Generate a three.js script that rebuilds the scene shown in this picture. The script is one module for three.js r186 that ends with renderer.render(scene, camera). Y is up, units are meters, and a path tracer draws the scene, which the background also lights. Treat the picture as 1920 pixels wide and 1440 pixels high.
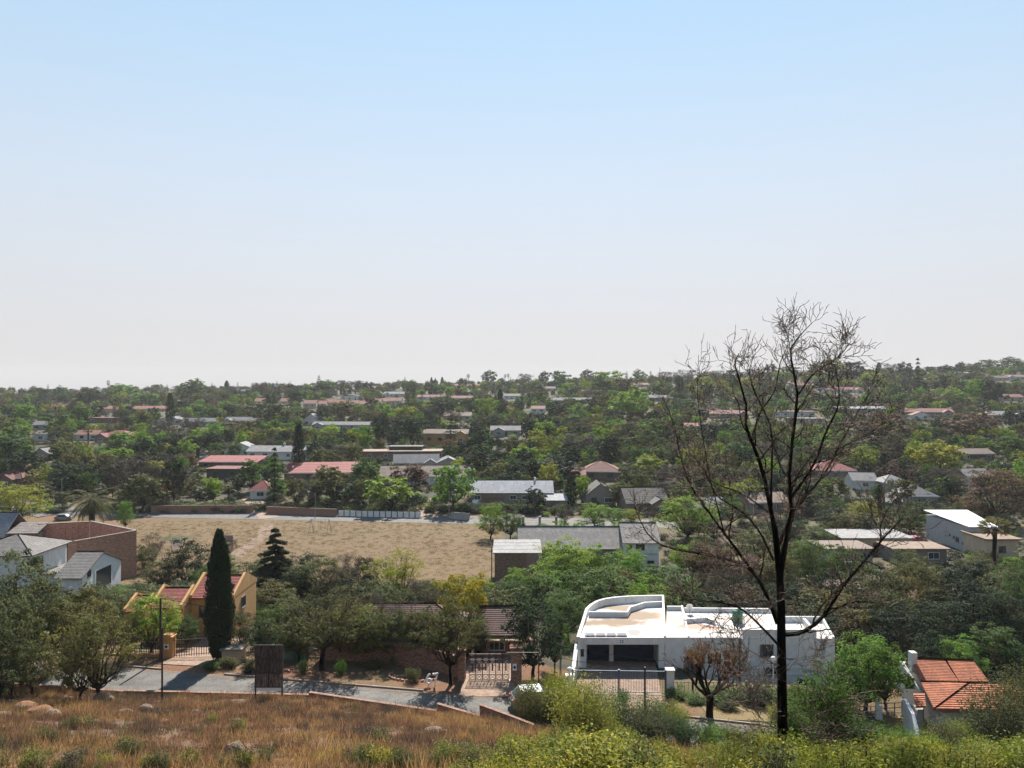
import * as THREE from 'three';
import { mergeGeometries } from 'three/addons/utils/BufferGeometryUtils.js';
import { ImprovedNoise } from 'three/addons/math/ImprovedNoise.js';

// ------------------------------------------------------------------ camera, sky, sun, exposure
const scene = new THREE.Scene();
const FOV = 52, F = 720 / Math.tan(FOV * Math.PI / 360);        // F: focal length in photograph pixels (1920 x 1440)
const camera = new THREE.PerspectiveCamera(FOV, 4 / 3, 0.1, 4000);
camera.position.set(0, 0, 0);
camera.lookAt(0, 0, -100);
const EXPOSURE = 2.3;
const renderer = new THREE.WebGLRenderer({ antialias: true });
renderer.setSize(1024, 768);
renderer.toneMapping = THREE.LinearToneMapping;
renderer.toneMappingExposure = EXPOSURE;
renderer.shadowMap.enabled = true;

const lin = (c) => { c /= 255; return c <= 0.04045 ? c / 12.92 : Math.pow((c + 0.055) / 1.055, 2.4); };
const SUN = new THREE.Vector3(0.1, Math.tan(42 * Math.PI / 180), -1).normalize();
{ // a cloudless, dusty spring sky: pale at the horizon, bluer with height
  const W = 256, H = 512, data = new Float32Array(W * H * 4);
  const stops = [[0, 231, 229, 230], [3, 233, 232, 234], [8, 229, 235, 243], [14, 218, 233, 250], [20, 202, 227, 251], [26, 187, 220, 251], [40, 150, 192, 236], [65, 98, 150, 208], [90, 80, 132, 196]];
  for (let j = 0; j < H; j++) {
    const e = Math.max(0, ((j + 0.5) / H - 0.5) * 180);
    let k = 0; while (k < stops.length - 2 && e > stops[k + 1][0]) k++;
    const a = stops[k], b = stops[k + 1], t = Math.min(1, (e - a[0]) / (b[0] - a[0]));
    for (let i = 0; i < W; i++) {   // dust scatters sunlight forward: the sky is lighter towards the sun
      const az = ((i + 0.5) / W - 0.5) * 2 * Math.PI, er = ((j + 0.5) / H - 0.5) * Math.PI, q = Math.cos(er) * Math.cos(az) * SUN.x + Math.sin(er) * SUN.y + Math.cos(er) * Math.sin(az) * SUN.z, ang = Math.acos(Math.max(-1, Math.min(1, q))) * 57.3, glow = 0.86 + 0.2 * Math.exp(-Math.pow(ang / 46, 2));
      const o = (j * W + i) * 4;
      for (let c = 0; c < 3; c++) data[o + c] = (lin(a[c + 1]) * (1 - t) + lin(b[c + 1]) * t) / EXPOSURE * glow;
      data[o + 3] = 1;
    }
  }
  const t = new THREE.DataTexture(data, W, H, THREE.RGBAFormat, THREE.FloatType);
  t.mapping = THREE.EquirectangularReflectionMapping; t.magFilter = t.minFilter = THREE.LinearFilter; t.needsUpdate = true;
  scene.background = t; scene.environment = t;
}
const sun = new THREE.DirectionalLight(new THREE.Color(1, 0.94, 0.84), 5);
sun.position.copy(SUN).multiplyScalar(900).add(new THREE.Vector3(0, -30, -300));
sun.target.position.set(0, -30, -300);
sun.castShadow = true;
sun.shadow.radius = 1.6; sun.shadow.mapSize.set(4096, 4096);
Object.assign(sun.shadow.camera, { left: -500, right: 500, top: 700, bottom: -700, near: 1, far: 2200 });
scene.add(sun, sun.target);
scene.fog = new THREE.FogExp2(0xececec, 0.00009);

// ------------------------------------------------------------------ small helpers
function rng(seed) { let s = seed >>> 0 || 1; return () => { s = (s + 0x6D2B79F5) | 0; let t = Math.imul(s ^ (s >>> 15), 1 | s); t = (t + Math.imul(t ^ (t >>> 7), 61 | t)) ^ t; return ((t ^ (t >>> 14)) >>> 0) / 4294967296; }; }
const R = rng(20240917);
const rr = (a, b, r = R) => a + (b - a) * r();
const clamp = (v, a, b) => Math.min(b, Math.max(a, v));
const mix = (a, b, t) => a + (b - a) * t;
const sst = (a, b, v) => { const t = clamp((v - a) / (b - a), 0, 1); return t * t * (3 - 2 * t); };
const V = (x, y, z) => new THREE.Vector3(x, y, z);
const PN = new ImprovedNoise();
const noise = (x, y, z = 0.37) => PN.noise(x, y, z);
const fbm = (x, y, o = 4) => { let s = 0, a = 0.5; for (let i = 0; i < o; i++) { s += a * noise(x, y, i * 7.31 + 0.5); x *= 2.03; y *= 2.03; a *= 0.5; } return s; };
const pw = (pts, v) => { if (v <= pts[0][0]) return pts[0][1]; for (let i = 1; i < pts.length; i++) if (v <= pts[i][0]) { const [a, p] = pts[i - 1], [b, q] = pts[i]; return p + (q - p) * (v - a) / (b - a); } return pts[pts.length - 1][1]; };

const taken = {};
function numbered(name) { const n = taken[name] = (taken[name] ?? -1) + 1; return n ? name + '_' + String(n).padStart(3, '0') : name; }
function tag(o, label, category, group, kind) { o.userData.label = label; if (category) o.userData.category = category; if (group) o.userData.group = group; if (kind) o.userData.kind = kind; return o; }
function shadows(o) { o.castShadow = o.receiveShadow = true; return o; }
function thing(name, label, category, pos = [0, 0, 0], turn = 0, group) {
  const o = new THREE.Group(); o.name = numbered(name); o.position.set(...pos); o.rotation.y = turn; tag(o, label, category, group); scene.add(o); return o;
}
function part(name, geo, mat, parent) { const m = shadows(new THREE.Mesh(Array.isArray(geo) ? merge(geo) : geo, mat)); m.name = name; parent.add(m); return m; }
function solo(name, geo, mat, label, category, group) { const m = shadows(new THREE.Mesh(Array.isArray(geo) ? merge(geo) : geo, mat)); m.name = numbered(name); tag(m, label, category, group); scene.add(m); return m; }
function structure(name, geo, mat, label) { const m = shadows(new THREE.Mesh(Array.isArray(geo) ? merge(geo) : geo, mat)); m.name = numbered(name); tag(m, label, null, null, 'structure'); scene.add(m); return m; }

function boxUV(g) { // uv in metres from the face direction
  g = g.index ? g.toNonIndexed() : g; g.computeVertexNormals();
  const p = g.attributes.position, n = g.attributes.normal, uv = new Float32Array(p.count * 2);
  for (let i = 0; i < p.count; i++) {
    const ax = Math.abs(n.getX(i)), ay = Math.abs(n.getY(i)), az = Math.abs(n.getZ(i));
    if (ay >= ax && ay >= az) { uv[2 * i] = p.getX(i); uv[2 * i + 1] = p.getZ(i); }
    else if (ax > az) { uv[2 * i] = p.getZ(i); uv[2 * i + 1] = p.getY(i); }
    else { uv[2 * i] = p.getX(i); uv[2 * i + 1] = p.getY(i); }
  }
  g.setAttribute('uv', new THREE.BufferAttribute(uv, 2)); return g;
}
function merge(list) {
  list = list.map((g) => g.index ? g.toNonIndexed() : g);
  const keep = ['position', 'normal', 'uv', 'color'].filter((k) => list.every((g) => g.attributes[k]));
  for (const g of list) for (const k of Object.keys(g.attributes)) if (!keep.includes(k)) g.deleteAttribute(k);
  return mergeGeometries(list);
}
const box = (w, h, d, x = 0, y = 0, z = 0, ry = 0) => { const g = new THREE.BoxGeometry(w, h, d); if (ry) g.rotateY(ry); g.translate(x, y, z); return boxUV(g); };   // centred
const slab = (x0, x1, y0, y1, z0, z1) => box(x1 - x0, y1 - y0, z1 - z0, (x0 + x1) / 2, (y0 + y1) / 2, (z0 + z1) / 2);
function bar(a, b, w, h = w) { // a square bar between two points
  const d = b.clone().sub(a), L = d.length(), g = new THREE.BoxGeometry(w, h, L);
  const q = new THREE.Quaternion(); const m = new THREE.Matrix4().lookAt(a, b, Math.abs(d.y) > 0.99 * L ? V(1, 0, 0) : V(0, 1, 0)); q.setFromRotationMatrix(m);
  g.applyQuaternion(q); g.translate((a.x + b.x) / 2, (a.y + b.y) / 2, (a.z + b.z) / 2); return boxUV(g);
}
const cyl = (r0, r1, h, n, x = 0, y = 0, z = 0) => { const g = new THREE.CylinderGeometry(r1, r0, h, n); g.translate(x, y + h / 2, z); return g.toNonIndexed(); };
const ball = (r, x, y, z, n = 10) => { const g = new THREE.SphereGeometry(r, n, Math.round(n * 0.7)); g.translate(x, y, z); return g.toNonIndexed(); };
function tri(points) { // flat list of Vector3 triples -> geometry
  const a = new Float32Array(points.length * 3); points.forEach((p, i) => p.toArray(a, i * 3));
  const g = new THREE.BufferGeometry(); g.setAttribute('position', new THREE.BufferAttribute(a, 3)); return boxUV(g);
}
const quad = (a, b, c, d) => [a, b, c, a, c, d];
function tube(pts, radii, sides = 5) { // tapered tube along points, non-indexed, smooth normals
  const rings = [], up = V(0.31, 0.12, 0.94).normalize(), pos = [], nor = [], uv = []; let L = 0;
  for (let i = 0; i < pts.length; i++) {
    const t = pts[Math.min(i + 1, pts.length - 1)].clone().sub(pts[Math.max(i - 1, 0)]).normalize();
    const s = t.clone().cross(up).normalize(), q = s.clone().cross(t); const ring = []; if (i) L += pts[i].distanceTo(pts[i - 1]);
    for (let k = 0; k <= sides; k++) { const a = k / sides * 6.2832, n = s.clone().multiplyScalar(Math.cos(a)).addScaledVector(q, Math.sin(a)); ring.push([pts[i].clone().addScaledVector(n, radii[i]), n, a / 6.2832, L]); }
    rings.push(ring);
  }
  const put = (v) => { pos.push(v[0].x, v[0].y, v[0].z); nor.push(v[1].x, v[1].y, v[1].z); uv.push(v[2] * 1.5, v[3]); };
  for (let i = 0; i + 1 < rings.length; i++) for (let k = 0; k < sides; k++) { const a = rings[i][k], b = rings[i][k + 1], c = rings[i + 1][k + 1], d = rings[i + 1][k]; put(a); put(b); put(c); put(a); put(c); put(d); }
  const g = new THREE.BufferGeometry();
  g.setAttribute('position', new THREE.Float32BufferAttribute(pos, 3)); g.setAttribute('normal', new THREE.Float32BufferAttribute(nor, 3)); g.setAttribute('uv', new THREE.Float32BufferAttribute(uv, 2));
  return g;
}

// ------------------------------------------------------------------ textures and materials
function tex(size, fn, { srgb = true, rep = 1 } = {}) {
  const d = new Uint8Array(size * size * 4);
  for (let j = 0; j < size; j++) for (let i = 0; i < size; i++) { const c = fn(i / size, j / size), o = (j * size + i) * 4; d[o] = clamp(c[0], 0, 255); d[o + 1] = clamp(c[1], 0, 255); d[o + 2] = clamp(c[2], 0, 255); d[o + 3] = 255; }
  const t = new THREE.DataTexture(d, size, size); t.wrapS = t.wrapT = THREE.RepeatWrapping; t.magFilter = THREE.LinearFilter; t.minFilter = THREE.LinearMipmapLinearFilter; t.generateMipmaps = true;
  if (srgb) t.colorSpace = THREE.SRGBColorSpace; t.repeat.set(rep, rep); t.needsUpdate = true; return t;
}
// tileable noise: value noise with wrapping lattice
function wrapNoise(seed, n) { const r = rng(seed), g = Array.from({ length: n * n }, () => r()); return (u, v) => { const x = u * n, y = v * n, i = Math.floor(x), j = Math.floor(y), fx = x - i, fy = y - j, sx = fx * fx * (3 - 2 * fx), sy = fy * fy * (3 - 2 * fy), at = (a, b) => g[((b % n + n) % n) * n + (a % n + n) % n]; return mix(mix(at(i, j), at(i + 1, j), sx), mix(at(i, j + 1), at(i + 1, j + 1), sx), sy); }; }
const wn = [4, 9, 21, 50, 110, 230].map((n, i) => wrapNoise(11 + i, n));
const wf = (u, v, from = 0, to = 6) => { let s = 0, a = 0; for (let i = from; i < to; i++) { s += wn[i](u, v); a++; } return s / a; };
const rep = (t, r) => { const c = t.clone(); c.repeat.set(r, r); c.needsUpdate = true; return c; };
const texGround = tex(512, (u, v) => { const a = wf(u, v, 1, 6), b = wf(v, u, 2, 6); const k = 150 + 70 * (a - 0.5) + 60 * (wn[4](u, v) - 0.5) + 130 * (wn[5](u, v) - 0.5); return [k + 40 * (b - 0.5) + 22, k + 12, k - 30 * (b - 0.5)]; });
const texGroundB = tex(512, (u, v) => { const k = 255 * clamp(wf(u, v, 2, 6), 0, 1); return [k, k, k]; }, { srgb: false });
const texAsphalt = tex(512, (u, v) => { const k = 205 + 110 * (wf(u, v, 0, 3) - 0.5) + 75 * (wn[5](u, v) - 0.5) + 40 * (wn[4](u, v) - 0.5); return [k + 3, k, k - 4]; });
const texPlaster = tex(512, (u, v) => { const st = wn[4](u, 0.13) * wn[1](u, v); const k = 224 + 44 * (wf(u, v, 0, 3) - 0.5) + 18 * (wn[5](u, v) - 0.5) - 60 * Math.max(0, st - 0.4); return [k + 2, k, k - 4]; });
const texRoof = tex(512, (u, v) => { const k = 200 + 90 * (wf(u, v, 0, 4) - 0.5) + 70 * (wn[4](u, v) - 0.5); return [k + 4, k, k - 2]; });
const texBrick = tex(512, (u, v) => { // 2 m x 2 m of brickwork: 28 courses
  const row = Math.floor(v * 28), fv = v * 28 - row, x = u * 9 + (row % 2) * 0.5, col = Math.floor(x), fu = x - col, joint = fv < 0.13 || fu < 0.05;
  const r = rng(row * 131 + ((col % 9) + 9) % 9 * 17 + 5)(); const k = joint ? 190 : 150 + 80 * (r - 0.5) + 40 * (wn[5](u, v) - 0.5); return joint ? [k, k * 0.92, k * 0.84] : [k * 1.18, k * 0.8, k * 0.62];
});
const texBark = tex(256, (u, v) => { const k = 160 + 150 * (wn[3](u, v * 0.2) - 0.5) + 80 * (wn[4](u, v) - 0.5); return [k + 6, k, k - 6]; });
const texLeaf = null;

const mats = {};
const M = (name, color, o = {}) => { const m = new THREE.MeshStandardMaterial({ roughness: 0.9, side: THREE.DoubleSide, ...o }); m.color.setRGB(...color); m.name = name; return mats[name] = m; };
const plaster = (name, c) => M(name, c, { map: rep(texPlaster, 0.16), roughness: 0.92, bumpMap: rep(texGroundB, 1.2), bumpScale: 0.006 });
const roofMat = (name, c) => M(name, c, { map: rep(texRoof, 0.13), roughness: 0.85 });
const sharedRoofTex = rep(texRoof, 0.11), sharedPlasterTex = rep(texPlaster, 0.13);
const farRoof = (name, c) => M(name, c, { map: sharedRoofTex, roughness: 0.85 }), farWall = (name, c) => M(name, c, { map: sharedPlasterTex });
const asphalt = M('asphalt', [0.14, 0.132, 0.122], { map: rep(texAsphalt, 0.09), bumpMap: rep(texGroundB, 0.8), bumpScale: 0.008, roughness: 0.88 });
const paving = M('paving', [0.34, 0.225, 0.16], { map: rep(texAsphalt, 0.3), bumpMap: rep(texGroundB, 1.1), bumpScale: 0.012 });
const concrete = M('concrete', [0.31, 0.275, 0.235], { map: rep(texAsphalt, 0.2), bumpMap: rep(texGroundB, 1), bumpScale: 0.006 });
const brick = M('brick', [0.46, 0.52, 0.55], { map: rep(texBrick, 0.5), roughness: 0.93 });
const brickLight = M('brick_light', [0.85, 0.82, 0.85], { map: rep(texBrick, 0.5), roughness: 0.93 });
const white = plaster('white_plaster', [0.80, 0.80, 0.79]);
const ochre = plaster('ochre_plaster', [0.62, 0.34, 0.13]);
const grey = plaster('grey_plaster', [0.36, 0.35, 0.34]);
const iron = M('iron', [0.03, 0.025, 0.025], { roughness: 0.6, metalness: 0.3 });
const ironBrown = M('iron_brown', [0.06, 0.03, 0.025], { roughness: 0.6 });
const steel = M('steel', [0.25, 0.26, 0.28], { roughness: 0.5, metalness: 0.5 });
const wood = M('wood_pole', [0.11, 0.085, 0.065], { map: rep(texBark, 0.8), roughness: 0.95 });
const glass = M('window_glass', [0.03, 0.04, 0.05], { roughness: 0.08 });
const frameWhite = M('frame_white', [0.7, 0.7, 0.68], { roughness: 0.6 });
const frameDark = M('frame_dark', [0.08, 0.07, 0.06], { roughness: 0.6 });
// ------------------------------------------------------------------ terrain: Z is the distance ahead of the camera (world z = -Z)
const zc = (x) => x < 0 ? 61.8 - 0.177 * Math.max(x, -58) - 0.05 * Math.min(0, x + 58) : 61.8 - 0.24 * Math.min(x, 24);   // middle of the street
const zw = (x) => zc(x) - 4.1;                                                                                    // garden wall on the near side of the street
const roadY = (x) => -26.1 - 0.012 * clamp(x, -70, 70);
const VALLEY = [[66, -26.3], [76, -26.5], [80, -26.9], [90, -27.6], [100, -29.2], [115, -31.6], [130, -33.6], [145, -34.2], [190, -34.6], [207, -34.5], [216, -34.1], [250, -32.7], [300, -30.4], [350, -28.3], [450, -24.3], [550, -19.8], [650, -15.8], [800, -9.5], [950, -3.8], [1010, -3.6], [1150, -9], [1400, -24], [1800, -40]];
const HILLTOP = [[-78, -25.2], [-31, -25.0], [-15.6, -24.2], [-5.6, -24.75], [-2, -24.8], [2, -25.2]];
function ground(x, Z) {
  const w = zw(x), ry = roadY(x), hasWall = 1 - sst(1.5, 6, x);
  if (Z < w) {
    const end = mix(ry + 0.12, pw(HILLTOP, x), hasWall), t = Z / w;
    let h = Z < 0 ? -1.8 - Z * 0.33 : pw([[0, -1.8], [12, -7.1], [27, -13 - 0.25 * sst(5, 20, x)], [w, end]], Z);
    const k = sst(0.02, 0.2, t) * (1 - sst(0.93, 1, t));
    h += k * (0.5 * fbm(x * 0.09 + 3, Z * 0.09) + 0.22 * fbm(x * 0.6, Z * 0.6 + 9, 3));
    h -= 1.3 * sst(18, 36, x) * sst(40, 62, Z);
    return h;
  }
  const far = zc(x) + 3.5;
  let v = pw(VALLEY, Z + 2.5 * sst(0, 60, Math.abs(x)) * (Z < 120 ? 0 : 1));
  v -= 3.1 * sst(15, 22, x) * sst(69, 75, Z) * (1 - sst(100, 135, Z));
  v -= 1.3 * sst(18, 36, x) * (1 - sst(62, 75, Z));
  if (Z > 280) { const s = sst(280, 950, Z), q = clamp(x / (0.65 * Z), -1.6, 1.6); v += s * (q > 0 ? 19 * q : 11 * q) + sst(280, 420, Z) * (3.2 * fbm(x * 0.008, Z * 0.008 + 4, 3)); }
  if (Z > 85 && Z < 134) v += 0.8 * sst(85, 95, Z) * (1 - sst(124, 134, Z)) * fbm(x * 0.06, Z * 0.06, 3);
  if (Z < far) return ry - 1.3 * sst(18, 36, x);
  const d = Z - far, k = sst(0, 9, d);
  const pad = sst(2.5, 4.5, x) * (1 - sst(15.5, 17.5, x)) * sst(63, 68, Z) * (1 - sst(84, 90, Z));   // the villa's sunken drive
  return mix(ry - 0.02 * d - 1.3 * sst(18, 36, x), v, k) - 0.62 * pad + 0.06 * k * fbm(x * 0.5, Z * 0.5, 2);
}
const gy = (x, z) => ground(x, -z);
function hit(px, py, dy = 0) { // where the sight line through a photograph pixel meets the ground raised by dy
  const dx = (px - 960) / F, dv = (720 - py) / F; let prev = 18;
  for (let Z = 18; Z < 1500; Z *= 1.006) {
    if (ground(dx * Z, Z) + dy >= dv * Z) { let a = prev, b = Z; for (let i = 0; i < 18; i++) { const m = (a + b) / 2; if (ground(dx * m, m) + dy >= dv * m) b = m; else a = m; } return { x: dx * b, z: -b, Z: b, y: ground(dx * b, b) }; }
    prev = Z;
  }
  const Z = 940; return { x: dx * Z, z: -Z, Z, y: ground(dx * Z, Z) };
}
const onPlane = (px, py, y) => { const Z = y * F / (720 - py); return V((px - 960) / F * Z, y, -Z); };   // point of a level plane
const atZ = (px, Z) => (px - 960) / F * Z;

const inField = (x, Z) => { const e = 3 * noise(x * 0.08, Z * 0.08); return Z > 132 + e && Z < 193.8 - 0.11 * (x + 4) + e * 0.25 && x < -3 + e * 0.6 && x > -68 - (Z - 138) * 0.5 + e * 0.3; };
{
  const rows = []; const run = (a, b, s) => { for (let z = a; z < b - 1e-6; z += s) rows.push(z); };
  run(-70, 0, 7); run(0, 20, 1.2); run(20, 76, 0.55); run(76, 140, 1.3); run(140, 225, 2); run(225, 420, 6); run(420, 1000, 14); run(1000, 1800, 60); rows.push(1800);
  const NC = 190, pos = [], col = [], uv = [], idx = [];
  const C = { earth: [0.125, 0.078, 0.05], gold: [0.19, 0.12, 0.055], red: [0.22, 0.105, 0.06], litter: [0.045, 0.04, 0.025], lawn: [0.07, 0.085, 0.028], dryLawn: [0.20, 0.145, 0.065], field: [0.19, 0.134, 0.056], fieldRed: [0.182, 0.116, 0.056], fieldGreen: [0.125, 0.108, 0.04] };
  const mx = (a, b, t) => a.map((v, i) => mix(v, b[i], clamp(t, 0, 1)));
  for (const Z of rows) for (let c = 0; c <= NC; c++) {
    const u = c / NC * 2 - 1, x = (0.55 * u + 0.45 * u * u * u) * (75 + 0.95 * Math.max(Z, 0)), y = ground(x, Z);
    pos.push(x, y, -Z); uv.push(x * 0.22, Z * 0.22);
    let k; const n1 = fbm(x * 0.13, Z * 0.13) * 1.6, n2 = fbm(x * 0.5 + 40, Z * 0.5) * 1.6;
    if (Z < zw(x)) { k = mx(C.earth, C.gold, 0.4 + n1); k = mx(k, C.red, 0.25 + n2 * 0.8); if (x > 8) k = mx(k, C.dryLawn, 0.3 + n1); }
    else if (Z < zc(x) + 14) { k = mx(C.red, C.dryLawn, 0.45 + n1 * 1.4 + n2 * 0.5); if (x > 15 || x < -36) k = mx(C.dryLawn, C.lawn, 0.1 + n1); }
    else if (Z < 132) { k = mx(C.litter, C.dryLawn, 0.02 + n1 * 0.6); k = mx(k, C.lawn, 0.35 + n2 * 0.5); if (x > 60) k = mx(k, C.red, 0.55 + n1); }
    else if (inField(x, Z)) { k = mx(C.field, C.fieldGreen, fbm(x * 0.045, Z * 0.06) * 1.2 - 0.1 + 0.45 * (1 - sst(0, 9, Math.abs(Z - 181 - 2 * n1)))); k = mx(k, C.fieldRed, 0.2 + 0.6 * fbm(x * 0.05 + 11, Z * 0.05) + 0.4 * (1 - sst(0, 8, Math.abs(Z - 165)))); if (Math.hypot((x + 75) / 4, (Z - 176) / 3) < 1) k = C.lawn; }
    else if (Z < 212) k = x < -2 ? mx(C.dryLawn, C.red, 0.2 + n1) : mx(mx(C.litter, C.lawn, 0.4 + n1), C.dryLawn, 0.15 + n2 + n1);
    else { k = mx(C.litter, C.lawn, 0.4 + n1 * 1.3); k = mx(k, C.dryLawn, fbm(x * 0.03, Z * 0.03) * 1.8 - 0.1); }
    col.push(...k);
  }
  const W = NC + 1;
  for (let r = 0; r + 1 < rows.length; r++) for (let c = 0; c < NC; c++) { const a = r * W + c, b = a + 1, d = a + W, e = d + 1; idx.push(a, b, e, a, e, d); }
  const g = new THREE.BufferGeometry();
  g.setAttribute('position', new THREE.Float32BufferAttribute(pos, 3)); g.setAttribute('color', new THREE.Float32BufferAttribute(col, 3)); g.setAttribute('uv', new THREE.Float32BufferAttribute(uv, 2)); g.setIndex(idx); g.computeVertexNormals();
  const m = new THREE.MeshStandardMaterial({ vertexColors: true, map: rep(texGround, 1), bumpMap: rep(texGroundB, 2.3), bumpScale: 0.03, roughness: 1, side: THREE.DoubleSide }); m.color.setRGB(1.4, 1.4, 1.4);
  structure('ground', g, m, 'dry hillside, valley floor and suburban slope');
}
// a strip laid on the ground along a line of [x, Z], lifted slightly
function strip(line, width, lift, step = 1.2, across = 4) {
  const pts = []; for (let i = 0; i + 1 < line.length; i++) { const [a, b] = [line[i], line[i + 1]], L = Math.hypot(b[0] - a[0], b[1] - a[1]), n = Math.max(1, Math.ceil(L / step)); for (let k = 0; k < n; k++) pts.push([mix(a[0], b[0], k / n), mix(a[1], b[1], k / n)]); } pts.push(line[line.length - 1]);
  const pos = [], uv = [], idx = []; let s = 0;
  pts.forEach((p, i) => { const a = pts[Math.max(0, i - 1)], b = pts[Math.min(pts.length - 1, i + 1)], l = Math.hypot(b[0] - a[0], b[1] - a[1]) || 1, nx = -(b[1] - a[1]) / l, nz = (b[0] - a[0]) / l, w = typeof width === 'function' ? width(p[0]) : width; if (i) s += Math.hypot(p[0] - pts[i - 1][0], p[1] - pts[i - 1][1]);
    for (let k = 0; k <= across; k++) { const o = (k / across - 0.5) * w, x = p[0] + nx * o, Z = p[1] + nz * o; pos.push(x, ground(x, Z) + lift, -Z); uv.push(s, o); } });
  const W = across + 1; for (let i = 0; i + 1 < pts.length; i++) for (let k = 0; k < across; k++) { const a = i * W + k; idx.push(a, a + 1, a + W + 1, a, a + W + 1, a + W); }
  const g = new THREE.BufferGeometry(); g.setAttribute('position', new THREE.Float32BufferAttribute(pos, 3)); g.setAttribute('uv', new THREE.Float32BufferAttribute(uv, 2)); g.setIndex(idx); g.computeVertexNormals(); return g;
}
{
  const line = []; for (let x = -78; x <= 60; x += 3) line.push([x, zc(x)]);
  structure('road', strip(line, 6.7, 0.035, 1, 6), asphalt, 'grey asphalt street at the foot of the grassy slope');
  const kerb = []; for (let x = -78; x < 58; x += 1.5) { if (x > -31.6 && x < -26.2) continue; if (x > -8.5 && x < -0.8) continue; if (x > 4.6 && x < 13.4) continue; const a = V(x, roadY(x) + 0.06 - 1.3 * sst(18, 36, x), -(zc(x) + 3.45)), b = V(x + 1.49, roadY(x + 1.5) + 0.06 - 1.3 * sst(18, 36, x + 1.5), -(zc(x + 1.5) + 3.45)); kerb.push(bar(a, b, 0.16, 0.2)); }
  structure('kerb', kerb, concrete, 'pale concrete kerb along the far edge of the street');
  // gravel and dust drifted onto both edges of the street, with a ragged outline
  for (const [sd, seed, lb] of [[1, 3.1, 'ragged band of pink dust and gravel on the far edge of the street'], [-1, 9.7, 'ragged band of dust along the wall side of the street']]) { const pos = [], uv = [], idx = []; let i = 0; for (let x = -78; x <= 40; x += 0.35, i++) { const e = 0.35 + 0.45 * Math.abs(fbm(x * 0.35, seed, 4)) * 2 + 0.2 * noise(x * 3, seed), Z0 = zc(x) + sd * 3.38, Z1 = zc(x) + sd * (3.38 - e); for (const Z of [Z0, Z1]) { pos.push(x, ground(x, Z) + 0.041, -Z); uv.push(x * 0.5, Z * 0.5); } if (i) { const a = (i - 1) * 2; idx.push(a, a + 1, a + 3, a, a + 3, a + 2); } } const g = new THREE.BufferGeometry(); g.setAttribute('position', new THREE.Float32BufferAttribute(pos, 3)); g.setAttribute('uv', new THREE.Float32BufferAttribute(uv, 2)); g.setIndex(idx); g.computeVertexNormals(); structure('road_dust', g, M('road_dust' + sd, [0.29, 0.2, 0.14], { map: rep(texGround, 1) }), lb); }
  const back = []; for (let x = -180; x <= 40; x += 4) back.push([x, 199 - 0.11 * (x + 4)]);
  structure('road', strip(back, 10.5, 0.05, 4, 5), asphalt, 'grey street running behind the dry playing field');
  const p = []; for (let i = 0; i <= 10; i++) { const t = i / 10, q = hit(mix(500, 452, t), mix(982, 1046, t)); p.push([q.x + 1.2 * Math.sin(t * 5), q.Z]); }
  structure('path', strip(p, 3, 0.04, 2, 3), M('path_dirt', [0.31, 0.205, 0.135], { map: rep(texGround, 0.3) }), 'trodden pinkish dirt path crossing the playing field');
  const q = []; for (let i = 0; i <= 8; i++) { const r = hit(mix(505, 470, i / 8), mix(972, 935, i / 8)); q.push([r.x, r.Z]); }
  structure('driveway', strip(q, 5, 0.09, 2, 3), paving, 'pink paved drive climbing to the red roofed garage');
  const hill = (list, w, lb) => structure('road', strip(list.map(([a, b]) => { const r = hit(a, b); return [r.x, r.Z]; }), w, 0.12, 6, 3), asphalt, lb);
  hill([[372, 838], [386, 846], [394, 862], [402, 880]], 7, 'short grey side street between two dark cypresses');
  hill([[60, 968], [140, 955], [215, 962]], 6, 'side street curving past the date palm');
  hill([[1000, 842], [1040, 850], [1110, 858]], 6, 'pale side street behind the dark garden trees');
  hill([[932, 735], [930, 748], [926, 765]], 6, 'pale street climbing the distant hillside');
}
// ------------------------------------------------------------------ plants
const leafMat = (name, c, through = 0.42) => { const m = new THREE.MeshPhysicalMaterial({ vertexColors: true, roughness: 0.95, transmission: through, thickness: 0, side: THREE.DoubleSide, specularIntensity: 0.35 }); m.color.setRGB(...c); m.name = name; return m; };
const KINDS = { // base colours (linear) with a few tints of each
  bright: [[0.165, 0.265, 0.02], [0.12, 0.225, 0.022], [0.20, 0.285, 0.024]],
  yellow: [[0.23, 0.25, 0.018], [0.19, 0.23, 0.018], [0.25, 0.245, 0.03]],
  mid: [[0.064, 0.115, 0.016], [0.078, 0.128, 0.018], [0.052, 0.1, 0.019]],
  olive: [[0.098, 0.102, 0.024], [0.078, 0.09, 0.026], [0.115, 0.105, 0.028]],
  dark: [[0.018, 0.036, 0.012], [0.024, 0.042, 0.014], [0.02, 0.034, 0.016]],
  twig: [[0.075, 0.06, 0.045], [0.068, 0.058, 0.042], [0.09, 0.07, 0.052]],
  rust: [[0.125, 0.07, 0.036], [0.10, 0.064, 0.036], [0.11, 0.062, 0.042]],
  sparse: [[0.135, 0.135, 0.03]], gold: [[0.30, 0.25, 0.015]], wattle: [[0.105, 0.125, 0.05]], weed: [[0.30, 0.27, 0.02], [0.25, 0.25, 0.022], [0.18, 0.20, 0.025]],
};
const leafMats = {}; for (const [k, l] of Object.entries(KINDS)) leafMats[k] = l.map((c, i) => leafMat('leaf_' + k + i, c, k === 'dark' ? 0.25 : k === 'twig' ? 0.1 : 0.42));
const barkMat = M('bark', [0.16, 0.125, 0.10], { map: rep(texBark, 1) }), barkDark = M('bark_dark', [0.27, 0.2, 0.165], { map: rep(texBark, 1), bumpMap: rep(texBark, 1), bumpScale: 0.02, roughness: 0.97 }), barkPale = M('bark_pale', [0.26, 0.22, 0.18], { map: rep(texBark, 1) });

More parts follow.
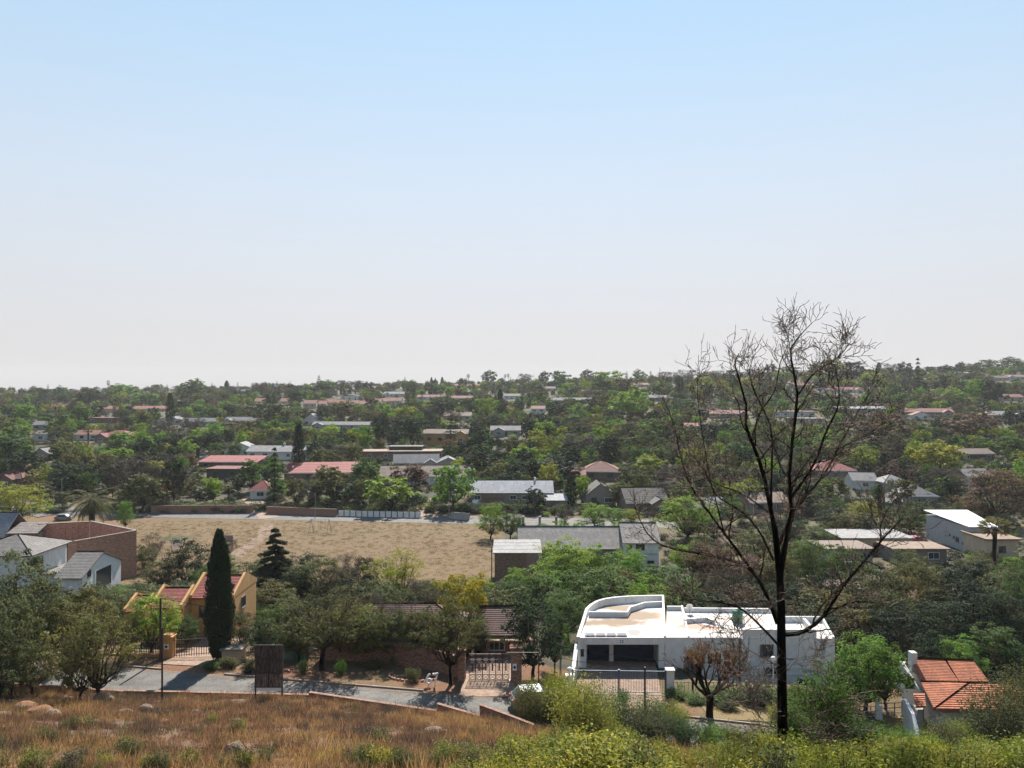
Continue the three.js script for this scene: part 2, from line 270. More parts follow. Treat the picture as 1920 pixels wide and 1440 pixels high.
const rdir = (r) => { const z = r() * 2 - 1, a = r() * 6.2832, s = Math.sqrt(1 - z * z); return V(s * Math.cos(a), z, s * Math.sin(a)); };
class Leaves { // collects leaf blades: two folded triangles each
  constructor(seed) { this.r = rng(seed); this.p = []; this.n = []; this.c = []; }
  blade(at, dir, face, L, W, tone) {
    const side = dir.clone().cross(face).normalize(), nrm = side.clone().cross(dir).normalize();
    const a = at.clone().addScaledVector(dir, -L / 2), b = at.clone().addScaledVector(dir, L / 2), m = at.clone().addScaledVector(nrm, W * 0.16), s1 = m.clone().addScaledVector(side, W / 2), s2 = m.clone().addScaledVector(side, -W / 2);
    for (const t of [[a, s1, b], [a, b, s2]]) { const n = t[1].clone().sub(t[0]).cross(t[2].clone().sub(t[0])).normalize(); for (const v of t) { this.p.push(v.x, v.y, v.z); this.n.push(n.x, n.y, n.z); this.c.push(...tone); } }
  }
  tone(v = 0.18, warm = 0.1) { const k = 1 + (this.r() * 2 - 1) * v, w = (this.r() * 2 - 1) * warm; return [k * (1 + w), k, k * (1 - w)]; }
  lobe(c, rad, n, size, { up = 0.6, out = 0.85, slim = 0.55, inner = 0.45, lobeTone = [1, 1, 1], droop = 0 } = {}) {
    const r = this.r;
    for (let i = 0; i < n; i++) {
      const d = rdir(r), q = inner + (1 - inner) * Math.pow(r(), 0.55); if (d.y < -0.55 && r() < 0.6) d.y *= -0.5;
      const bump = 1 + 0.22 * noise(d.x * 2.3 + c.x, d.y * 2.3 + c.y, d.z * 2.3 + c.z);
      const at = V(c.x + d.x * rad.x * q * bump, c.y + d.y * rad.y * q * bump, c.z + d.z * rad.z * q * bump);
      const face = d.clone().multiplyScalar(out).add(V(0, up, 0)).addScaledVector(rdir(r), 0.5).normalize();
      let dir = rdir(r); dir.addScaledVector(d, 0.5); dir.y -= droop; dir.addScaledVector(face, -dir.dot(face)).normalize();
      const s = size * (0.6 + 0.8 * r()), t = this.tone(); this.blade(at, dir, face, s, s * slim, t.map((v, k) => v * lobeTone[k]));
    }
  }
  build() { const g = new THREE.BufferGeometry(); g.setAttribute('position', new THREE.Float32BufferAttribute(this.p, 3)); g.setAttribute('normal', new THREE.Float32BufferAttribute(this.n, 3)); g.setAttribute('color', new THREE.Float32BufferAttribute(this.c, 3)); return g; }
}
function limbPath(a, b, r, n = 5, wob = 0.12) { const L = a.distanceTo(b), pts = []; for (let i = 0; i <= n; i++) { const t = i / n, p = a.clone().lerp(b, t); if (i && i < n) p.add(rdir(r).multiplyScalar(L * wob * 0.5)); p.y += Math.sin(t * 3.14) * -0.06 * L; pts.push(p); } return pts; }
const taper = (n, a, b) => Array.from({ length: n + 1 }, (_, i) => mix(a, b, i / n));

// prototypes: { trunk, crown, h, w } at about 10 m tall and 8 m wide
function broadleaf(seed, { n = 5000, size = 0.3, clear = 0.06, lobes = 16, flat = 1, sparse = 0, slim = 0.55, h = 10, w = 8, bare = 0 } = {}) {
  const L = new Leaves(seed), r = L.r, trunk = [], cy = h * (clear + (1 - clear) * 0.5), ry = h * (1 - clear) * 0.5, rx = w / 2;
  const fk = Math.max(clear, 0.16), fork = V(rr(-0.3, 0.3, r), h * fk * rr(0.7, 1, r), rr(-0.3, 0.3, r));
  trunk.push(tube([V(0, -0.4, 0), V(0.05, h * fk * 0.4, 0.04), fork], [0.27, 0.2, 0.17], 7));
  const spots = [];
  for (let i = 0; i < lobes; i++) {
    const a = i * 2.39996 + r(), e = mix(-0.85, 0.97, (i + 0.5) / lobes), s = Math.sqrt(1 - e * e * 0.86), k = rr(0.45, 0.8, r);
    spots.push([V(Math.cos(a) * s * rx * k, cy + e * ry * rr(0.62, 0.8, r), Math.sin(a) * s * rx * k), rx * rr(0.24, 0.44, r)]);
  }
  spots.push([V(0, cy, 0), rx * 0.55]);
  let tot = 0; for (const [, q] of spots) tot += q * q;
  for (const [c, q] of spots) {
    const lt = L.tone(0.16, 0.1), nn = Math.round(n * q * q / tot * (r() < sparse ? 0.35 : 1));
    const subs = 5 + Math.floor(r() * 4), tz = size * rr(0.85, 1.2, r);   // each limb carries several leaf clumps of its own
    for (let k = 0; k < subs; k++) { const d = rdir(r); d.y = d.y * 0.7 + 0.22; const s2 = q * rr(0.34, 0.62, r), f = rr(0.45, 1.05, r), sc = V(c.x + d.x * q * f, c.y + d.y * q * 0.85 * flat * f, c.z + d.z * q * f); L.lobe(sc, V(s2 * rr(0.85, 1.25, r), s2 * 0.75 * flat, s2 * rr(0.85, 1.25, r)), Math.round(nn / subs * rr(0.6, 1.4, r)), tz, { lobeTone: lt, slim, inner: 0.2 }); }
    trunk.push(tube(limbPath(fork, c, r), taper(5, 0.1, 0.02), 5));
    if (bare) for (let k = 0; k < bare; k++) { const d = rdir(r); d.y = Math.abs(d.y) * 0.8; const e = c.clone().addScaledVector(d, q * rr(0.8, 1.35, r)); trunk.push(tube(limbPath(c.clone().lerp(fork, rr(0, 0.4, r)), e, r, 3, 0.2), taper(3, 0.03, 0.008), 3)); }
  }
  return { trunk: merge(trunk), crown: L.build(), h, w };
}
function twiggy(seed, { n = 3000, h = 9, w = 9, clear = 0.1, size = 0.9, thin = 0.03, lobes = 14, bare = 10 } = {}) { return broadleaf(seed, { n, size, slim: thin / size, h, w, clear, lobes, bare, flat: 0.9 }); }
function cypress(seed, { n = 5200, size = 0.34, h = 12, w = 2.7 } = {}) {
  const L = new Leaves(seed), r = L.r;
  for (let i = 0; i < n; i++) {
    const t = Math.pow(r(), 0.85), a = r() * 6.2832, prof = Math.pow(Math.sin(Math.PI * (0.06 + 0.92 * Math.pow(t, 0.8))), 0.62) * (1 + 0.3 * noise(Math.cos(a) * 1.7, t * 9, Math.sin(a) * 1.7) + 0.16 * noise(Math.cos(a) * 5, t * 26, Math.sin(a) * 5)), q = prof * w / 2 * (0.45 + 0.57 * Math.sqrt(r()));
    const at = V(Math.cos(a) * q, 0.3 + t * (h - 0.3), Math.sin(a) * q), d = V(Math.cos(a) * 0.35 + rr(-0.2, 0.2, r), 1, Math.sin(a) * 0.35 + rr(-0.2, 0.2, r)).normalize(), s = size * (r() < 0.06 ? 1.9 : rr(0.6, 1.3, r));
    const f = V(Math.cos(a) + rr(-0.6, 0.6, r), rr(-0.2, 0.3, r), Math.sin(a) + rr(-0.6, 0.6, r)).normalize(); L.blade(at, d, f, s, s * 0.4, L.tone(0.35));
  }
  return { trunk: tube([V(0, -0.4, 0), V(0, h * 0.5, 0), V(0, h * 0.93, 0)], [0.24, 0.15, 0.03], 6), crown: L.build(), h, w };
}
function conifer(seed, { n = 3600, size = 0.42, h = 12, w = 6, tiers = 13, droop = 0.25, gap = 0.35 } = {}) {
  const L = new Leaves(seed), r = L.r, trunk = [tube([V(0, -0.4, 0), V(0.05, h * 0.5, 0), V(0, h, 0)], [0.28, 0.16, 0.02], 6)];
  for (let k = 0; k < tiers; k++) {
    const t = (k + 0.5) / tiers, y = h * (0.1 + 0.9 * t), rad = w / 2 * Math.pow(1 - t, 0.8) * rr(0.8, 1.15, r) + 0.15, arms = Math.max(4, Math.round(9 * (1 - t * 0.6)));
    for (let a = 0; a < arms; a++) {
      const an = (a + r() * 0.8) / arms * 6.2832 + k, len = rad * rr(0.65, 1.1, r), end = V(Math.cos(an) * len, y - droop * len + rr(-0.2, 0.3, r), Math.sin(an) * len), root = V(0, y + 0.1 * len, 0);
      trunk.push(tube([root, root.clone().lerp(end, 0.55).add(V(0, 0.06 * len, 0)), end], [0.05, 0.035, 0.01], 3));
      const m = Math.round(n / tiers / arms * (0.5 + 1.3 * (1 - t)));
      for (let i = 0; i < m; i++) { const s = Math.pow(r(), 0.6), at = root.clone().lerp(end, s).add(V(rr(-1, 1, r) * 0.2 * len * (1.1 - s * 0.4), rr(-gap, 0.12, r), rr(-1, 1, r) * 0.2 * len)), z = size * rr(0.5, 1.2, r); L.blade(at, V(Math.cos(an) + rr(-0.7, 0.7, r), -droop + rr(-0.4, 0.4, r), Math.sin(an) + rr(-0.7, 0.7, r)).normalize(), V(rr(-0.5, 0.5, r), 1, rr(-0.5, 0.5, r)).normalize(), z, z * 0.36, L.tone(0.35)); }
    }
  }
  return { trunk: merge(trunk), crown: L.build(), h, w };
}
function datePalm(seed, { h = 7, w = 8, fronds = 38, fan = false } = {}) {
  const L = new Leaves(seed), r = L.r, top = h * (fan ? 0.86 : 0.62), trunk = [tube([V(0, -0.4, 0), V(0.08, top * 0.5, 0), V(0, top, 0)], fan ? [0.26, 0.17, 0.2] : [0.45, 0.4, 0.5], 8)];
  for (let i = 0; i < fronds; i++) {
    const a = i * 2.39996, e = mix(-0.9, 1.25, i / fronds), len = (w / 2) * rr(0.85, 1.1, r) * (fan ? 0.9 : 1.12), dir = V(Math.cos(a) * Math.cos(e), Math.sin(e), Math.sin(a) * Math.cos(e));
    if (fan) { const c = V(0, top, 0).addScaledVector(dir, len * 0.45), tn = e < -0.45 ? [1.7, 1.15, 0.9] : L.tone(); for (let k = 0; k < 9; k++) { const d = dir.clone().addScaledVector(rdir(r), 0.7).normalize(); L.blade(c.clone().addScaledVector(d, len * 0.28), d, dir.clone().add(V(0, 0.8, 0)).normalize(), len * 0.56, len * 0.08, tn); } continue; }
    let p = V(0, top, 0), d = dir.clone(); const S = 8, pts = [p.clone()];
    for (let s = 0; s < S; s++) { d.y -= 0.16 + 0.02 * s; d.normalize(); const q = p.clone().addScaledVector(d, len / S); for (let k = 0; k < 3; k++) for (const sd of [-1, 1]) { const side = d.clone().cross(V(0, 1, 0)).normalize().multiplyScalar(sd), m = p.clone().lerp(q, k / 3), ld = side.clone().addScaledVector(d, 0.7).add(V(0, -0.35, 0)).normalize(), ll = len * 0.17 * Math.sin(Math.PI * clamp((s + 1 + k / 3) / (S + 1.4), 0.1, 1)) + 0.12; L.blade(m.clone().addScaledVector(ld, ll / 2), ld, V(0, 1, 0).addScaledVector(rdir(r), 0.3).normalize(), ll, 0.09, L.tone(0.3)); } p = q; pts.push(p.clone()); }
    trunk.push(tube(pts, taper(S, 0.035, 0.008), 3));
  }
  return { trunk: merge(trunk), crown: L.build(), h, w };
}
function shrub(seed, { n = 1600, size = 0.2, h = 2, w = 2.4, stems = 9, slim = 0.5, loose = 0.5 } = {}) {
  const L = new Leaves(seed), r = L.r, trunk = [];
  for (let i = 0; i < stems; i++) {
    const a = i * 2.39996 + r(), e = Math.sqrt((i + 0.5) / stems), end = V(Math.cos(a) * e * w * 0.36, h * rr(0.55, 0.92, r) * (1 - 0.25 * e * e), Math.sin(a) * e * w * 0.36), pts = limbPath(V(Math.cos(a) * 0.1, -0.15, Math.sin(a) * 0.1), end, r, 4, 0.16);
    trunk.push(tube(pts, taper(4, 0.035 * h / 2, 0.008), 4)); const lt = L.tone(0.18, 0.12);
    for (let k = 0; k < n / stems; k++) { const t = Math.pow(r(), 0.65), q = pts[0].clone().lerp(pts[4], 0.2 + 0.85 * t).addScaledVector(rdir(r), w * 0.16 * loose * 2 * (0.4 + r())), s = size * rr(0.6, 1.4, r), f = V(rr(-1, 1, r), 0.9, rr(-1, 1, r)).normalize(); let d = rdir(r); d.addScaledVector(f, -d.dot(f)).normalize(); if (q.y < 0.05) q.y = 0.05 + r() * 0.3; L.blade(q, d, f, s, s * slim, L.tone(0.18, 0.12).map((v, j) => v * lt[j])); }
  }
  return { trunk: merge(trunk), crown: L.build(), h, w };
}
// prototype pools
const FAR = {}, NEAR = {};
const far = { n: 1300, size: 0.68, lobes: 15 };
FAR.round = [1, 2, 3, 4, 5].map((s) => broadleaf(100 + s, { ...far, clear: 0.02 + 0.02 * s, h: 10, w: 8 }));
FAR.twig = [1, 2, 3].map((s) => twiggy(130 + s, { n: 1500, size: 1.3, thin: 0.09, bare: 2 }));
FAR.cypress = [1, 2].map((s) => cypress(140 + s, { n: 800, size: 0.8, h: 12, w: 2.6 }));
FAR.conifer = [1, 2, 3].map((s) => conifer(150 + s, { n: 1000, size: 0.85, tiers: 10 }));
FAR.palm = [1, 2].map((s) => datePalm(160 + s, { h: 9, w: 3.6, fronds: 26, fan: true }));
FAR.date = [datePalm(165, { fronds: 34 })];
NEAR.round = [1, 2, 3, 4, 5].map((s) => broadleaf(200 + s, { n: 7800, size: 0.245, clear: 0.015 * s, lobes: 26, sparse: 0.12, bare: s % 2 ? 3 : 0 }));
const MID = {}; MID.round = [1, 2, 3, 4, 5, 6].map((s) => broadleaf(210 + s, { n: 2600, size: 0.36, clear: 0.02 * s, lobes: 18, sparse: 0.15, bare: s % 2 ? 2 : 0 })); MID.twig = [1, 2].map((s) => twiggy(216 + s, { n: 2400, size: 0.7, thin: 0.035, bare: 8 }));
NEAR.airy = [1, 2, 3].map((s) => broadleaf(220 + s, { n: 6000, size: 0.25, clear: 0.06, lobes: 24, sparse: 0.3, bare: 8, slim: 0.4 }));
NEAR.twig = [1, 2, 3].map((s) => twiggy(230 + s, { n: 5200, size: 0.6, thin: 0.026, bare: 14 }));
NEAR.cypress = [cypress(241, { n: 16000, size: 0.3 })];
NEAR.conifer = [conifer(251, { n: 6500, size: 0.36, tiers: 15, gap: 0.25, w: 7 }), conifer(252, { n: 5200, size: 0.34 })];
NEAR.palm = [datePalm(261, { h: 9, w: 4, fronds: 44, fan: true })];
NEAR.date = [datePalm(265, { fronds: 46 })];
NEAR.shrub = [1, 2, 3, 4].map((s) => shrub(270 + s, { n: 2200, size: 0.13 }));
FAR.airy = FAR.round; FAR.shrub = NEAR.shrub; FAR.under = [1, 2, 3, 4].map((s) => { const g = shrub(280 + s, { n: 500, size: 0.24 }); return g.crown; });

const plantSpots = [];
// form: shape pool, tint: KINDS key; x, z in metres, H and W in metres
function plant(form, tint, x, z, H, W, name, label, category, group, lod, seed, bark) {
  const pool = (lod ?? (-z < 185 ? NEAR : FAR))[form], r = rng(seed ?? (Math.round(x * 13.7) * 31 + Math.round(z * 7.3))), p = pool[Math.floor(r() * pool.length)];
  const o = thing(name, label, category, [x, gy(x, z) - 0.05, z], r() * 6.283, group), s = W / p.w, sy = H / p.h;
  part('trunk', p.trunk, bark ?? (tint === 'twig' ? barkMat : barkDark), o); part('crown', p.crown, leafMats[tint][Math.floor(r() * leafMats[tint].length)], o);
  o.scale.set(s, sy, s * rr(0.9, 1.1, r)); plantSpots.push([x, z, W]); return o;
}
// ------------------------------------------------------------------ buildings
// a roof plane from an eave edge (a, b) up to a ridge edge (d, c): stepped tile courses, with a thin underside
function courses(a, b, c, d, n = 10, lip = 0.028) {
  const t = [], nrm = b.clone().sub(a).cross(d.clone().sub(a)).normalize(); if (nrm.y < 0) nrm.negate();
  const at = (p, q, s) => p.clone().lerp(q, s);
  for (let i = 0; i < n; i++) {
    const l0 = at(a, d, i / n), r0 = at(b, c, i / n), l1 = at(a, d, (i + 1) / n), r1 = at(b, c, (i + 1) / n), lu = l0.clone().addScaledVector(nrm, lip), ru = r0.clone().addScaledVector(nrm, lip);
    t.push(...quad(lu, ru, r1, l1), ...quad(l0, r0, ru, lu));
  }
  const off = nrm.clone().multiplyScalar(-0.14), A = a.clone().add(off), B = b.clone().add(off), C2 = c.clone().add(off), D = d.clone().add(off);
  t.push(...quad(A, D, C2, B), ...quad(A, B, b, a), ...quad(B, C2, c, b), ...quad(D, A, a, d));
  return tri(t);
}
const cap = (a, b, r = 0.08) => tube([a, b], [r, r], 6);
// roofs in local coordinates: plan x0..x1, z0..z1, eave height y; ridge along x
function gableRoof(x0, x1, z0, z1, y, rise, n = 10, over = 0.45, rx = 0.3) {
  const zm = (z0 + z1) / 2, dz = (z1 - z0) / 2, ye = y - over * rise / dz, X0 = x0 - rx, X1 = x1 + rx;
  return [courses(V(X0, ye, z1 + over), V(X1, ye, z1 + over), V(X1, y + rise, zm), V(X0, y + rise, zm), n), courses(V(X1, ye, z0 - over), V(X0, ye, z0 - over), V(X0, y + rise, zm), V(X1, y + rise, zm), n), cap(V(X0, y + rise + 0.04, zm), V(X1, y + rise + 0.04, zm))];
}
function hipRoof(x0, x1, z0, z1, y, rise, n = 10, over = 0.5) {
  const a = V(x0 - over, y, z1 + over), b = V(x1 + over, y, z1 + over), c = V(x1 + over, y, z0 - over), d = V(x0 - over, y, z0 - over), zm = (z0 + z1) / 2, half = (z1 - z0) / 2 + over, rl = Math.max(0.05, (x1 - x0) / 2 + over - half), xm = (x0 + x1) / 2;
  const e = V(xm - rl, y + rise, zm), f = V(xm + rl, y + rise, zm);
  return [courses(a, b, f, e, n), courses(c, d, e, f, n), courses(b, c, f, f, n), courses(d, a, e, e, n), cap(e, f), cap(a, e), cap(b, f), cap(c, f), cap(d, e)];
}
const gableWall = (x, z0, z1, y, rise, t = 0.2) => { const zm = (z0 + z1) / 2, f = (q) => [V(q, y, z0), V(q, y, z1), V(q, y + rise, zm)]; const a = f(x - t / 2), b = f(x + t / 2); return tri([...a, b[0], b[2], b[1], ...quad(a[0], a[2], b[2], b[0]), ...quad(a[1], b[1], b[2], a[2])]); };
function windowAt(o, x, y, z, w, h, side = 'z', fm = frameWhite, bars = 1) { // a framed window with panes, standing a little proud of the wall
  const g = new THREE.Group(); g.name = 'window'; o.add(g); g.position.set(x, y, z); if (side === 'x') g.rotation.y = Math.PI / 2; if (side === '-x') g.rotation.y = -Math.PI / 2;
  part('pane', box(w - 0.1, h - 0.1, 0.03, 0, 0, 0.02), glass, g);
  const f = [box(w + 0.08, 0.09, 0.1, 0, h / 2, 0.03), box(w + 0.16, 0.09, 0.16, 0, -h / 2, 0.06), box(0.08, h - 0.09, 0.1, -w / 2, 0, 0.03), box(0.08, h - 0.09, 0.1, w / 2, 0, 0.03)];
  for (let i = 1; i <= bars; i++) f.push(box(0.05, h - 0.1, 0.07, -w / 2 + w * i / (bars + 1), 0, 0.035)); part('frame', f, fm, g); return g;
}
const WALL = { white: farWall('wall_white', [0.72, 0.71, 0.68]), cream: farWall('wall_cream', [0.58, 0.47, 0.34]), grey: farWall('wall_grey', [0.34, 0.33, 0.32]), brown: farWall('wall_brown', [0.23, 0.15, 0.11]), ochre: farWall('wall_ochre', [0.52, 0.3, 0.1]), dark: farWall('wall_dark', [0.09, 0.08, 0.075]), stone: farWall('wall_stone', [0.27, 0.23, 0.2]) };
const ROOF = { terra: farRoof('roof_terra', [0.340, 0.119, 0.072]), red: farRoof('roof_red', [0.289, 0.051, 0.047]), pink: farRoof('roof_pink', [0.306, 0.119, 0.089]), maroon: farRoof('roof_maroon', [0.170, 0.038, 0.030]), brown: farRoof('roof_brown', [0.204, 0.145, 0.111]), grey: farRoof('roof_grey', [0.204, 0.204, 0.212]), pale: farRoof('roof_pale', [0.306, 0.306, 0.310]), slate: farRoof('roof_slate', [0.162, 0.174, 0.196]), dark: farRoof('roof_dark', [0.085, 0.081, 0.076]), tan: farRoof('roof_tan', [0.281, 0.196, 0.136]) };
const houses = [];
// far house: px, py of its front eave, width in px; form gable/hip/flat/mono/cross
function farHouse(px, py, wpx, form, roof, wall, desc, { d = 9, wallH = 3, rise, yaw = 0, n = 8, chimney = 0, windows = 1, name = 'house', group } = {}) {
  const p = hit(px, py, wallH), w = wpx / F * p.Z, r = rng(px * 7 + py); rise ??= form === 'hip' ? 2.1 : 1.9;
  const z = p.z - d / 2, base = Math.min(gy(p.x, p.z), gy(p.x, z), gy(p.x - w / 2, p.z), gy(p.x + w / 2, p.z)) - 0.3, Y = gy(p.x, p.z);
  const o = thing(name, desc, 'house', [p.x, base, z], yaw, group), H = Y - base + wallH, x0 = -w / 2, x1 = w / 2, z0 = -d / 2, z1 = d / 2;
  const wg = [slab(x0, x1, 0, H, z0, z1)]; let rg;
  if (form === 'gable') { wg.push(gableWall(x0 + 0.1, z0, z1, H, rise), gableWall(x1 - 0.1, z0, z1, H, rise)); rg = gableRoof(x0, x1, z0, z1, H + 0.05, rise, n); }
  else if (form === 'front') { rg = gableRoof(z0, z1, x0, x1, H + 0.05, rise, n).map((g) => { g.rotateY(Math.PI / 2); return g; }); const gw = gableWall(z1 - 0.1, x0, x1, H, rise), gw2 = gableWall(z0 + 0.1, x0, x1, H, rise); gw.rotateY(-Math.PI / 2); gw2.rotateY(-Math.PI / 2); wg.push(gw, gw2); }
  else if (form === 'hip') rg = hipRoof(x0, x1, z0, z1, H + 0.05, rise, n);
  else if (form === 'mono') rg = [courses(V(x0 - 0.4, H + 0.05, z1 + 0.5), V(x1 + 0.4, H + 0.05, z1 + 0.5), V(x1 + 0.4, H + rise, z0 - 0.3), V(x0 - 0.4, H + rise, z0 - 0.3), 4, 0.03)];
  else rg = [slab(x0 - 0.5, x1 + 0.5, H + 0.01, H + 0.25, z0 - 0.4, z1 + 0.6)];
  if (form !== 'flat') { const over = form === 'hip' || form === 'mono' ? 0.55 : 0.5, yg = form === 'hip' || form === 'mono' ? H - 0.03 : H - 0.02 - over * rise / (d / 2); if (form !== 'front') part('gutter', slab(x0 - 0.3, x1 + 0.3, yg - 0.14, yg, z1 + over + 0.02, z1 + over + 0.14), frameWhite, o); }
  if (r() < 0.4) part('aerial', [slab(x1 * 0.5 - 0.03, x1 * 0.5 + 0.03, H + rise * 0.4, H + rise + 2, -0.03, 0.03), slab(x1 * 0.5 - 0.6, x1 * 0.5 + 0.6, H + rise + 1.6, H + rise + 1.65, -0.03, 0.03)], steel, o);
  if ((form === 'gable' || form === 'hip') && w > 10 && r() < 0.6 && name === 'house') { // a projecting front wing under its own gable
    const hw = rr(2, 2.9, r), xw = (r() < 0.5 ? -1 : 1) * (w / 2 - hw - rr(0.3, 2, r)), zf = z1 + rr(2, 3.4, r), rw = Math.min(rise * 0.75, hw * 0.6), turn = (g) => { g.rotateY(Math.PI / 2); return g; };
    part('wing_wall', [slab(xw - hw, xw + hw, 0, H - 0.12, z1 + 0.003, zf), turn(gableWall(-zf + 0.1, xw - hw, xw + hw, H - 0.12, rw))], WALL[wall], o); part('wing_roof', gableRoof(-zf, -(z1 - 2.2), xw - hw, xw + hw, H - 0.1, rw, n, 0.35, 0.3).map(turn), ROOF[roof], o); windowAt(o, xw, H - wallH * 0.5, zf, Math.min(2.2, hw), 1.25, 'z', frameWhite, 2);
  }
  part('wall', wg, WALL[wall], o); const rf = part('roof', rg, ROOF[roof], o);
  if (chimney) part('chimney', [slab(x0 + w * chimney - 0.4, x0 + w * chimney + 0.4, H, H + rise + 1, -0.9, -0.2)], WALL[wall], rf);
  if (windows) { const k = Math.max(1, Math.min(5, Math.round(w / 5))); for (let i = 0; i < k; i++) { const x = x0 + w * (i + 0.5) / k + rr(-0.4, 0.4, r); if (i === Math.floor(k / 2) && k > 2) part('door', slab(x - 0.5, x + 0.5, H - wallH + 0.05, H - wallH + 2.15, z1 + 0.005, z1 + 0.08), frameDark, o); else windowAt(o, x, H - wallH * 0.47, z1, rr(1.3, 2.2, r), 1.25, 'z', p.Z > 450 ? frameWhite : (r() < 0.5 ? frameWhite : frameDark)); } }
  houses.push({ x: p.x, z, w, d, desc, y: base, H: H + rise, px, py, wpx, Z: p.Z }); return o;
}
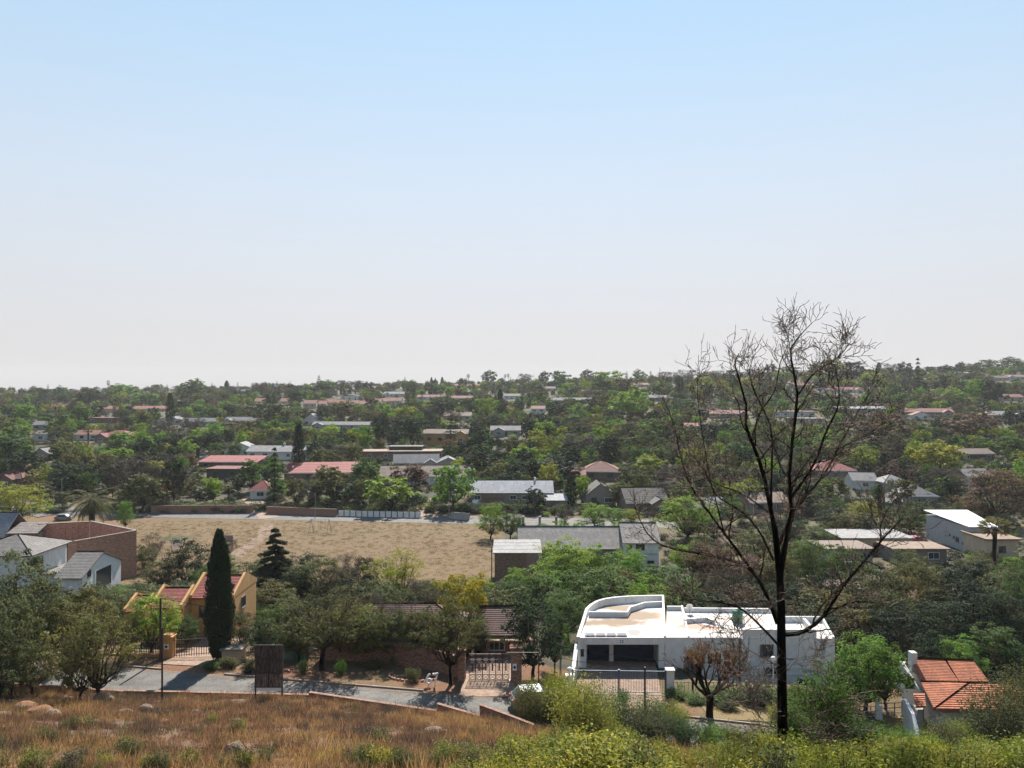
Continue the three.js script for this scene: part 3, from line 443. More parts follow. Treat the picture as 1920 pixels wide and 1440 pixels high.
const FH = [
  [110, 762, 34, 'gable', 'terra', 'white', 'small terracotta roofed house below the twin skyline palms'], [250, 766, 134, 'gable', 'terra', 'cream', 'long terracotta roofed house in front of the tall lone palm', { d: 11 }],
  [190, 784, 46, 'flat', 'maroon', 'brown', 'low dark house with a flat maroon roof'], [214, 818, 60, 'hip', 'red', 'brown', 'pinkish red hip roofed house above the bright garden trees', { d: 12, rise: 2.6 }], [161, 814, 40, 'gable', 'pink', 'white', 'small pink roofed wing beside the red hip roofed house'],
  [75, 796, 30, 'gable', 'grey', 'grey', 'small grey roofed house among olive trees'], [74, 815, 24, 'flat', 'pale', 'white', 'little white flat roofed outbuilding'], [78, 850, 34, 'front', 'grey', 'grey', 'grey gabled cottage half hidden by a clipped round tree'],
  [14, 896, 60, 'hip', 'maroon', 'brown', 'brown tiled hip roofed house above the yellow green tree', { d: 12, rise: 2.8 }], [318, 787, 46, 'front', 'grey', 'white', 'grey gabled house beside the tall dark cypress'], [372, 790, 60, 'gable', 'slate', 'grey', 'long slate grey roof next to the tall dark cypress'], [452, 788, 62, 'gable', 'slate', 'grey', 'long slate roofed house among brown trees'],
  [448, 842, 56, 'front', 'pale', 'white', 'white house with a pale grey front gable', { rise: 2.6 }], [520, 846, 114, 'gable', 'pale', 'white', 'long white house with a pale grey roof and chimney', { d: 10, chimney: 0.55, wallH: 3.4 }],
  [428, 866, 110, 'mono', 'red', 'brown', 'low house with a bright red sheet roof behind dark trees', { rise: 1.3, d: 11 }], [420, 880, 64, 'flat', 'maroon', 'dark', 'dark carport with layered flat roofs'], [486, 918, 36, 'hip', 'red', 'white', 'small white garage with a red hip roof', { d: 7, rise: 2.4, wallH: 2.8 }],
  [314, 737, 22, 'gable', 'terra', 'white', 'orange roofed house on the skyline'], [460, 733, 40, 'gable', 'grey', 'grey', 'grey roofed house on the skyline'], [600, 886, 138, 'mono', 'red', 'brown', 'long bungalow with a bright red sheet roof', { rise: 2.4, d: 11 }],
  [640, 796, 110, 'gable', 'grey', 'grey', 'long plain grey roofed house on the mid slope', { rise: 1.5 }], [585, 788, 32, 'front', 'pale', 'white', 'white house with a steep pale gable', { rise: 4 }], [752, 847, 146, 'flat', 'tan', 'brown', 'long flat roofed house with a pinkish roof edge', { wallH: 3.2, d: 10 }], [760, 838, 60, 'flat', 'dark', 'dark', 'dark clerestory storey on the flat roofed house', { wallH: 4.4, d: 6 }],
  [778, 866, 84, 'gable', 'slate', 'grey', 'blue grey gabled roof behind the brown roofed house', { rise: 2.6 }], [838, 868, 44, 'front', 'slate', 'grey', 'small blue grey front gable behind the brown roofed house'], [795, 892, 170, 'gable', 'brown', 'white', 'wide grey brown tiled roof over a white house', { d: 12, rise: 2.7, wallH: 3 }],
  [836, 812, 84, 'gable', 'brown', 'ochre', 'two storey ochre house with a brown roof', { wallH: 5.6, rise: 1.6 }], [803, 744, 42, 'gable', 'pink', 'white', 'pink roofed house beside the pointed conifer'], [868, 746, 44, 'gable', 'pink', 'cream', 'pink roofed house with cream walls on the upper slope'], [858, 779, 52, 'gable', 'tan', 'cream', 'tan roofed house on the mid slope'], [948, 806, 56, 'gable', 'grey', 'grey', 'grey roofed house beside the dark garden tree'],
  [660, 744, 44, 'front', 'pale', 'white', 'pale double gabled house behind the terracotta row'], [880, 716, 54, 'gable', 'terra', 'cream', 'orange roofed house with cream walls on the skyline'], [706, 722, 36, 'gable', 'brown', 'cream', 'brown roofed house on the skyline'], [740, 738, 40, 'gable', 'pale', 'white', 'white house with pale roof below the skyline trees'],
  [1074, 750, 72, 'gable', 'grey', 'brown', 'long grey roofed house above the mid slope'], [1198, 721, 36, 'gable', 'terra', 'cream', 'orange roofed house below the skyline gap'], [1130, 884, 70, 'hip', 'maroon', 'brown', 'deep red hip roofed house among dark trees', { d: 12, rise: 3 }], [1085, 889, 26, 'gable', 'terra', 'brown', 'small orange roof beside the deep red hip roof'], [1126, 928, 56, 'front', 'dark', 'stone', 'dark gabled thatch coloured cottage', { rise: 3.2 }], [1210, 940, 80, 'gable', 'dark', 'brown', 'dark brown roofed house under bare branches', { rise: 3, d: 11 }],
  [1368, 775, 72, 'gable', 'pink', 'brown', 'pinkish red long roof seen through the bare tree'], [1234, 745, 40, 'gable', 'grey', 'grey', 'grey roofed house behind the big bright tree'], [1010, 766, 26, 'gable', 'pink', 'white', 'small pink roofed house on the upper slope'], [1305, 800, 40, 'gable', 'terra', 'brown', 'small orange roof seen past the bare tree'], [1035, 728, 40, 'gable', 'brown', 'cream', 'brown roofed house with cream walls near the skyline'],
  [1580, 730, 76, 'gable', 'red', 'white', 'long red roofed house near the skyline conifer'], [1504, 722, 36, 'gable', 'red', 'grey', 'red roofed house behind the bare tree top'], [1490, 772, 76, 'flat', 'tan', 'white', 'flat roofed house with an orange roof edge', { wallH: 3.4 }], [1515, 785, 64, 'flat', 'pale', 'cream', 'low cream house with a pale flat roof'], [1618, 766, 86, 'mono', 'pale', 'grey', 'pale sheet roofed hall on the upper slope', { rise: 1.2 }], [1738, 772, 98, 'gable', 'pink', 'stone', 'long pinkish red roof with a small front gable', { d: 10, rise: 2 }], [1728, 778, 34, 'front', 'pink', 'white', 'projecting gable of the long pinkish red house', { d: 5, rise: 2 }],
  [1885, 778, 68, 'hip', 'pale', 'white', 'pale grey hip roofed house beside dark trees'], [1870, 708, 40, 'gable', 'brown', 'cream', 'brown roofed house with cream walls on the far ridge'], [1905, 706, 36, 'gable', 'tan', 'white', 'tan roofed house with white walls on the far ridge'], [1898, 744, 44, 'gable', 'pink', 'cream', 'pinkish roofed house below the far ridge'], [1568, 882, 76, 'hip', 'red', 'stone', 'broad red hip roof beside the clipped yellow green tree', { d: 12, rise: 3 }], [1626, 900, 44, 'gable', 'grey', 'white', 'grey roofed white annexe below the broad red roof'],
  [1832, 850, 64, 'gable', 'brown', 'dark', 'dark timber shed with a brown roof', { rise: 1.6 }], [1834, 892, 54, 'gable', 'grey', 'white', 'white walled house with a grey roof beside the large yellow green tree'], [1728, 930, 64, 'hip', 'slate', 'grey', 'dark slate roofed house with grey walls', { rise: 2.6 }], [1704, 945, 40, 'front', 'slate', 'grey', 'grey gabled garage below the slate roofed house', { rise: 2 }], [1438, 940, 76, 'gable', 'tan', 'stone', 'beige roofed house behind the forked bare tree'], [1325, 730, 40, 'gable', 'brown', 'brown', 'brown roofed house half hidden by upper slope trees'], [1400, 712, 24, 'gable', 'terra', 'white', 'small orange roof on the ridge behind the bare twigs'],
  [1680, 905, 46, 'hip', 'pale', 'grey', 'pale hip roofed pavilion beside the narrow cypress', { d: 7 }], [960, 742, 30, 'gable', 'grey', 'white', 'grey roofed white house above the hillside street'], [1790, 700, 40, 'gable', 'grey', 'cream', 'grey roofed house with cream walls among ridge trees'], [1330, 950, 60, 'gable', 'slate', 'stone', 'slate roofed stone house behind the twisted branches'],
];
for (const a of FH) { const q = rng(a[0] * 3 + a[1]); farHouse(a[0], a[1], a[2], a[3], a[4], a[5], a[6], { yaw: rr(-0.16, 0.16, q), ...(a[7] || {}) }); }
// the terracotta row: nine stepped units and two singles beyond it
{ const units = [[486, 752, 18], [533, 752, 16], [580, 756, 24], [601, 757, 20], [620, 754, 22], [640, 755, 20], [662, 756, 20], [683, 757, 18], [704, 753, 20], [722, 752, 18], [741, 751, 22]];
  units.forEach(([px, py, w], i) => farHouse(px, py, w, 'gable', i % 4 === 2 ? 'pink' : 'terra', 'cream', 'terracotta roofed unit of the stepped townhouse row', { yaw: 0.05, d: 10, wallH: 3.5 + (i % 3) * 0.4, rise: 2.4, name: 'townhouse', group: 'terracotta townhouse row' })); }
// ------------------------------------------------------------------ near buildings; parts are given in world metres and moved to the thing's base
function at(name, label, category, x, y, z, group) { const o = thing(name, label, category, [x, y, z], 0, group); o.put = (n, g, m, parent = o) => { const q = Array.isArray(g) ? merge(g) : g; q.translate(-x, -y, -z); return part(n, q, m, parent); }; o.win = (wx, wy, wz, w, h, side, fm, bars) => windowAt(o, wx - x, wy - y, wz - z, w, h, side, fm, bars); return o; }
function prism(poly, y0, y1) { // poly: [x, z] list, any turn
  const t = [], sh = poly.map(([x, z]) => new THREE.Vector2(x, z)), f = THREE.ShapeUtils.triangulateShape(sh, []);
  for (const [a, b, c] of f) { const [A, B, C2] = [a, b, c].map((i) => poly[i]); t.push(V(A[0], y1, A[1]), V(C2[0], y1, C2[1]), V(B[0], y1, B[1]), V(A[0], y0, A[1]), V(B[0], y0, B[1]), V(C2[0], y0, C2[1])); }
  poly.forEach((p, i) => { const q = poly[(i + 1) % poly.length]; t.push(...quad(V(p[0], y0, p[1]), V(q[0], y0, q[1]), V(q[0], y1, q[1]), V(p[0], y1, p[1]))); });
  return tri(t);
}
function wallRun(pts, h, t) { // pts: base points; h: heights (number or list); a continuous wall of thickness t
  const H = pts.map((_, i) => Array.isArray(h) ? h[i] : h), L = [], Rr = [];
  pts.forEach((p, i) => { const a = pts[Math.max(0, i - 1)], b = pts[Math.min(pts.length - 1, i + 1)], d = V(b.x - a.x, 0, b.z - a.z).normalize(), n = V(-d.z, 0, d.x).multiplyScalar(t / 2); L.push(p.clone().add(n)); Rr.push(p.clone().sub(n)); });
  const up = (v, k) => v.clone().add(V(0, k, 0)), o = [];
  for (let i = 0; i + 1 < pts.length; i++) { const j = i + 1; o.push(...quad(L[i], L[j], up(L[j], H[j]), up(L[i], H[i])), ...quad(Rr[j], Rr[i], up(Rr[i], H[i]), up(Rr[j], H[j])), ...quad(up(L[i], H[i]), up(L[j], H[j]), up(Rr[j], H[j]), up(Rr[i], H[i]))); }
  const e = pts.length - 1; o.push(...quad(L[0], up(L[0], H[0]), up(Rr[0], H[0]), Rr[0]), ...quad(L[e], Rr[e], up(Rr[e], H[e]), up(L[e], H[e])));
  return tri(o);
}
// ---- the white flat-roofed villa
{
  const D = -24.2, P = (px, py, y = D) => onPlane(px, py, y), xz = (v) => [v.x, v.z], Zf = 75.1, x0 = 6.3;
  const o = at('villa', 'large white flat roofed villa with open double garage and curved roof parapet', 'house', 16, -27, -80);
  const FL = V(x0, D, -Zf), FR = V(14.6, D, -Zf), curve = [[1100, 1152], [1108, 1145], [1119, 1139], [1134, 1134.5], [1155, 1131.5], [1180, 1129.5], [1212, 1128.5], [1243, 1128]].map(([a, b]) => P(a, b)), BR = curve[curve.length - 1];
  const deckA = [FL, ...curve, FR];
  // roof deck with its weather stains
  const stains = tex(512, (u, v) => {
    const x = 5 + u * 28, Z = 74 + v * 16, n = fbm(x * 0.5, Z * 0.5, 5) * 1.3, s = (cx, cz, rx, rz, e = 0.35) => sst(1 + e, 1 - e, Math.hypot((x - cx) / rx, (Z - cz) / rz) + n * 0.9);
    const b = Math.max(s(10.2, 79.9, 3.5, 1.5), s(13.4, 82.6, 1.9, 2.2) * 0.9, s(11.2, 85.2, 2.5, 0.9) * 0.9), g = s(11.9, 76.5, 0.75, 1.0, 0.1) * (x < 14 ? 0.75 : 0), rd = Math.max(s(18.8, 78.4, 2, 0.9), s(16.2, 81.5, 1.3, 2.2) * 0.5, s(24, 81, 3, 0.8) * 0.35), k = 232 + 30 * fbm(x * 2, Z * 2, 3) + 10 * noise(x * 9, Z * 9);
    let c = [k, k * 0.975, k * 0.95]; c = c.map((q, i) => mix(q, [160, 136, 112][i], b)); c = c.map((q, i) => mix(q, [205, 150, 125][i], rd * 0.7)); return c.map((q, i) => mix(q, [165, 160, 158][i], g));
  });
  const deckMat = M('roof_deck', [0.60, 0.59, 0.58], { map: stains, roughness: 0.9 });
  const deckGeo = (poly, y) => { const g = prism(poly.map(xz), y - 0.06, y), p = g.attributes.position, uv = g.attributes.uv; for (let i = 0; i < p.count; i++) uv.setXY(i, (p.getX(i) - 5) / 28, (-p.getZ(i) - 74) / 16); return g; };
  o.put('roof_slab', prism(deckA.map(xz), D - 0.66, D - 0.062), white); const roof = o.put('roof_deck', deckGeo(deckA.map((v) => v.clone()), D), deckMat);
  // body behind the garage
  const Zg = 78.4; o.put('wall', prism([[x0 + 0.5, -Zg], ...curve.map((v) => [v.x + 0.15, v.z + 0.2]), [15.2, -Zg]].map(([a, b]) => [a, b]), -31, D - 0.663), white);
  o.put('garage_side_wall', prism([[x0 + 0.02, -Zf - 0.02], [x0 + 0.8, -Zf - 0.02], [x0 + 1.1, -Zg + 0.003], [x0 + 0.5, -Zg + 0.003]], -27.6, D - 0.663), white);
  o.put('garage_side_wall', prism([[14.0, -Zf - 0.02], [14.58, -Zf - 0.02], [14.9, -Zg + 0.003], [14.2, -Zg + 0.003]], -27.6, D - 0.663), white);
  o.put('garage_column', slab(9.55, 9.95, -27.6, D - 0.663, -77.6, -77.2), white);
  const navy = M('garage_navy', [0.01, 0.026, 0.07], { roughness: 0.55 });
  for (const [a, b] of [[7.5, 9.65], [9.85, 14.1]]) { const gd = [slab(a, b, -27.5, D - 0.7, -Zg + 0.01, -Zg + 0.06)]; for (let y = -27.2; y < D - 0.8; y += 0.5) gd.push(slab(a, b, y, y + 0.44, -Zg + 0.06, -Zg + 0.09)); o.put('garage_door', gd, navy); }
  // right-hand wings
  const poly2 = [[14.62, -Zf - 0.06], [21.8, -Zf - 0.06], [21.8, -84], [18.2, -84], [18.1, -84.4], [16.6, -84.4]];
  const poly3 = [[21.82, -Zf + 0.25], [30.7, -Zf + 0.25], [31.7, -80.3], [26.8, -80.3], [27.6, -83.6], [21.82, -83.6]];
  o.put('wall', prism(poly2, -31, D - 0.062), white); o.put('wall', prism(poly3, -32, D - 0.062), white);
  o.put('roof_deck', deckGeo(poly2.map(([a, b]) => V(a, D, b)), D), deckMat, o); o.put('roof_deck', deckGeo(poly3.map(([a, b]) => V(a, D, b)), D), deckMat, o);
  // parapets
  const left = [FL, FL.clone().lerp(curve[0], 0.5), ...curve]; o.put('parapet', wallRun(left.map((v) => v.clone()), [0.1, 0.32, 0.6, 0.66, 0.7, 0.72, 0.72, 0.72, 0.72, 0.72], 0.3), white);
  o.put('parapet', wallRun([P(1104, 1156), P(1176, 1156.5), P(1181, 1147), P(1209, 1138), P(1243, 1136.5)], 0.52, 0.25), white);
  o.put('parapet', wallRun([V(14.62, D, -Zf - 0.15), V(BR.x, D, BR.z)], [0.12, 0.75], 0.22), white);
  o.put('parapet', wallRun([V(BR.x - 0.2, D, -84.3), V(18.15, D, -84.3)], 0.42, 0.22), white); o.put('parapet', wallRun([V(16.9, D, -Zf - 0.2), V(18.15, D, -84.1)], [0.1, 0.55], 0.2), white);
  o.put('parapet', wallRun([V(18.3, D, -83.7), V(27.4, D, -83.4)], 0.42, 0.22), white);
  const bow = []; for (let i = 0; i <= 8; i++) { const t = i / 8; bow.push(V(17.4 + 3 * t, D, -79.6 - 0.5 * Math.sin(t * 2.2) + (t > 0.8 ? (t - 0.8) * 4 : 0))); } o.put('roof_wall', wallRun(bow, 0.42, 0.2), white);
  o.put('parapet', wallRun([V(21.95, D, -Zf + 0.1), V(28.9, D, -Zf + 0.1)], 0.85, 0.26), white); o.put('parapet', wallRun([V(28.9, D, -Zf + 0.1), V(29.3, D, -79)], 0.7, 0.24), white);
  o.put('parapet', wallRun([V(30.6, D, -Zf + 0.12), V(31.55, D, -80.1), V(27, D, -80.15)], [0.12, 0.55, 0.55], 0.24), white);
  // windows and doors of the front
  const z2 = -Zf - 0.06, z3 = -Zf + 0.25;
  o.win(24.2, -25.35, z3, 1.2, 1.1, 'z', frameDark, 2); o.win(24.7, -27.35, z3, 1, 0.7, 'z', frameDark, 1); o.win(19.3, -26.2, z2, 1.4, 1.1, 'z', frameWhite, 1); o.win(27.9, -28.6, z3, 1.5, 1.1, 'z', frameDark, 1); 
  o.put('door', slab(16.4, 17.6, -28.2, -26.1, z2 + 0.005, z2 + 0.07), M('door_blue', [0.10, 0.15, 0.19], { roughness: 0.5 })); o.put('door_frame', [slab(16.25, 16.39, -28.2, -25.95, z2 + 0.003, z2 + 0.1), slab(17.61, 17.75, -28.2, -25.95, z2 + 0.003, z2 + 0.1), slab(16.39, 17.61, -26.08, -25.95, z2 + 0.003, z2 + 0.1)], frameWhite);
  for (const y of [-27.05, -27.65]) o.put('facade_ledge', slab(22.1, 28.9, y, y + 0.07, z3 + 0.003, z3 + 0.08), white);
  o.put('facade_ledge', slab(27.6, 30.2, -27.3, -27.24, z3 + 0.003, z3 + 0.07), grey);
  o.put('downpipe', tube([V(21.7, D - 0.1, z2 + 0.08), V(21.7, -30.5, z2 + 0.08)], [0.05, 0.05], 6), grey);
  o.put('wall_plaque', slab(6.55, 6.85, -26, -25.3, -Zf - 0.015, -Zf + 0.04), iron);
  { const c = document.createElement('canvas'); c.width = 64; c.height = 48; const g = c.getContext('2d'); g.fillStyle = '#d9d8d5'; g.fillRect(0, 0, 64, 48); g.fillStyle = '#3a3a3a'; g.font = 'bold 44px sans-serif'; g.textAlign = 'center'; g.textBaseline = 'middle'; g.fillText('22', 32, 26); const t = new THREE.CanvasTexture(c); t.colorSpace = THREE.SRGBColorSpace; const pg = new THREE.PlaneGeometry(0.56, 0.42); pg.translate(10.45, D - 0.33, -Zf + 0.012); const m = new THREE.MeshStandardMaterial({ map: t, roughness: 0.8 }); const q = part('house_number', pg.translate(-16, 27, 80), m, o); }
  // slanting flank wall of the drive
  o.put('flank_wall', wallRun([V(6.15, -27.4, -Zf + 0.1), V(5.15, -27.4, -68.6)], [2.65, 1.0], 0.35), white);
  // things on the roof
  const panelM = M('solar_panel', [0.10, 0.10, 0.13], { roughness: 0.18 });
  for (let i = 0; i < 4; i++) { const s = at('solar_panel', 'grey solar panel in the row along the front edge of the white roof', 'solar panel', 7.5 + i * 1.02, D, -75.75, 'solar panels on the villa roof'); s.put('cell_sheet', [box(0.92, 0.03, 0.62, 7.5 + i * 1.02, D + 0.13, -75.75)], panelM); s.put('rim', [box(0.97, 0.025, 0.03, 7.5 + i * 1.02, D + 0.13, -75.42), box(0.97, 0.025, 0.03, 7.5 + i * 1.02, D + 0.13, -76.08), box(0.03, 0.026, 0.63, 7.02 + i * 1.02, D + 0.13, -75.75), box(0.03, 0.026, 0.63, 7.98 + i * 1.02, D + 0.13, -75.75)], steel); s.put('rail', [box(0.05, 0.12, 0.6, 7.25 + i * 1.02, D + 0.055, -75.75), box(0.05, 0.12, 0.6, 7.75 + i * 1.02, D + 0.055, -75.75)], steel); }
  const tank = at('water_tank', 'dark green ribbed water tank on the white roof', 'water tank', 22.9, D, -80), pr = [[0, 1.42], [0.16, 1.42], [0.18, 1.34], [0.44, 1.22]]; for (let i = 0; i < 6; i++) pr.push([0.5, 1.14 - i * 0.19], [0.54, 1.06 - i * 0.19]); pr.push([0.5, 0.02], [0, 0.0]);
  const lg = new THREE.LatheGeometry(pr.map(([a, b]) => new THREE.Vector2(a, b)), 20); tank.put('tank_body', lg.translate(22.9, D, -80), M('tank_green', [0.012, 0.11, 0.06], { roughness: 0.45 })); tank.put('pipe', tube([V(23.5, D, -79.8), V(23.5, D + 0.6, -79.8), V(23.35, D + 0.6, -79.9)], [0.04, 0.04, 0.04], 6), grey);
  const dish = at('satellite_dish', 'pale satellite dish on the white roof parapet', 'satellite dish', 18.7, D, -82.9), dg = new THREE.SphereGeometry(0.62, 16, 6, 0, 6.283, 0, 0.62); dg.rotateX(-1.1); dg.translate(18.7, D + 0.55, -82.5); dish.put('reflector', dg.toNonIndexed(), frameWhite); dish.put('mast', [cyl(0.03, 0.03, 0.7, 6, 18.7, D, -82.9), bar(V(18.7, D + 0.65, -82.9), V(18.7, D + 0.9, -83.2), 0.03)], steel);
  // paved drive and its front fence
  const dr = []; for (let Z = 63; Z <= 78.2; Z += 0.95) dr.push([mix(8.6, 10.3, (Z - 64) / 14), Z]);
  structure('driveway', strip(dr, 7.6, 0.05, 1, 6), paving, 'pale brick paved drive of the white villa');
  const fence = (label, xa, xb, za, zb, y0, h, bars, mat, post = []) => { const f = at('steel_fence', label, 'fence', (xa + xb) / 2, y0, (za + zb) / 2), L = (t) => [mix(xa, xb, t), mix(za, zb, t)]; for (const y of [0.12, h - 0.06]) { const [a, b] = [L(0), L(1)]; f.put('rail', bar(V(a[0], y0 + y, a[1]), V(b[0], y0 + y, b[1]), 0.06), mat); } for (let i = 0; i <= bars; i++) { const [x, z] = L(i / bars); f.put('bar', slab(x - 0.014, x + 0.014, y0 + 0.05, y0 + h, z - 0.014, z + 0.014), mat); } for (const t of post) { const [x, z] = L(t); f.put('post', slab(x - 0.07, x + 0.07, y0 - 0.3, y0 + h + 0.08, z - 0.07, z + 0.07), mat); } return f; };
  const blueSteel = M('blue_steel', [0.05, 0.075, 0.13], { roughness: 0.5, metalness: 0.3 });
  fence('tall blue grey barred sliding gate across the white villa drive', 5.25, 13.3, -68.5, -68.2, -26.85, 2.0, 58, blueSteel, [0, 0.5, 1]);
  fence('low dark railing on the garden wall of the white villa', 13.6, 20.5, -69.2, -69.0, -27.2, 1.1, 22, iron, [0, 0.33, 0.66, 1]);
  const gw = at('garden_wall', 'low white garden wall in front of the white villa', 'wall', 18, -27.6, -69.4); gw.put('wall', wallRun([V(13.5, -28.4, -69.7), V(22.6, -29, -69.5)], [1.3, 1.75], 0.25), white); gw.put('coping', wallRun([V(13.45, -27.098, -69.7), V(22.65, -27.248, -69.5)], 0.07, 0.36), white);
  const pier = (x, z, y, h, w, label) => { const p = at('gate_pier', label, 'pier', x, y, z); p.put('shaft', slab(x - w / 2, x + w / 2, y, y + h, z - w / 2, z + w / 2), white); p.put('cap', slab(x - w / 2 - 0.06, x + w / 2 + 0.06, y + h + 0.002, y + h + 0.1, z - w / 2 - 0.06, z + w / 2 + 0.06), white); return p; };
  pier(5.0, -68.4, -27.1, 1.75, 0.6, 'white gate pier carrying a ball lamp beside the villa drive'); pier(13.7, -68.3, -27.1, 2.3, 0.65, 'tall white gate pier between villa drive and garden railing');
  const lampGlass = M('lamp_globe', [0.75, 0.74, 0.72], { roughness: 0.3 });
  const globe = (x, y, z, label) => { const l = at('globe_lamp', label, 'lamp', x, y, z); l.put('neck', cyl(0.06, 0.05, 0.2, 8, x, y, z), iron); l.put('globe', ball(0.24, x, y + 0.42, z, 14), lampGlass); };
  globe(5.0, -25.248, -68.4, 'white ball lamp on the gate pier beside the villa drive');
  { const x = 23, z = -69.3, y = gy(x, z) - 0.1, l = at('garden_lamp', 'white ball lamp on a short post before the villa front', 'lamp', x, y, z); l.put('post', cyl(0.06, 0.05, 2.2, 8, x, y, z), frameWhite); l.put('globe', ball(0.24, x, y + 2.4, z, 14), lampGlass); }
  structure('lawn', strip([[15.5, 63.8], [26, 63.4]], 4.4, 0.06, 1, 5), M('lawn_dry', [0.30, 0.22, 0.06], { map: rep(texGround, 0.5) }), 'small dry golden lawn in front of the white villa');
}
// ---- white two-storey house with grey roof and its garage wing, and the tall brick court beyond
{
  const o = at('house', 'white two storey house with grey tiled hip roof and gabled garage wing', 'house', -70, -32, -120), tile = roofMat('roof_tile_grey', [0.212, 0.200, 0.191]);
  o.put('wall', slab(-80.3, -70.4, -33, -24.9, -124.6, -115), white); o.put('roof', hipRoof(-80.3, -70.4, -124.6, -115, -24.95, 2.1, 16, 0.7), tile);
  const gx0 = -65.4, gx1 = -61.8, z0 = -124.4, z1 = -113.2, ye = -27.6, rise = 2.3;
  o.put('wall', [slab(gx0, gx1, -33, ye, z0, z1), gableWall(gx1 - 0.1, z0, z1, ye, rise)], white); const gr = gableRoof(gx0, gx1, z0, z1, ye + 0.03, rise, 18, 0.6, 0.28); o.put('garage_roof', gr, tile); o.put('link_wall', slab(-70.39, gx0 - 0.001, -33, -28.4, -124, -117.5), white); o.put('link_roof', slab(-70.39, gx0 - 0.3, -28.398, -28.2, -124.3, -117.2), tile);
  o.win(-70.4, -26.5, -116.8, 2.6, 1.5, 'x', frameDark, 5); o.win(-70.4, -26.5, -115.6, 0.9, 1.4, 'x', frameDark, 1); o.win(-70.4, -30, -116.3, 1.2, 1.9, 'x', frameDark, 2); o.win(-70.4, -32, -116.2, 1.2, 0.9, 'x', frameDark, 2);
  o.put('garage_door', slab(gx1 - 0.05, gx1 + 0.02, -30.6, -27.8, -121.3, -116.9), M('garage_dark', [0.02, 0.018, 0.018])); o.put('door_surround', [slab(gx1, gx1 + 0.06, -30.6, -27.6, -116.88, -116.65), slab(gx1, gx1 + 0.06, -30.6, -27.6, -121.55, -121.32), slab(gx1, gx1 + 0.06, -27.78, -27.6, -121.3, -116.9)], white); o.win(gx1, -27.75, -115, 0.9, 1.0, 'x', frameDark, 1);
  o.put('downpipe', tube([V(-70.3, -25, -124.5), V(-70.3, -29, -124.5)], [0.06, 0.06], 6), grey);
  houses.push({ x: -70, z: -120, w: 18, d: 12, desc: 'white two storey house', Z: 120, px: 100, py: 1060, wpx: 200, H: 9, y: -32 });
  const run = (pts, top, label, mat) => { const c = at('court_wall', label, 'wall', pts[0][0], -33, -pts[0][1]); const P = pts.map(([x, Z]) => V(x, ground(x, Z) - 0.4, -Z)); c.put('wall', wallRun(P, P.map((p) => top - p.y), 0.3), mat); c.put('coping', wallRun(P.map((p) => V(p.x, top + 0.002, p.z)), 0.12, 0.42), concrete); for (let i = 0; i + 1 < P.length; i++) for (let k = 1; k < 4; k++) { const q = P[i].clone().lerp(P[i + 1], k / 4); c.put('buttress', slab(q.x - 0.24, q.x + 0.24, q.y, top, q.z - 0.24, q.z + 0.24), mat); } };
  run([[-74.2, 127.6], [-66.9, 140]], -26.1, 'tall brown brick court wall facing the dry field path', brick);
  run([[-67, 140.2], [-80, 149.5]], -26.1, 'tall orange brick court wall with buttresses behind the white house', brickLight);
  run([[-80.2, 149.6], [-88.4, 147]], -26.2, 'orange brick end wall of the court beside the small slate roof', brickLight);
  structure('court_floor', (() => { const g = prism([[-76, -128], [-67.4, -140], [-80, -149], [-94, -144.6], [-92, -130]], -32.2, -31.4); return g; })(), M('court_earth', [0.36, 0.18, 0.1], { map: rep(texGround, 0.3) }), 'red earth floor of the brick court');
  const s = at('house', 'small house with steep slate roof behind the brick court', 'house', -100, -33.5, -146); s.put('wall', slab(-112, -92.4, -35, -27.4, -151, -143), WALL.dark); s.put('roof', gableRoof(-112, -92.4, -151, -143, -27.4, 3.4, 14), roofMat('roof_slate_light', [0.289, 0.297, 0.315])); s.put('lean_to_roof', courses(V(-92, -27.2, -143.2), V(-86.6, -27.2, -143.6), V(-87, -25.9, -148), V(-92, -25.9, -147.6), 7), roofMat('roof_lean', [0.281, 0.246, 0.221])); s.put('lean_to_wall', slab(-91.9, -87, -34, -27.3, -146.8, -143.9), WALL.brown);
}
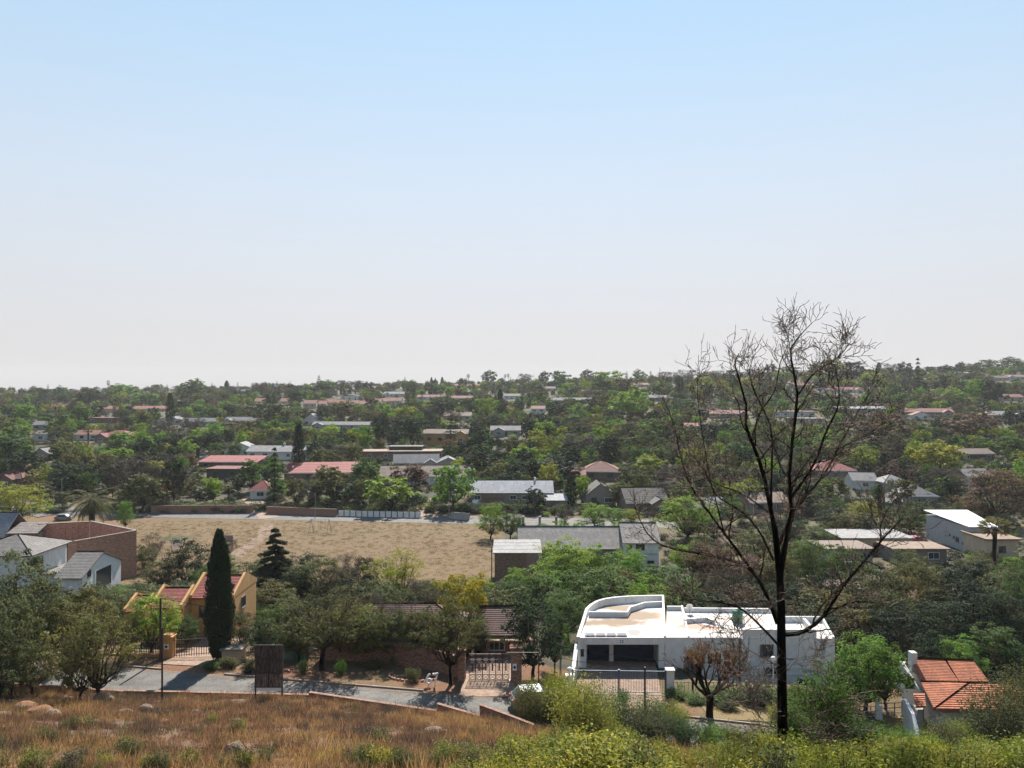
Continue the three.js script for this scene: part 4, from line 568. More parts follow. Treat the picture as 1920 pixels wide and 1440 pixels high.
// ---- ochre house with red tiled roofs, its gate and boundary
{
  const o = at('house', 'ochre house with red tiled roofs and raised gable parapets', 'house', -34, -27.3, -87), tile = roofMat('roof_tile_red', [0.340, 0.072, 0.060]);
  const block = (x0, x1, ze, zr, ye, yr, base) => {
    const zb = zr - (ze - zr); o.put('wall', slab(x0, x1, base, ye, zb, ze), ochre);
    o.put('roof', [courses(V(x0 + 0.2, ye + 0.02, ze + 0.35), V(x1 - 0.2, ye + 0.02, ze + 0.35), V(x1 - 0.2, yr, zr), V(x0 + 0.2, yr, zr), 15, 0.04), courses(V(x1 - 0.2, ye + 0.02, zb - 0.35), V(x0 + 0.2, ye + 0.02, zb - 0.35), V(x0 + 0.2, yr, zr), V(x1 - 0.2, yr, zr), 15, 0.04), cap(V(x0 + 0.2, yr + 0.03, zr), V(x1 - 0.2, yr + 0.03, zr))], tile);
    for (const x of [x0, x1]) { const s = x === x0 ? 0 : -0.28, prof = [V(x + s, ye - 0.1, ze + 0.3), V(x + s, yr + 0.32, zr), V(x + s, ye - 0.1, zb - 0.3)], up = [V(x + s, ye + 0.34, ze + 0.3), V(x + s, yr + 0.36, zr), V(x + s, ye + 0.34, zb - 0.3)], t = [], e = V(0.28, 0, 0); const sh = (v) => v.clone().add(e); for (const f of [(v) => v, sh]) t.push(...quad(f(prof[0]), f(up[0]), f(up[1]), f(V(x + s, ye - 0.1, zr))), ...quad(f(V(x + s, ye - 0.1, zr)), f(up[1]), f(up[2]), f(prof[2]))); t.push(...quad(up[0], sh(up[0]), sh(up[1]), up[1]), ...quad(up[1], sh(up[1]), sh(up[2]), up[2]), ...quad(prof[0], sh(prof[0]), sh(up[0]), up[0])); o.put('gable_parapet', tri(t), ochre); }
  };
  block(-34.7, -29.9, -85, -88.5, -23.05, -21.5, -28); block(-38.2, -34.75, -83.2, -86.2, -23.6, -22.3, -28); block(-41.6, -39.4, -84.5, -87, -24.4, -23.4, -28.4);
  o.win(-33.2, -24.6, -85, 1.1, 1.2, 'z', frameDark, 1); o.win(-36.6, -25, -83.2, 1.2, 1.1, 'z', frameDark, 1); o.win(-29.9, -24.2, -87.6, 1.2, 1.2, 'x', frameDark, 1);
  o.put('porch_wall', wallRun([V(-37.4, -28, -82.2), V(-36.3, -28, -81.3), V(-35.2, -28, -82.2), V(-34.2, -28, -81.9)], [3.5, 3.0, 3.5, 3.6], 0.3), ochre);
  houses.push({ x: -34, z: -87, w: 12, d: 7, desc: 'ochre house', Z: 87, px: 390, py: 1110, wpx: 190, H: 6, y: -27 });
  const gp = hit(316, 1233), g = at('gate_pier', 'ochre gate pier with a white intercom plate', 'pier', gp.x, gp.y, gp.z); g.put('shaft', slab(gp.x - 0.5, gp.x + 0.5, gp.y - 0.3, gp.y + 2.0, gp.z - 0.45, gp.z + 0.45), ochre); g.put('cap', [slab(gp.x - 0.6, gp.x + 0.6, gp.y + 2.002, gp.y + 2.14, gp.z - 0.55, gp.z + 0.55), slab(gp.x - 0.42, gp.x + 0.42, gp.y + 2.142, gp.y + 2.26, gp.z - 0.4, gp.z + 0.4)], ochre); g.put('intercom_plate', slab(gp.x - 0.22, gp.x + 0.22, gp.y + 0.95, gp.y + 1.45, gp.z + 0.452, gp.z + 0.5), frameWhite); g.put('intercom_speaker', cyl(0.13, 0.13, 0.05, 12).rotateX(Math.PI / 2).translate(gp.x, gp.y + 1.2, gp.z + 0.48), iron);
  const gate = (label, xa, za, xb, zb, y, h, n, kind) => { const f = at(kind, label, kind === 'gate' ? 'gate' : 'fence', (xa + xb) / 2, y, (za + zb) / 2); for (const k of [0.15, h - 0.25]) f.put('rail', bar(V(xa, y + k, za), V(xb, y + k, zb), 0.05), ironBrown); for (let i = 0; i <= n; i++) { const x = mix(xa, xb, i / n), z = mix(za, zb, i / n); f.put('bar', slab(x - 0.025, x + 0.025, y - 0.02, y + h, z - 0.025, z + 0.025), ironBrown); } };
  gate('brown barred drive gate of the ochre house', gp.x + 0.55, gp.z, gp.x + 4.2, gp.z - 0.9, gp.y + 0.05, 1.85, 17, 'gate'); gate('brown barred fence under the round green tree', gp.x - 6.5, gp.z - 0.3, gp.x - 0.6, gp.z - 0.1, gp.y + 0.35, 1.35, 26, 'fence');
  const fw = at('garden_wall', 'low ochre plinth wall under the brown barred fence', 'wall', gp.x - 3.5, gp.y - 0.2, gp.z - 0.2); fw.put('plinth', wallRun([V(gp.x - 6.5, gp.y - 0.3, gp.z - 0.3), V(gp.x - 0.52, gp.y - 0.3, gp.z - 0.1)], 0.62, 0.3), ochre);
  structure('driveway', strip([[gp.x + 2.2, 67.6 + 4.6], [gp.x + 2.5, -gp.z], [gp.x + 2, 84]], 4.4, 0.06, 1, 4), paving, 'pale paved drive through the brown barred gate');
  const gb = at('gatehouse', 'small cream gatehouse with a flat concrete top beside the cypress', 'outbuilding', -26.2, -26.6, -74); gb.put('wall', slab(-27.1, -25.3, -27.2, -24.9, -74.8, -73.5), WALL.cream); gb.put('roof', slab(-27.25, -25.15, -24.898, -24.72, -74.95, -73.35), concrete); gb.put('hatch', slab(-26.7, -26.3, -25.9, -25.5, -73.5, -73.44), iron);
}
// ---- the brick house behind the long brick wall, with its ornate gate and the number 67
{
  const o = at('house', 'brick house with dull red tiled roof behind the long brick wall', 'house', -9, -27, -80), tile = roofMat('roof_tile_maroon', [0.145, 0.064, 0.051]);
  o.put('wall', slab(-17.5, -4.4, -28.5, -24.45, -84.6, -77.6), brick); o.put('roof', hipRoof(-17.5, -4.4, -84.6, -77.6, -24.5, 1.9, 15, 0.6), tile);
  o.put('wall', slab(-3.2, 0.4, -28.5, -24.3, -83.4, -77.4), brick); o.put('roof', gableRoof(-3.2, 0.4, -83.4, -77.4, -24.3, 1.6, 14, 0.5, 0.25), tile); o.win(-1.5, -25.6, -77.4, 1.5, 1.1, 'z', frameWhite, 2); o.win(-8.5, -25.6, -77.6, 1.8, 1.2, 'z', frameWhite, 2);
  const en = at('entrance_canopy', 'low flat concrete canopy behind the ornate gate', 'canopy', -1, -26, -75.8); en.put('slab', slab(-2.6, 1.9, -24.98, -24.82, -77.3, -76.2), M('canopy_tan', [0.5, 0.32, 0.2], { map: rep(texAsphalt, 0.3) })); for (const x of [-2.4, 1.7]) en.put('post', slab(x - 0.12, x + 0.12, -27.4, -24.982, -76.6, -76.3), brick);
  houses.push({ x: -9, z: -80, w: 18, d: 7, desc: 'brick house', Z: 80, px: 800, py: 1180, wpx: 300, H: 5, y: -27 });
  const zb = -75.2, w = at('boundary_wall', 'long brown brick boundary wall topped with spikes', 'wall', -11, -26.6, zb); const P = [[-18.3, 0], [-13, 0.3], [-8, 2.2], [-4.2, 5.2]].map(([x, dz]) => V(x, -27.2, zb + dz)); w.put('wall', wallRun(P, 2.75, 0.32), brick); w.put('coping', wallRun(P.map((p) => V(p.x, p.y + 2.752, p.z)), 0.08, 0.44), brick);
  for (let i = 0; i < 60; i++) { const t = i / 59 * 3, k = Math.min(2, Math.floor(t)), q = P[k].clone().lerp(P[k + 1], t - k); w.put('spike', slab(q.x - 0.014, q.x + 0.014, q.y + 2.83, q.y + 3.2, q.z - 0.014, q.z + 0.014), iron); } w.put('spike_rail', [0, 1, 2].map((k) => bar(P[k].clone().add(V(0, 3.02, 0)), P[k + 1].clone().add(V(0, 3.02, 0)), 0.03)), iron); w.put('vent_ring', (() => { const t = new THREE.TorusGeometry(0.16, 0.04, 6, 16); t.scale(0.75, 1.2, 1); t.translate(-7.9, -24.8, zb + 2.45); return boxUV(t.toNonIndexed()); })(), concrete);
  // ornate gate: six leaves of crossed squares and nested oblongs
  const gz = -69.7, gx0 = -3.8, gx1 = -0.25, gyb = gy(-2, gz) + 0.05, GH = 2.3, G = at('gate', 'ornate dark iron gate of crossed squares and nested oblongs', 'gate', -2.1, gyb, gz), n = 6, pw2 = (gx1 - gx0) / n;
  for (let i = 0; i < n; i++) {
    const a = gx0 + i * pw2 + 0.02, b = a + pw2 - 0.04, b3 = [], B = (x0, y0, x1, y1, t = 0.035) => b3.push(bar(V(x0, gyb + y0, gz), V(x1, gyb + y1, gz), t)), rect = (x0, y0, x1, y1, t) => { B(x0, y0, x1, y0, t); B(x0, y1, x1, y1, t); B(x0, y0, x0, y1, t); B(x1, y0, x1, y1, t); };
    rect(a, 0.02, b, GH, 0.05); B(a, 0.52, b, 0.52, 0.05); B(a, GH - 0.5, b, GH - 0.5, 0.05);
    for (const [y0, y1] of [[0.08, 0.46], [GH - 0.44, GH - 0.06]]) { rect(a + 0.08, y0, b - 0.08, y1, 0.03); B(a + 0.08, y0, b - 0.08, y1, 0.028); B(a + 0.08, y1, b - 0.08, y0, 0.028); }
    rect(a + 0.13, 0.64, b - 0.13, GH - 0.62, 0.035); b3.push(slab((a + b) / 2 - 0.07, (a + b) / 2 + 0.07, gyb + 0.8, gyb + GH - 0.78, gz - 0.02, gz + 0.02)); B(a, 1.15, b, 1.15, 0.025);
    G.put('gate_leaf', b3, ironBrown);
  }
  G.put('track', slab(gx0 - 0.2, gx1 + 0.2, gyb - 0.045, gyb - 0.005, gz - 0.05, gz + 0.05), steel);
  const pr = at('gate_pier', 'brick gate pier with a white intercom plate beside the ornate gate', 'pier', 0.35, gyb, gz); pr.put('shaft', slab(-0.1, 0.85, gyb - 0.4, gyb + 2.9, gz - 0.5, gz + 0.45), brick); pr.put('cap', slab(-0.2, 0.95, gyb + 2.902, gyb + 3.0, gz - 0.6, gz + 0.55), brickLight); pr.put('intercom_plate', slab(0.05, 0.42, gyb + 1.0, gyb + 1.6, gz + 0.452, gz + 0.5), frameWhite); pr.put('intercom_speaker', cyl(0.12, 0.12, 0.05, 12).rotateX(Math.PI / 2).translate(0.235, gyb + 1.3, gz + 0.47), iron);
  const pl = at('gate_pier', 'brick gate pier beside the leaning tree', 'pier', -4.4, gyb, gz); pl.put('shaft', slab(-4.75, -4.15, gyb - 0.4, gyb + 2.7, gz - 0.4, gz + 0.4), brick); pl.put('cap', slab(-4.85, -4.05, gyb + 2.702, gyb + 2.8, gz - 0.5, gz + 0.5), brick);
  structure('driveway', strip([[-2.1, 65.6], [-2.1, 70], [-2, 77.2]], 4.6, 0.055, 1, 4), paving, 'sunlit brick paving in front of and behind the ornate gate');
  // number 67 on short stakes in the verge bed
  const nb = hit(810, 1288), no = at('house_number', 'large white numerals 67 standing on stakes in the verge bed', 'number sign', nb.x, nb.y, nb.z), dig = (pts, dx) => { const c = new THREE.CatmullRomCurve3(pts.map(([a, b]) => V(nb.x + dx + a, nb.y + 0.25 + b, nb.z))); return new THREE.TubeGeometry(c, 30, 0.085, 6).toNonIndexed(); };
  const wm = M('numeral_white', [0.75, 0.73, 0.7], { roughness: 0.6 });
  no.put('numeral_six', dig([[0.36, 0.86], [0.18, 0.74], [0.05, 0.48], [0.03, 0.22], [0.18, 0.03], [0.38, 0.1], [0.42, 0.3], [0.3, 0.44], [0.1, 0.36]], -0.5), wm); const s7 = [[-0.0, 0.82], [0.44, 0.86], [0.2, 0.0]]; no.put('numeral_seven', [bar(V(nb.x + 0.06, nb.y + 1.08, nb.z), V(nb.x + 0.52, nb.y + 1.14, nb.z), 0.15), bar(V(nb.x + 0.46, nb.y + 1.14, nb.z), V(nb.x + 0.24, nb.y + 0.27, nb.z), 0.15)], wm);
  for (const x of [-0.28, 0.25]) no.put('stake', slab(nb.x + x - 0.02, nb.x + x + 0.02, nb.y - 0.2, nb.y + 0.32, nb.z - 0.06, nb.z - 0.02), iron);
  // green gate at the end of the wall
  const gg = at('gate', 'green sheet metal side gate beneath the spreading tree', 'gate', -21, -26.6, -75); for (let i = 0; i < 12; i++) gg.put('plank', slab(-22.4 + i * 0.24, -22.19 + i * 0.24, -26.65, -24.9, -75.03, -74.99), M('green_metal', [0.02, 0.12, 0.085], { roughness: 0.6 })); for (const x of [-22.5, -19.45]) gg.put('post', slab(x - 0.06, x + 0.06, -27, -24.6, -75.08, -74.92), iron); gg.put('rail', [slab(-22.44, -19.51, -26.3, -26.22, -75.09, -75.035), slab(-22.44, -19.51, -25.2, -25.12, -75.09, -75.035)], iron);
  const gt = at('garden_urn', 'pale concrete water feature behind the green gate', 'urn', -20.6, -26.8, -76.3), ug = new THREE.LatheGeometry([[0, 0], [0.45, 0], [0.4, 0.3], [0.3, 1.4], [0.55, 1.75], [0.6, 2.1], [0.2, 2.35], [0, 2.4]].map(([a, b]) => new THREE.Vector2(a, b)), 14); gt.put('bowl', ug.translate(-20.6, -26.9, -76.3), M('urn_stone', [0.5, 0.45, 0.36]));
  // brick edging of the verge beds
  const edge = (cx, cy, rx, rz, a0, a1, label) => { const c = hit(cx, cy), e = at('bed_edging', label, 'edging', c.x, c.y, c.z), N = 16; for (let i = 0; i < N; i++) { const t = mix(a0, a1, (i + 0.5) / N), x = c.x + Math.cos(t) * rx, z = c.z + Math.sin(t) * rz; e.put('brick', box(0.3, 0.24, 0.14, x, gy(x, z) + 0.05, z, -t + Math.PI / 2), brickLight); } };
  edge(780, 1268, 2.4, 1.6, 0.6, 3.6, 'curved orange brick edging of the round bed beside the numerals'); edge(620, 1256, 5, 1.4, 0.4, 2.9, 'long orange brick edging of the bed under the spreading tree');
}
// ---- grey house with long pale tiled roof beyond the bright trees, and its dark brick outbuilding
{
  const o = at('house', 'grey walled house with a long pale tiled roof behind bright green trees', 'house', 12, -34, -148), tile = roofMat('roof_tile_pale', [0.425, 0.391, 0.348]);
  o.put('wall', slab(1.4, 20.5, -35.5, -30.1, -155, -145.5), WALL.stone); o.put('roof', gableRoof(1.4, 20.5, -155, -145.5, -30.1, 2.9, 20, 0.5, 0.3), tile);
  o.put('wall', slab(20.52, 27, -35.8, -28.9, -154, -144.8), white); o.put('roof', gableRoof(20.6, 27, -154, -144.8, -28.9, 2.6, 18, 0.5, 0.3), tile);
  o.win(21.6, -29.9, -144.8, 0.9, 1.2, 'z', frameDark, 1); o.win(23.6, -29.9, -144.8, 1.5, 1.2, 'z', frameDark, 2); o.win(25.5, -33, -144.8, 1.2, 1.0, 'z', frameDark, 1); o.win(23, -33.3, -144.8, 0.8, 1.4, 'z', frameDark, 1); o.put('facade_ledge', slab(24.4, 26.8, -31.3, -31.2, -144.8, -144.72), grey);
  houses.push({ x: 14, z: -148, w: 26, d: 10, desc: 'grey walled house', Z: 148, px: 1100, py: 1010, wpx: 260, H: 7, y: -34 });
  const d = at('outbuilding', 'tall brown brick outbuilding with flat sheet roof at the field edge', 'outbuilding', -0.4, -34, -135); d.put('wall', slab(-2.9, 2.4, -35, -28.1, -139, -131), brick); d.put('roof', courses(V(-3.2, -28.05, -130.7), V(5, -28.05, -130.7), V(5, -27.5, -139.3), V(-3.2, -27.5, -139.3), 4, 0.03), ROOF.pale);
}
// ---- grey wedge building and flat roofs on the far right
{
  const o = at('building', 'modern pale grey wedge shaped building with a white sloping roof', 'building', 95.5, -34.5, -167), g = plaster('cool_grey_plaster', [0.44, 0.45, 0.47]);
  o.put('wall', prism([[93, -160], [98, -159.4], [101.5, -176], [92.6, -176]], -36, -29.2), g);
  const T = (x, y, z) => V(x, y, z); o.put('roof', courses(T(92.6, -28.95, -159.6), T(98.4, -28.95, -159), T(102, -28.2, -176.4), T(92.2, -28.2, -176.4), 3, 0.04), M('roof_white_sheet', [0.66, 0.67, 0.68], { roughness: 0.5 }));
  for (const [z, y, w, h] of [[-172.5, -31, 2, 0.5], [-168.3, -32, 0.9, 0.9], [-166.9, -32, 0.45, 0.45], [-165.4, -32.2, 0.5, 0.5], [-164.2, -32.4, 0.9, 0.9], [-161.4, -32.8, 1.6, 0.5]]) o.win(92.85, y, z, w, h, '-x', frameDark, 0);
  houses.push({ x: 95, z: -167, w: 10, d: 16, desc: 'grey wedge building', Z: 167, px: 1795, py: 990, wpx: 110, H: 6, y: -34 });
  const flat = (px, py, wpx, dy, d, roof, wall, label) => farHouse(px, py, wpx, 'flat', roof, wall, label, { wallH: dy, d, name: 'outbuilding' });
  flat(1645, 1010, 130, 3, 9, 'pale', 'cream', 'low building with a pale concrete flat roof beside the wedge'); flat(1590, 1030, 90, 2.8, 7, 'brown', 'grey', 'brown flat roofed building above the dark thicket'); flat(1725, 1030, 100, 2.6, 6, 'tan', 'stone', 'long tan flat roof below the grey wedge building'); flat(1880, 1012, 60, 4, 8, 'tan', 'cream', 'cream building behind the fan palm'); flat(1590, 1105, 60, 3, 5, 'tan', 'brown', 'tan flat roof showing through the thicket');
}
// ---- orange roofed house low on the right
{
  const o = at('house', 'white house with an orange tiled roof and white chimney below the slope', 'house', 36, -28.5, -64), tile = roofMat('roof_tile_orange', [0.544, 0.170, 0.072]);
  const P = (px, py, Z) => V((px - 960) / F * Z, (720 - py) / F * Z, -Z);
  const ra = P(1708, 1234, 68), rb = P(1824, 1238, 68), ea = P(1726, 1278, 65.4), eb = P(1856, 1280, 65.4), fa = P(1752, 1329, 62.2), fb = P(1930, 1332, 62.2), hp = P(1816, 1281, 65.2), ha = P(1718, 1250, 67.2);
  o.put('roof', [courses(ea, eb, rb, ra, 15, 0.025), courses(P(1752, 1329, 62.2), P(1756, 1329, 62.2), P(1815, 1281, 65.2), ea, 15, 0.025), courses(fa.clone().add(V(0.1, 0.02, 0)), fb, P(1900, 1281, 65.2), hp, 12, 0.045), courses(V(rb.x, rb.y - 2.2, rb.z - 3), V(ra.x, ra.y - 2.2, ra.z - 3), ra, rb, 9), cap(ra, rb, 0.1), cap(fa, hp, 0.09), cap(hp, P(1900, 1281, 65.2), 0.08), cap(P(1772, 1236.5, 68), P(1798, 1279, 65.5), 0.09), cap(ea, eb, 0.08)], tile);
  const x0 = ra.x - 0.3, gw = []; gw.push(wallRun([V(x0 - 0.3, -30, -68.4), V(x0 + 0.1, -30, -62.6)], [5.9, 3.1], 0.28)); o.put('gable_wall', gw, white);
  o.put('wall', prism([[x0 + 0.3, -62.9], [fb.x, -62.9], [fb.x + 1, -70.5], [x0 + 0.3, -70.5]], -30.5, -26.3), white); o.put('upper_wall', prism([[x0 + 0.32, -65.9], [eb.x - 0.4, -65.9], [eb.x - 0.4, -70.2], [x0 + 0.32, -70.2]], -26.3, -24.75), white);
  const ch = P(1708, 1232, 67.6); o.put('chimney', slab(ch.x - 0.1, ch.x + 0.4, ch.y - 1.2, ch.y + 0.45, -67.9, -67.3), white);
  const d1 = P(1712, 1300, 64), d2 = P(1734, 1300, 64), d3 = P(1732, 1326, 62.6), d4 = P(1722, 1325, 62.6); o.put('dormer_roof', courses(P(1718, 1325, 62.5), P(1736, 1324, 62.5), d2, d1, 6, 0.05), tile);
  o.put('dormer_wall', prism([[d4.x, -62.8], [d3.x, -62.8], [d2.x, -64.1], [d1.x, -64.1]], -27.5, -26.1), grey); o.win(P(1728, 1290, 64.4).x - 0.25, -25.0, -65.86, 0.7, 0.8, 'z', frameDark, 1);
  houses.push({ x: 36, z: -64, w: 12, d: 8, desc: 'orange roofed house', Z: 64, px: 1790, py: 1280, wpx: 180, H: 5, y: -28 });
  const dw = at('garden_wall', 'sloping white drive wall beside the orange roofed house', 'wall', 31.5, -28.6, -61); dw.put('wall', wallRun([P(1697, 1352, 63), P(1712, 1372, 61.4), P(1722, 1392, 60)].map((p) => V(p.x, p.y - 0.6, p.z)), [2.4, 2.0, 1.2], 0.25), white);
  const bw = at('boundary_wall', 'dull rendered boundary wall with spikes below the orange roof', 'wall', 34, -28.6, -60.6); bw.put('wall', wallRun([V(32.1, -29.4, -60.2), V(38, -29.4, -60.6)], [2.3, 2.3], 0.3), grey); for (let i = 0; i < 18; i++) bw.put('spike', slab(32.3 + i * 0.32, 32.33 + i * 0.32, -27.1, -26.6, -60.41, -60.38), iron); bw.put('spike_rail', bar(V(32.2, -26.8, -60.36), V(37.9, -26.8, -60.75), 0.03), iron);
  const post = (px, py, h, r, label) => { const q = hit(px, py), b = at('gate_post', label, 'post', q.x, q.y, q.z); b.put('shaft', cyl(r, r, h + 0.2, 12, q.x, q.y - 0.2, q.z), white); b.put('cap', ball(r, q.x, q.y + h, q.z, 12), white); };
  post(1645, 1349, 1.55, 0.17, 'taller white rounded gate post with blue rails'); post(1651, 1350, 1.1, 0.15, 'shorter white rounded post beside the tall gate post'); post(1694, 1341, 1.1, 0.19, 'white rounded post at the end of the blue rails'); post(1700, 1352, 1.05, 0.17, 'white rounded post beside the sloping drive wall');
  const bl = M('rail_blue', [0.05, 0.09, 0.16], { roughness: 0.5 }); for (const [a, b, lb] of [[[1612, 1348], [1643, 1348], 'blue rails running to the taller white gate post'], [[1648, 1342], [1692, 1340], 'blue rails between two white rounded posts']]) { const p = hit(...a), q = hit(...b), f = at('rail_fence', lb, 'fence', (p.x + q.x) / 2, (p.y + q.y) / 2, (p.z + q.z) / 2); for (const k of [0.2, 0.6, 1.0]) f.put('rail', bar(V(p.x, p.y + k, p.z), V(q.x, q.y + k, q.z), 0.05), bl); for (let i = 0; i < 4; i++) { const t = i / 3; f.put('upright', slab(mix(p.x, q.x, t) - 0.03, mix(p.x, q.x, t) + 0.03, mix(p.y, q.y, t) - 0.2, mix(p.y, q.y, t) + 1.05, mix(p.z, q.z, t) - 0.03, mix(p.z, q.z, t) + 0.03), bl); } }
  const lw = hit(1660, 1368); structure('lawn', strip([[lw.x - 4.5, lw.Z + 0.5], [lw.x + 2.2, lw.Z]], 5.2, 0.06, 1, 5), M('lawn_gold', [0.29, 0.2, 0.056], { map: rep(texGround, 0.5) }), 'dry golden lawn beside the white gate posts');
  const ys = hit(1722, 1372), yo = at('tarpaulin', 'bright yellow plastic sheet lying by the drive wall', 'sheet', ys.x, ys.y, ys.z); yo.put('sheet', tri([...quad(V(ys.x - 0.5, ys.y + 0.12, ys.z - 0.1), V(ys.x + 0.1, ys.y + 0.45, ys.z - 0.9), V(ys.x + 0.6, ys.y + 0.1, ys.z - 0.2), V(ys.x + 0.4, ys.y + 0.03, ys.z + 0.5))]), M('yellow_plastic', [0.75, 0.6, 0.02], { roughness: 0.5 }));
}
// ---- grey house across the back street, white panel wall, brick walls, piers
{
  const o = at('house', 'long low grey house with a pale blue grey roof across the back street', 'house', -3, -34, -228), p = hit(972, 922, 3.6), Z = p.Z, X = (px) => atZ(px, Z), gm = WALL.stone;
  const y = p.y, zf = -Z, rt = farRoof('roof_bluegrey', [0.42, 0.44, 0.48]);
  o.put('wall', slab(X(882), X(1036), y - 1.5, y + 3.6, zf - 11, zf), gm); o.put('roof', gableRoof(X(882), X(1036), zf - 11, zf, y + 3.6, 2.6, 16, 0.6, 0.4), rt); o.put('wall', slab(X(1020), X(1060), y - 1.5, y + 1.9, zf + 0.01, zf + 5), gm); o.put('roof', courses(V(X(1018), y + 1.95, zf + 5.4), V(X(1062), y + 1.95, zf + 5.4), V(X(1062), y + 3.1, zf + 0.02), V(X(1018), y + 3.1, zf + 0.02), 8), rt);
  o.put('garage_door', slab(X(905), X(945), y, y + 2.2, zf, zf + 0.06), WALL.brown); for (const q of [895, 962, 985, 1005]) o.win(X(q) - 0, y + 2, zf, 1.7, 1.2, 'z', frameWhite, 1);
  o.put('roof_vent', cyl(0.3, 0.25, 1, 8, X(1004), y + 6, zf - 5.4), frameWhite); houses.push({ x: p.x, z: zf - 5, w: 26, d: 11, desc: 'long low grey house', Z, px: 965, py: 920, wpx: 180, H: 6, y });
  const run = (a, b, h, mat, name, label, cat, lift = 0) => { const n = 8, P = []; for (let i = 0; i <= n; i++) { const q = hit(mix(a[0], b[0], i / n), mix(a[1], b[1], i / n)); P.push(V(q.x, q.y - 0.3, q.z)); } const w = at(name, label, cat, P[4].x, P[4].y, P[4].z); w.put('wall', wallRun(P, h + 0.3, 0.25), mat); w.put('coping', wallRun(P.map((v) => V(v.x, v.y + h + 0.302, v.z)), 0.1, 0.36), mat); return w; };
  run([283, 962], [475, 961], 1.9, brick, 'garden_wall', 'long brown brick garden wall along the back street', 'wall'); run([500, 963], [632, 968], 1.8, brick, 'garden_wall', 'short brown garden wall under the tall conifer', 'wall'); run([846, 973], [880, 976], 1.7, grey, 'garden_wall', 'grey garden wall beside the pink paved drive', 'wall');
  { const pw3 = at('panel_wall', 'white precast panel wall with dark posts along the back street', 'wall', hit(711, 968).x, hit(711, 968).y, hit(711, 968).z), N = 14; for (let i = 0; i < N; i++) { const a = hit(634 + i * 11.1, 968 + i * 0.25), b = hit(634 + (i + 1) * 11.1, 968 + (i + 1) * 0.25), A = V(a.x, a.y, a.z), B = V(b.x, b.y, b.z), d = B.clone().sub(A); const p0 = A.clone().addScaledVector(d, 0.07), p1 = A.clone().addScaledVector(d, 0.93); pw3.put('panel', wallRun([V(p0.x, p0.y - 0.1, p0.z), V(p1.x, p1.y - 0.1, p1.z)], 1.65, 0.08), white); pw3.put('post', slab(a.x - 0.1, a.x + 0.1, a.y - 0.2, a.y + 1.85, a.z - 0.1, a.z + 0.1), iron); } }
  { const f = at('pier_fence', 'fence of pale piers and thin rails beyond the back street', 'fence', hit(1000, 985).x, hit(1000, 985).y, hit(1000, 985).z); let last; for (const q of [950, 981, 1012, 1043]) { const a = hit(q, 984); f.put('pier', slab(a.x - 0.3, a.x + 0.3, a.y - 0.2, a.y + 2.1, a.z - 0.3, a.z + 0.3), WALL.grey); if (last) for (const k of [0.5, 1.0, 1.5, 1.85]) f.put('rail', bar(V(last.x + 0.3, last.y + k, last.z), V(a.x - 0.3, a.y + k, a.z), 0.05), iron); last = a; } }
  const dv = hit(795, 962), dr = [[hit(790, 972).x, hit(790, 972).Z], [dv.x, dv.Z], [hit(800, 935).x, hit(800, 935).Z]]; structure('driveway', strip(dr, 4.5, 0.08, 2, 3), paving, 'pink paved drive beside the broad shady tree');
}
// ------------------------------------------------------------------ street things
// stepped garden wall at the lip of the slope
{
  const seg = (px0, px1, y0, y1, label) => { const n = 6, P = [], T = []; for (let i = 0; i <= n; i++) { const t = i / n, x = mix(px0, px1, t), Z = zw(x) + 0.12; P.push(V(x, roadY(x) - 0.4, -Z)); T.push(mix(y0, y1, t) - (roadY(x) - 0.4)); } const o = at('retaining_wall', label, 'wall', P[3].x, P[3].y, P[3].z); o.put('wall', wallRun(P, T, 0.24), brick); o.put('coping', wallRun(P.map((p, i) => V(p.x, p.y + T[i] + 0.002, p.z)), 0.07, 0.3), brick); };
  seg(-60, -31.2, -24.9, -24.75, 'stretch of low brick wall below the olive trees'); seg(-31.18, -15.6, -24.7, -23.95, 'stretch of low brick wall behind the dark signboard'); seg(-15.58, -5.6, -23.75, -24.45, 'sloping stretch of brick wall opposite the brick house'); seg(-5.58, -2.4, -23.9, -24.6, 'short stepped stretch of brick wall opposite the ornate gate'); seg(-2.38, 1.6, -23.75, -24.9, 'last stepped stretch of brick wall beside the yellow green bushes');
}
// back of a signboard on the slope
{
  const p = hit(479, 1312), q = hit(525, 1310), x0 = p.x, x1 = x0 + 1.95, z = p.z, y = p.y, o = at('signboard', 'dark back of a large framed signboard on two posts in the grass', 'signboard', (x0 + x1) / 2, y, z), pm = M('board_back', [0.115, 0.09, 0.08], { map: rep(texBark, 0.4) }), pm2 = M('board_back_pale', [0.27, 0.2, 0.16], { map: rep(texBark, 0.4) });
  for (const x of [x0, x1]) o.put('post', slab(x - 0.05, x + 0.05, y - 0.5, y + 4.0, z - 0.05, z + 0.05), wood);
  for (let r = 0; r < 3; r++) for (let c = 0; c < 2; c++) { const a = x0 + 0.06 + c * 0.92, b = y + 0.95 + r * 1.02; o.put('panel', slab(a, a + 0.89, b, b + 0.99, z - 0.02, z + 0.02), r ? pm : pm2); }
  o.put('crossbar', [0, 1, 2, 3].map((r) => slab(x0 + 0.05, x1 - 0.05, y + 0.9 + r * 1.02, y + 0.96 + r * 1.02, z + 0.022, z + 0.07)), iron); o.put('mullion', slab((x0 + x1) / 2 - 0.035, (x0 + x1) / 2 + 0.035, y + 0.9, y + 4, z + 0.024, z + 0.06), iron); o.put('skirt_board', slab(x0 + 0.06, x1 - 0.06, y + 0.66, y + 0.88, z - 0.02, z + 0.02), frameWhite);
}
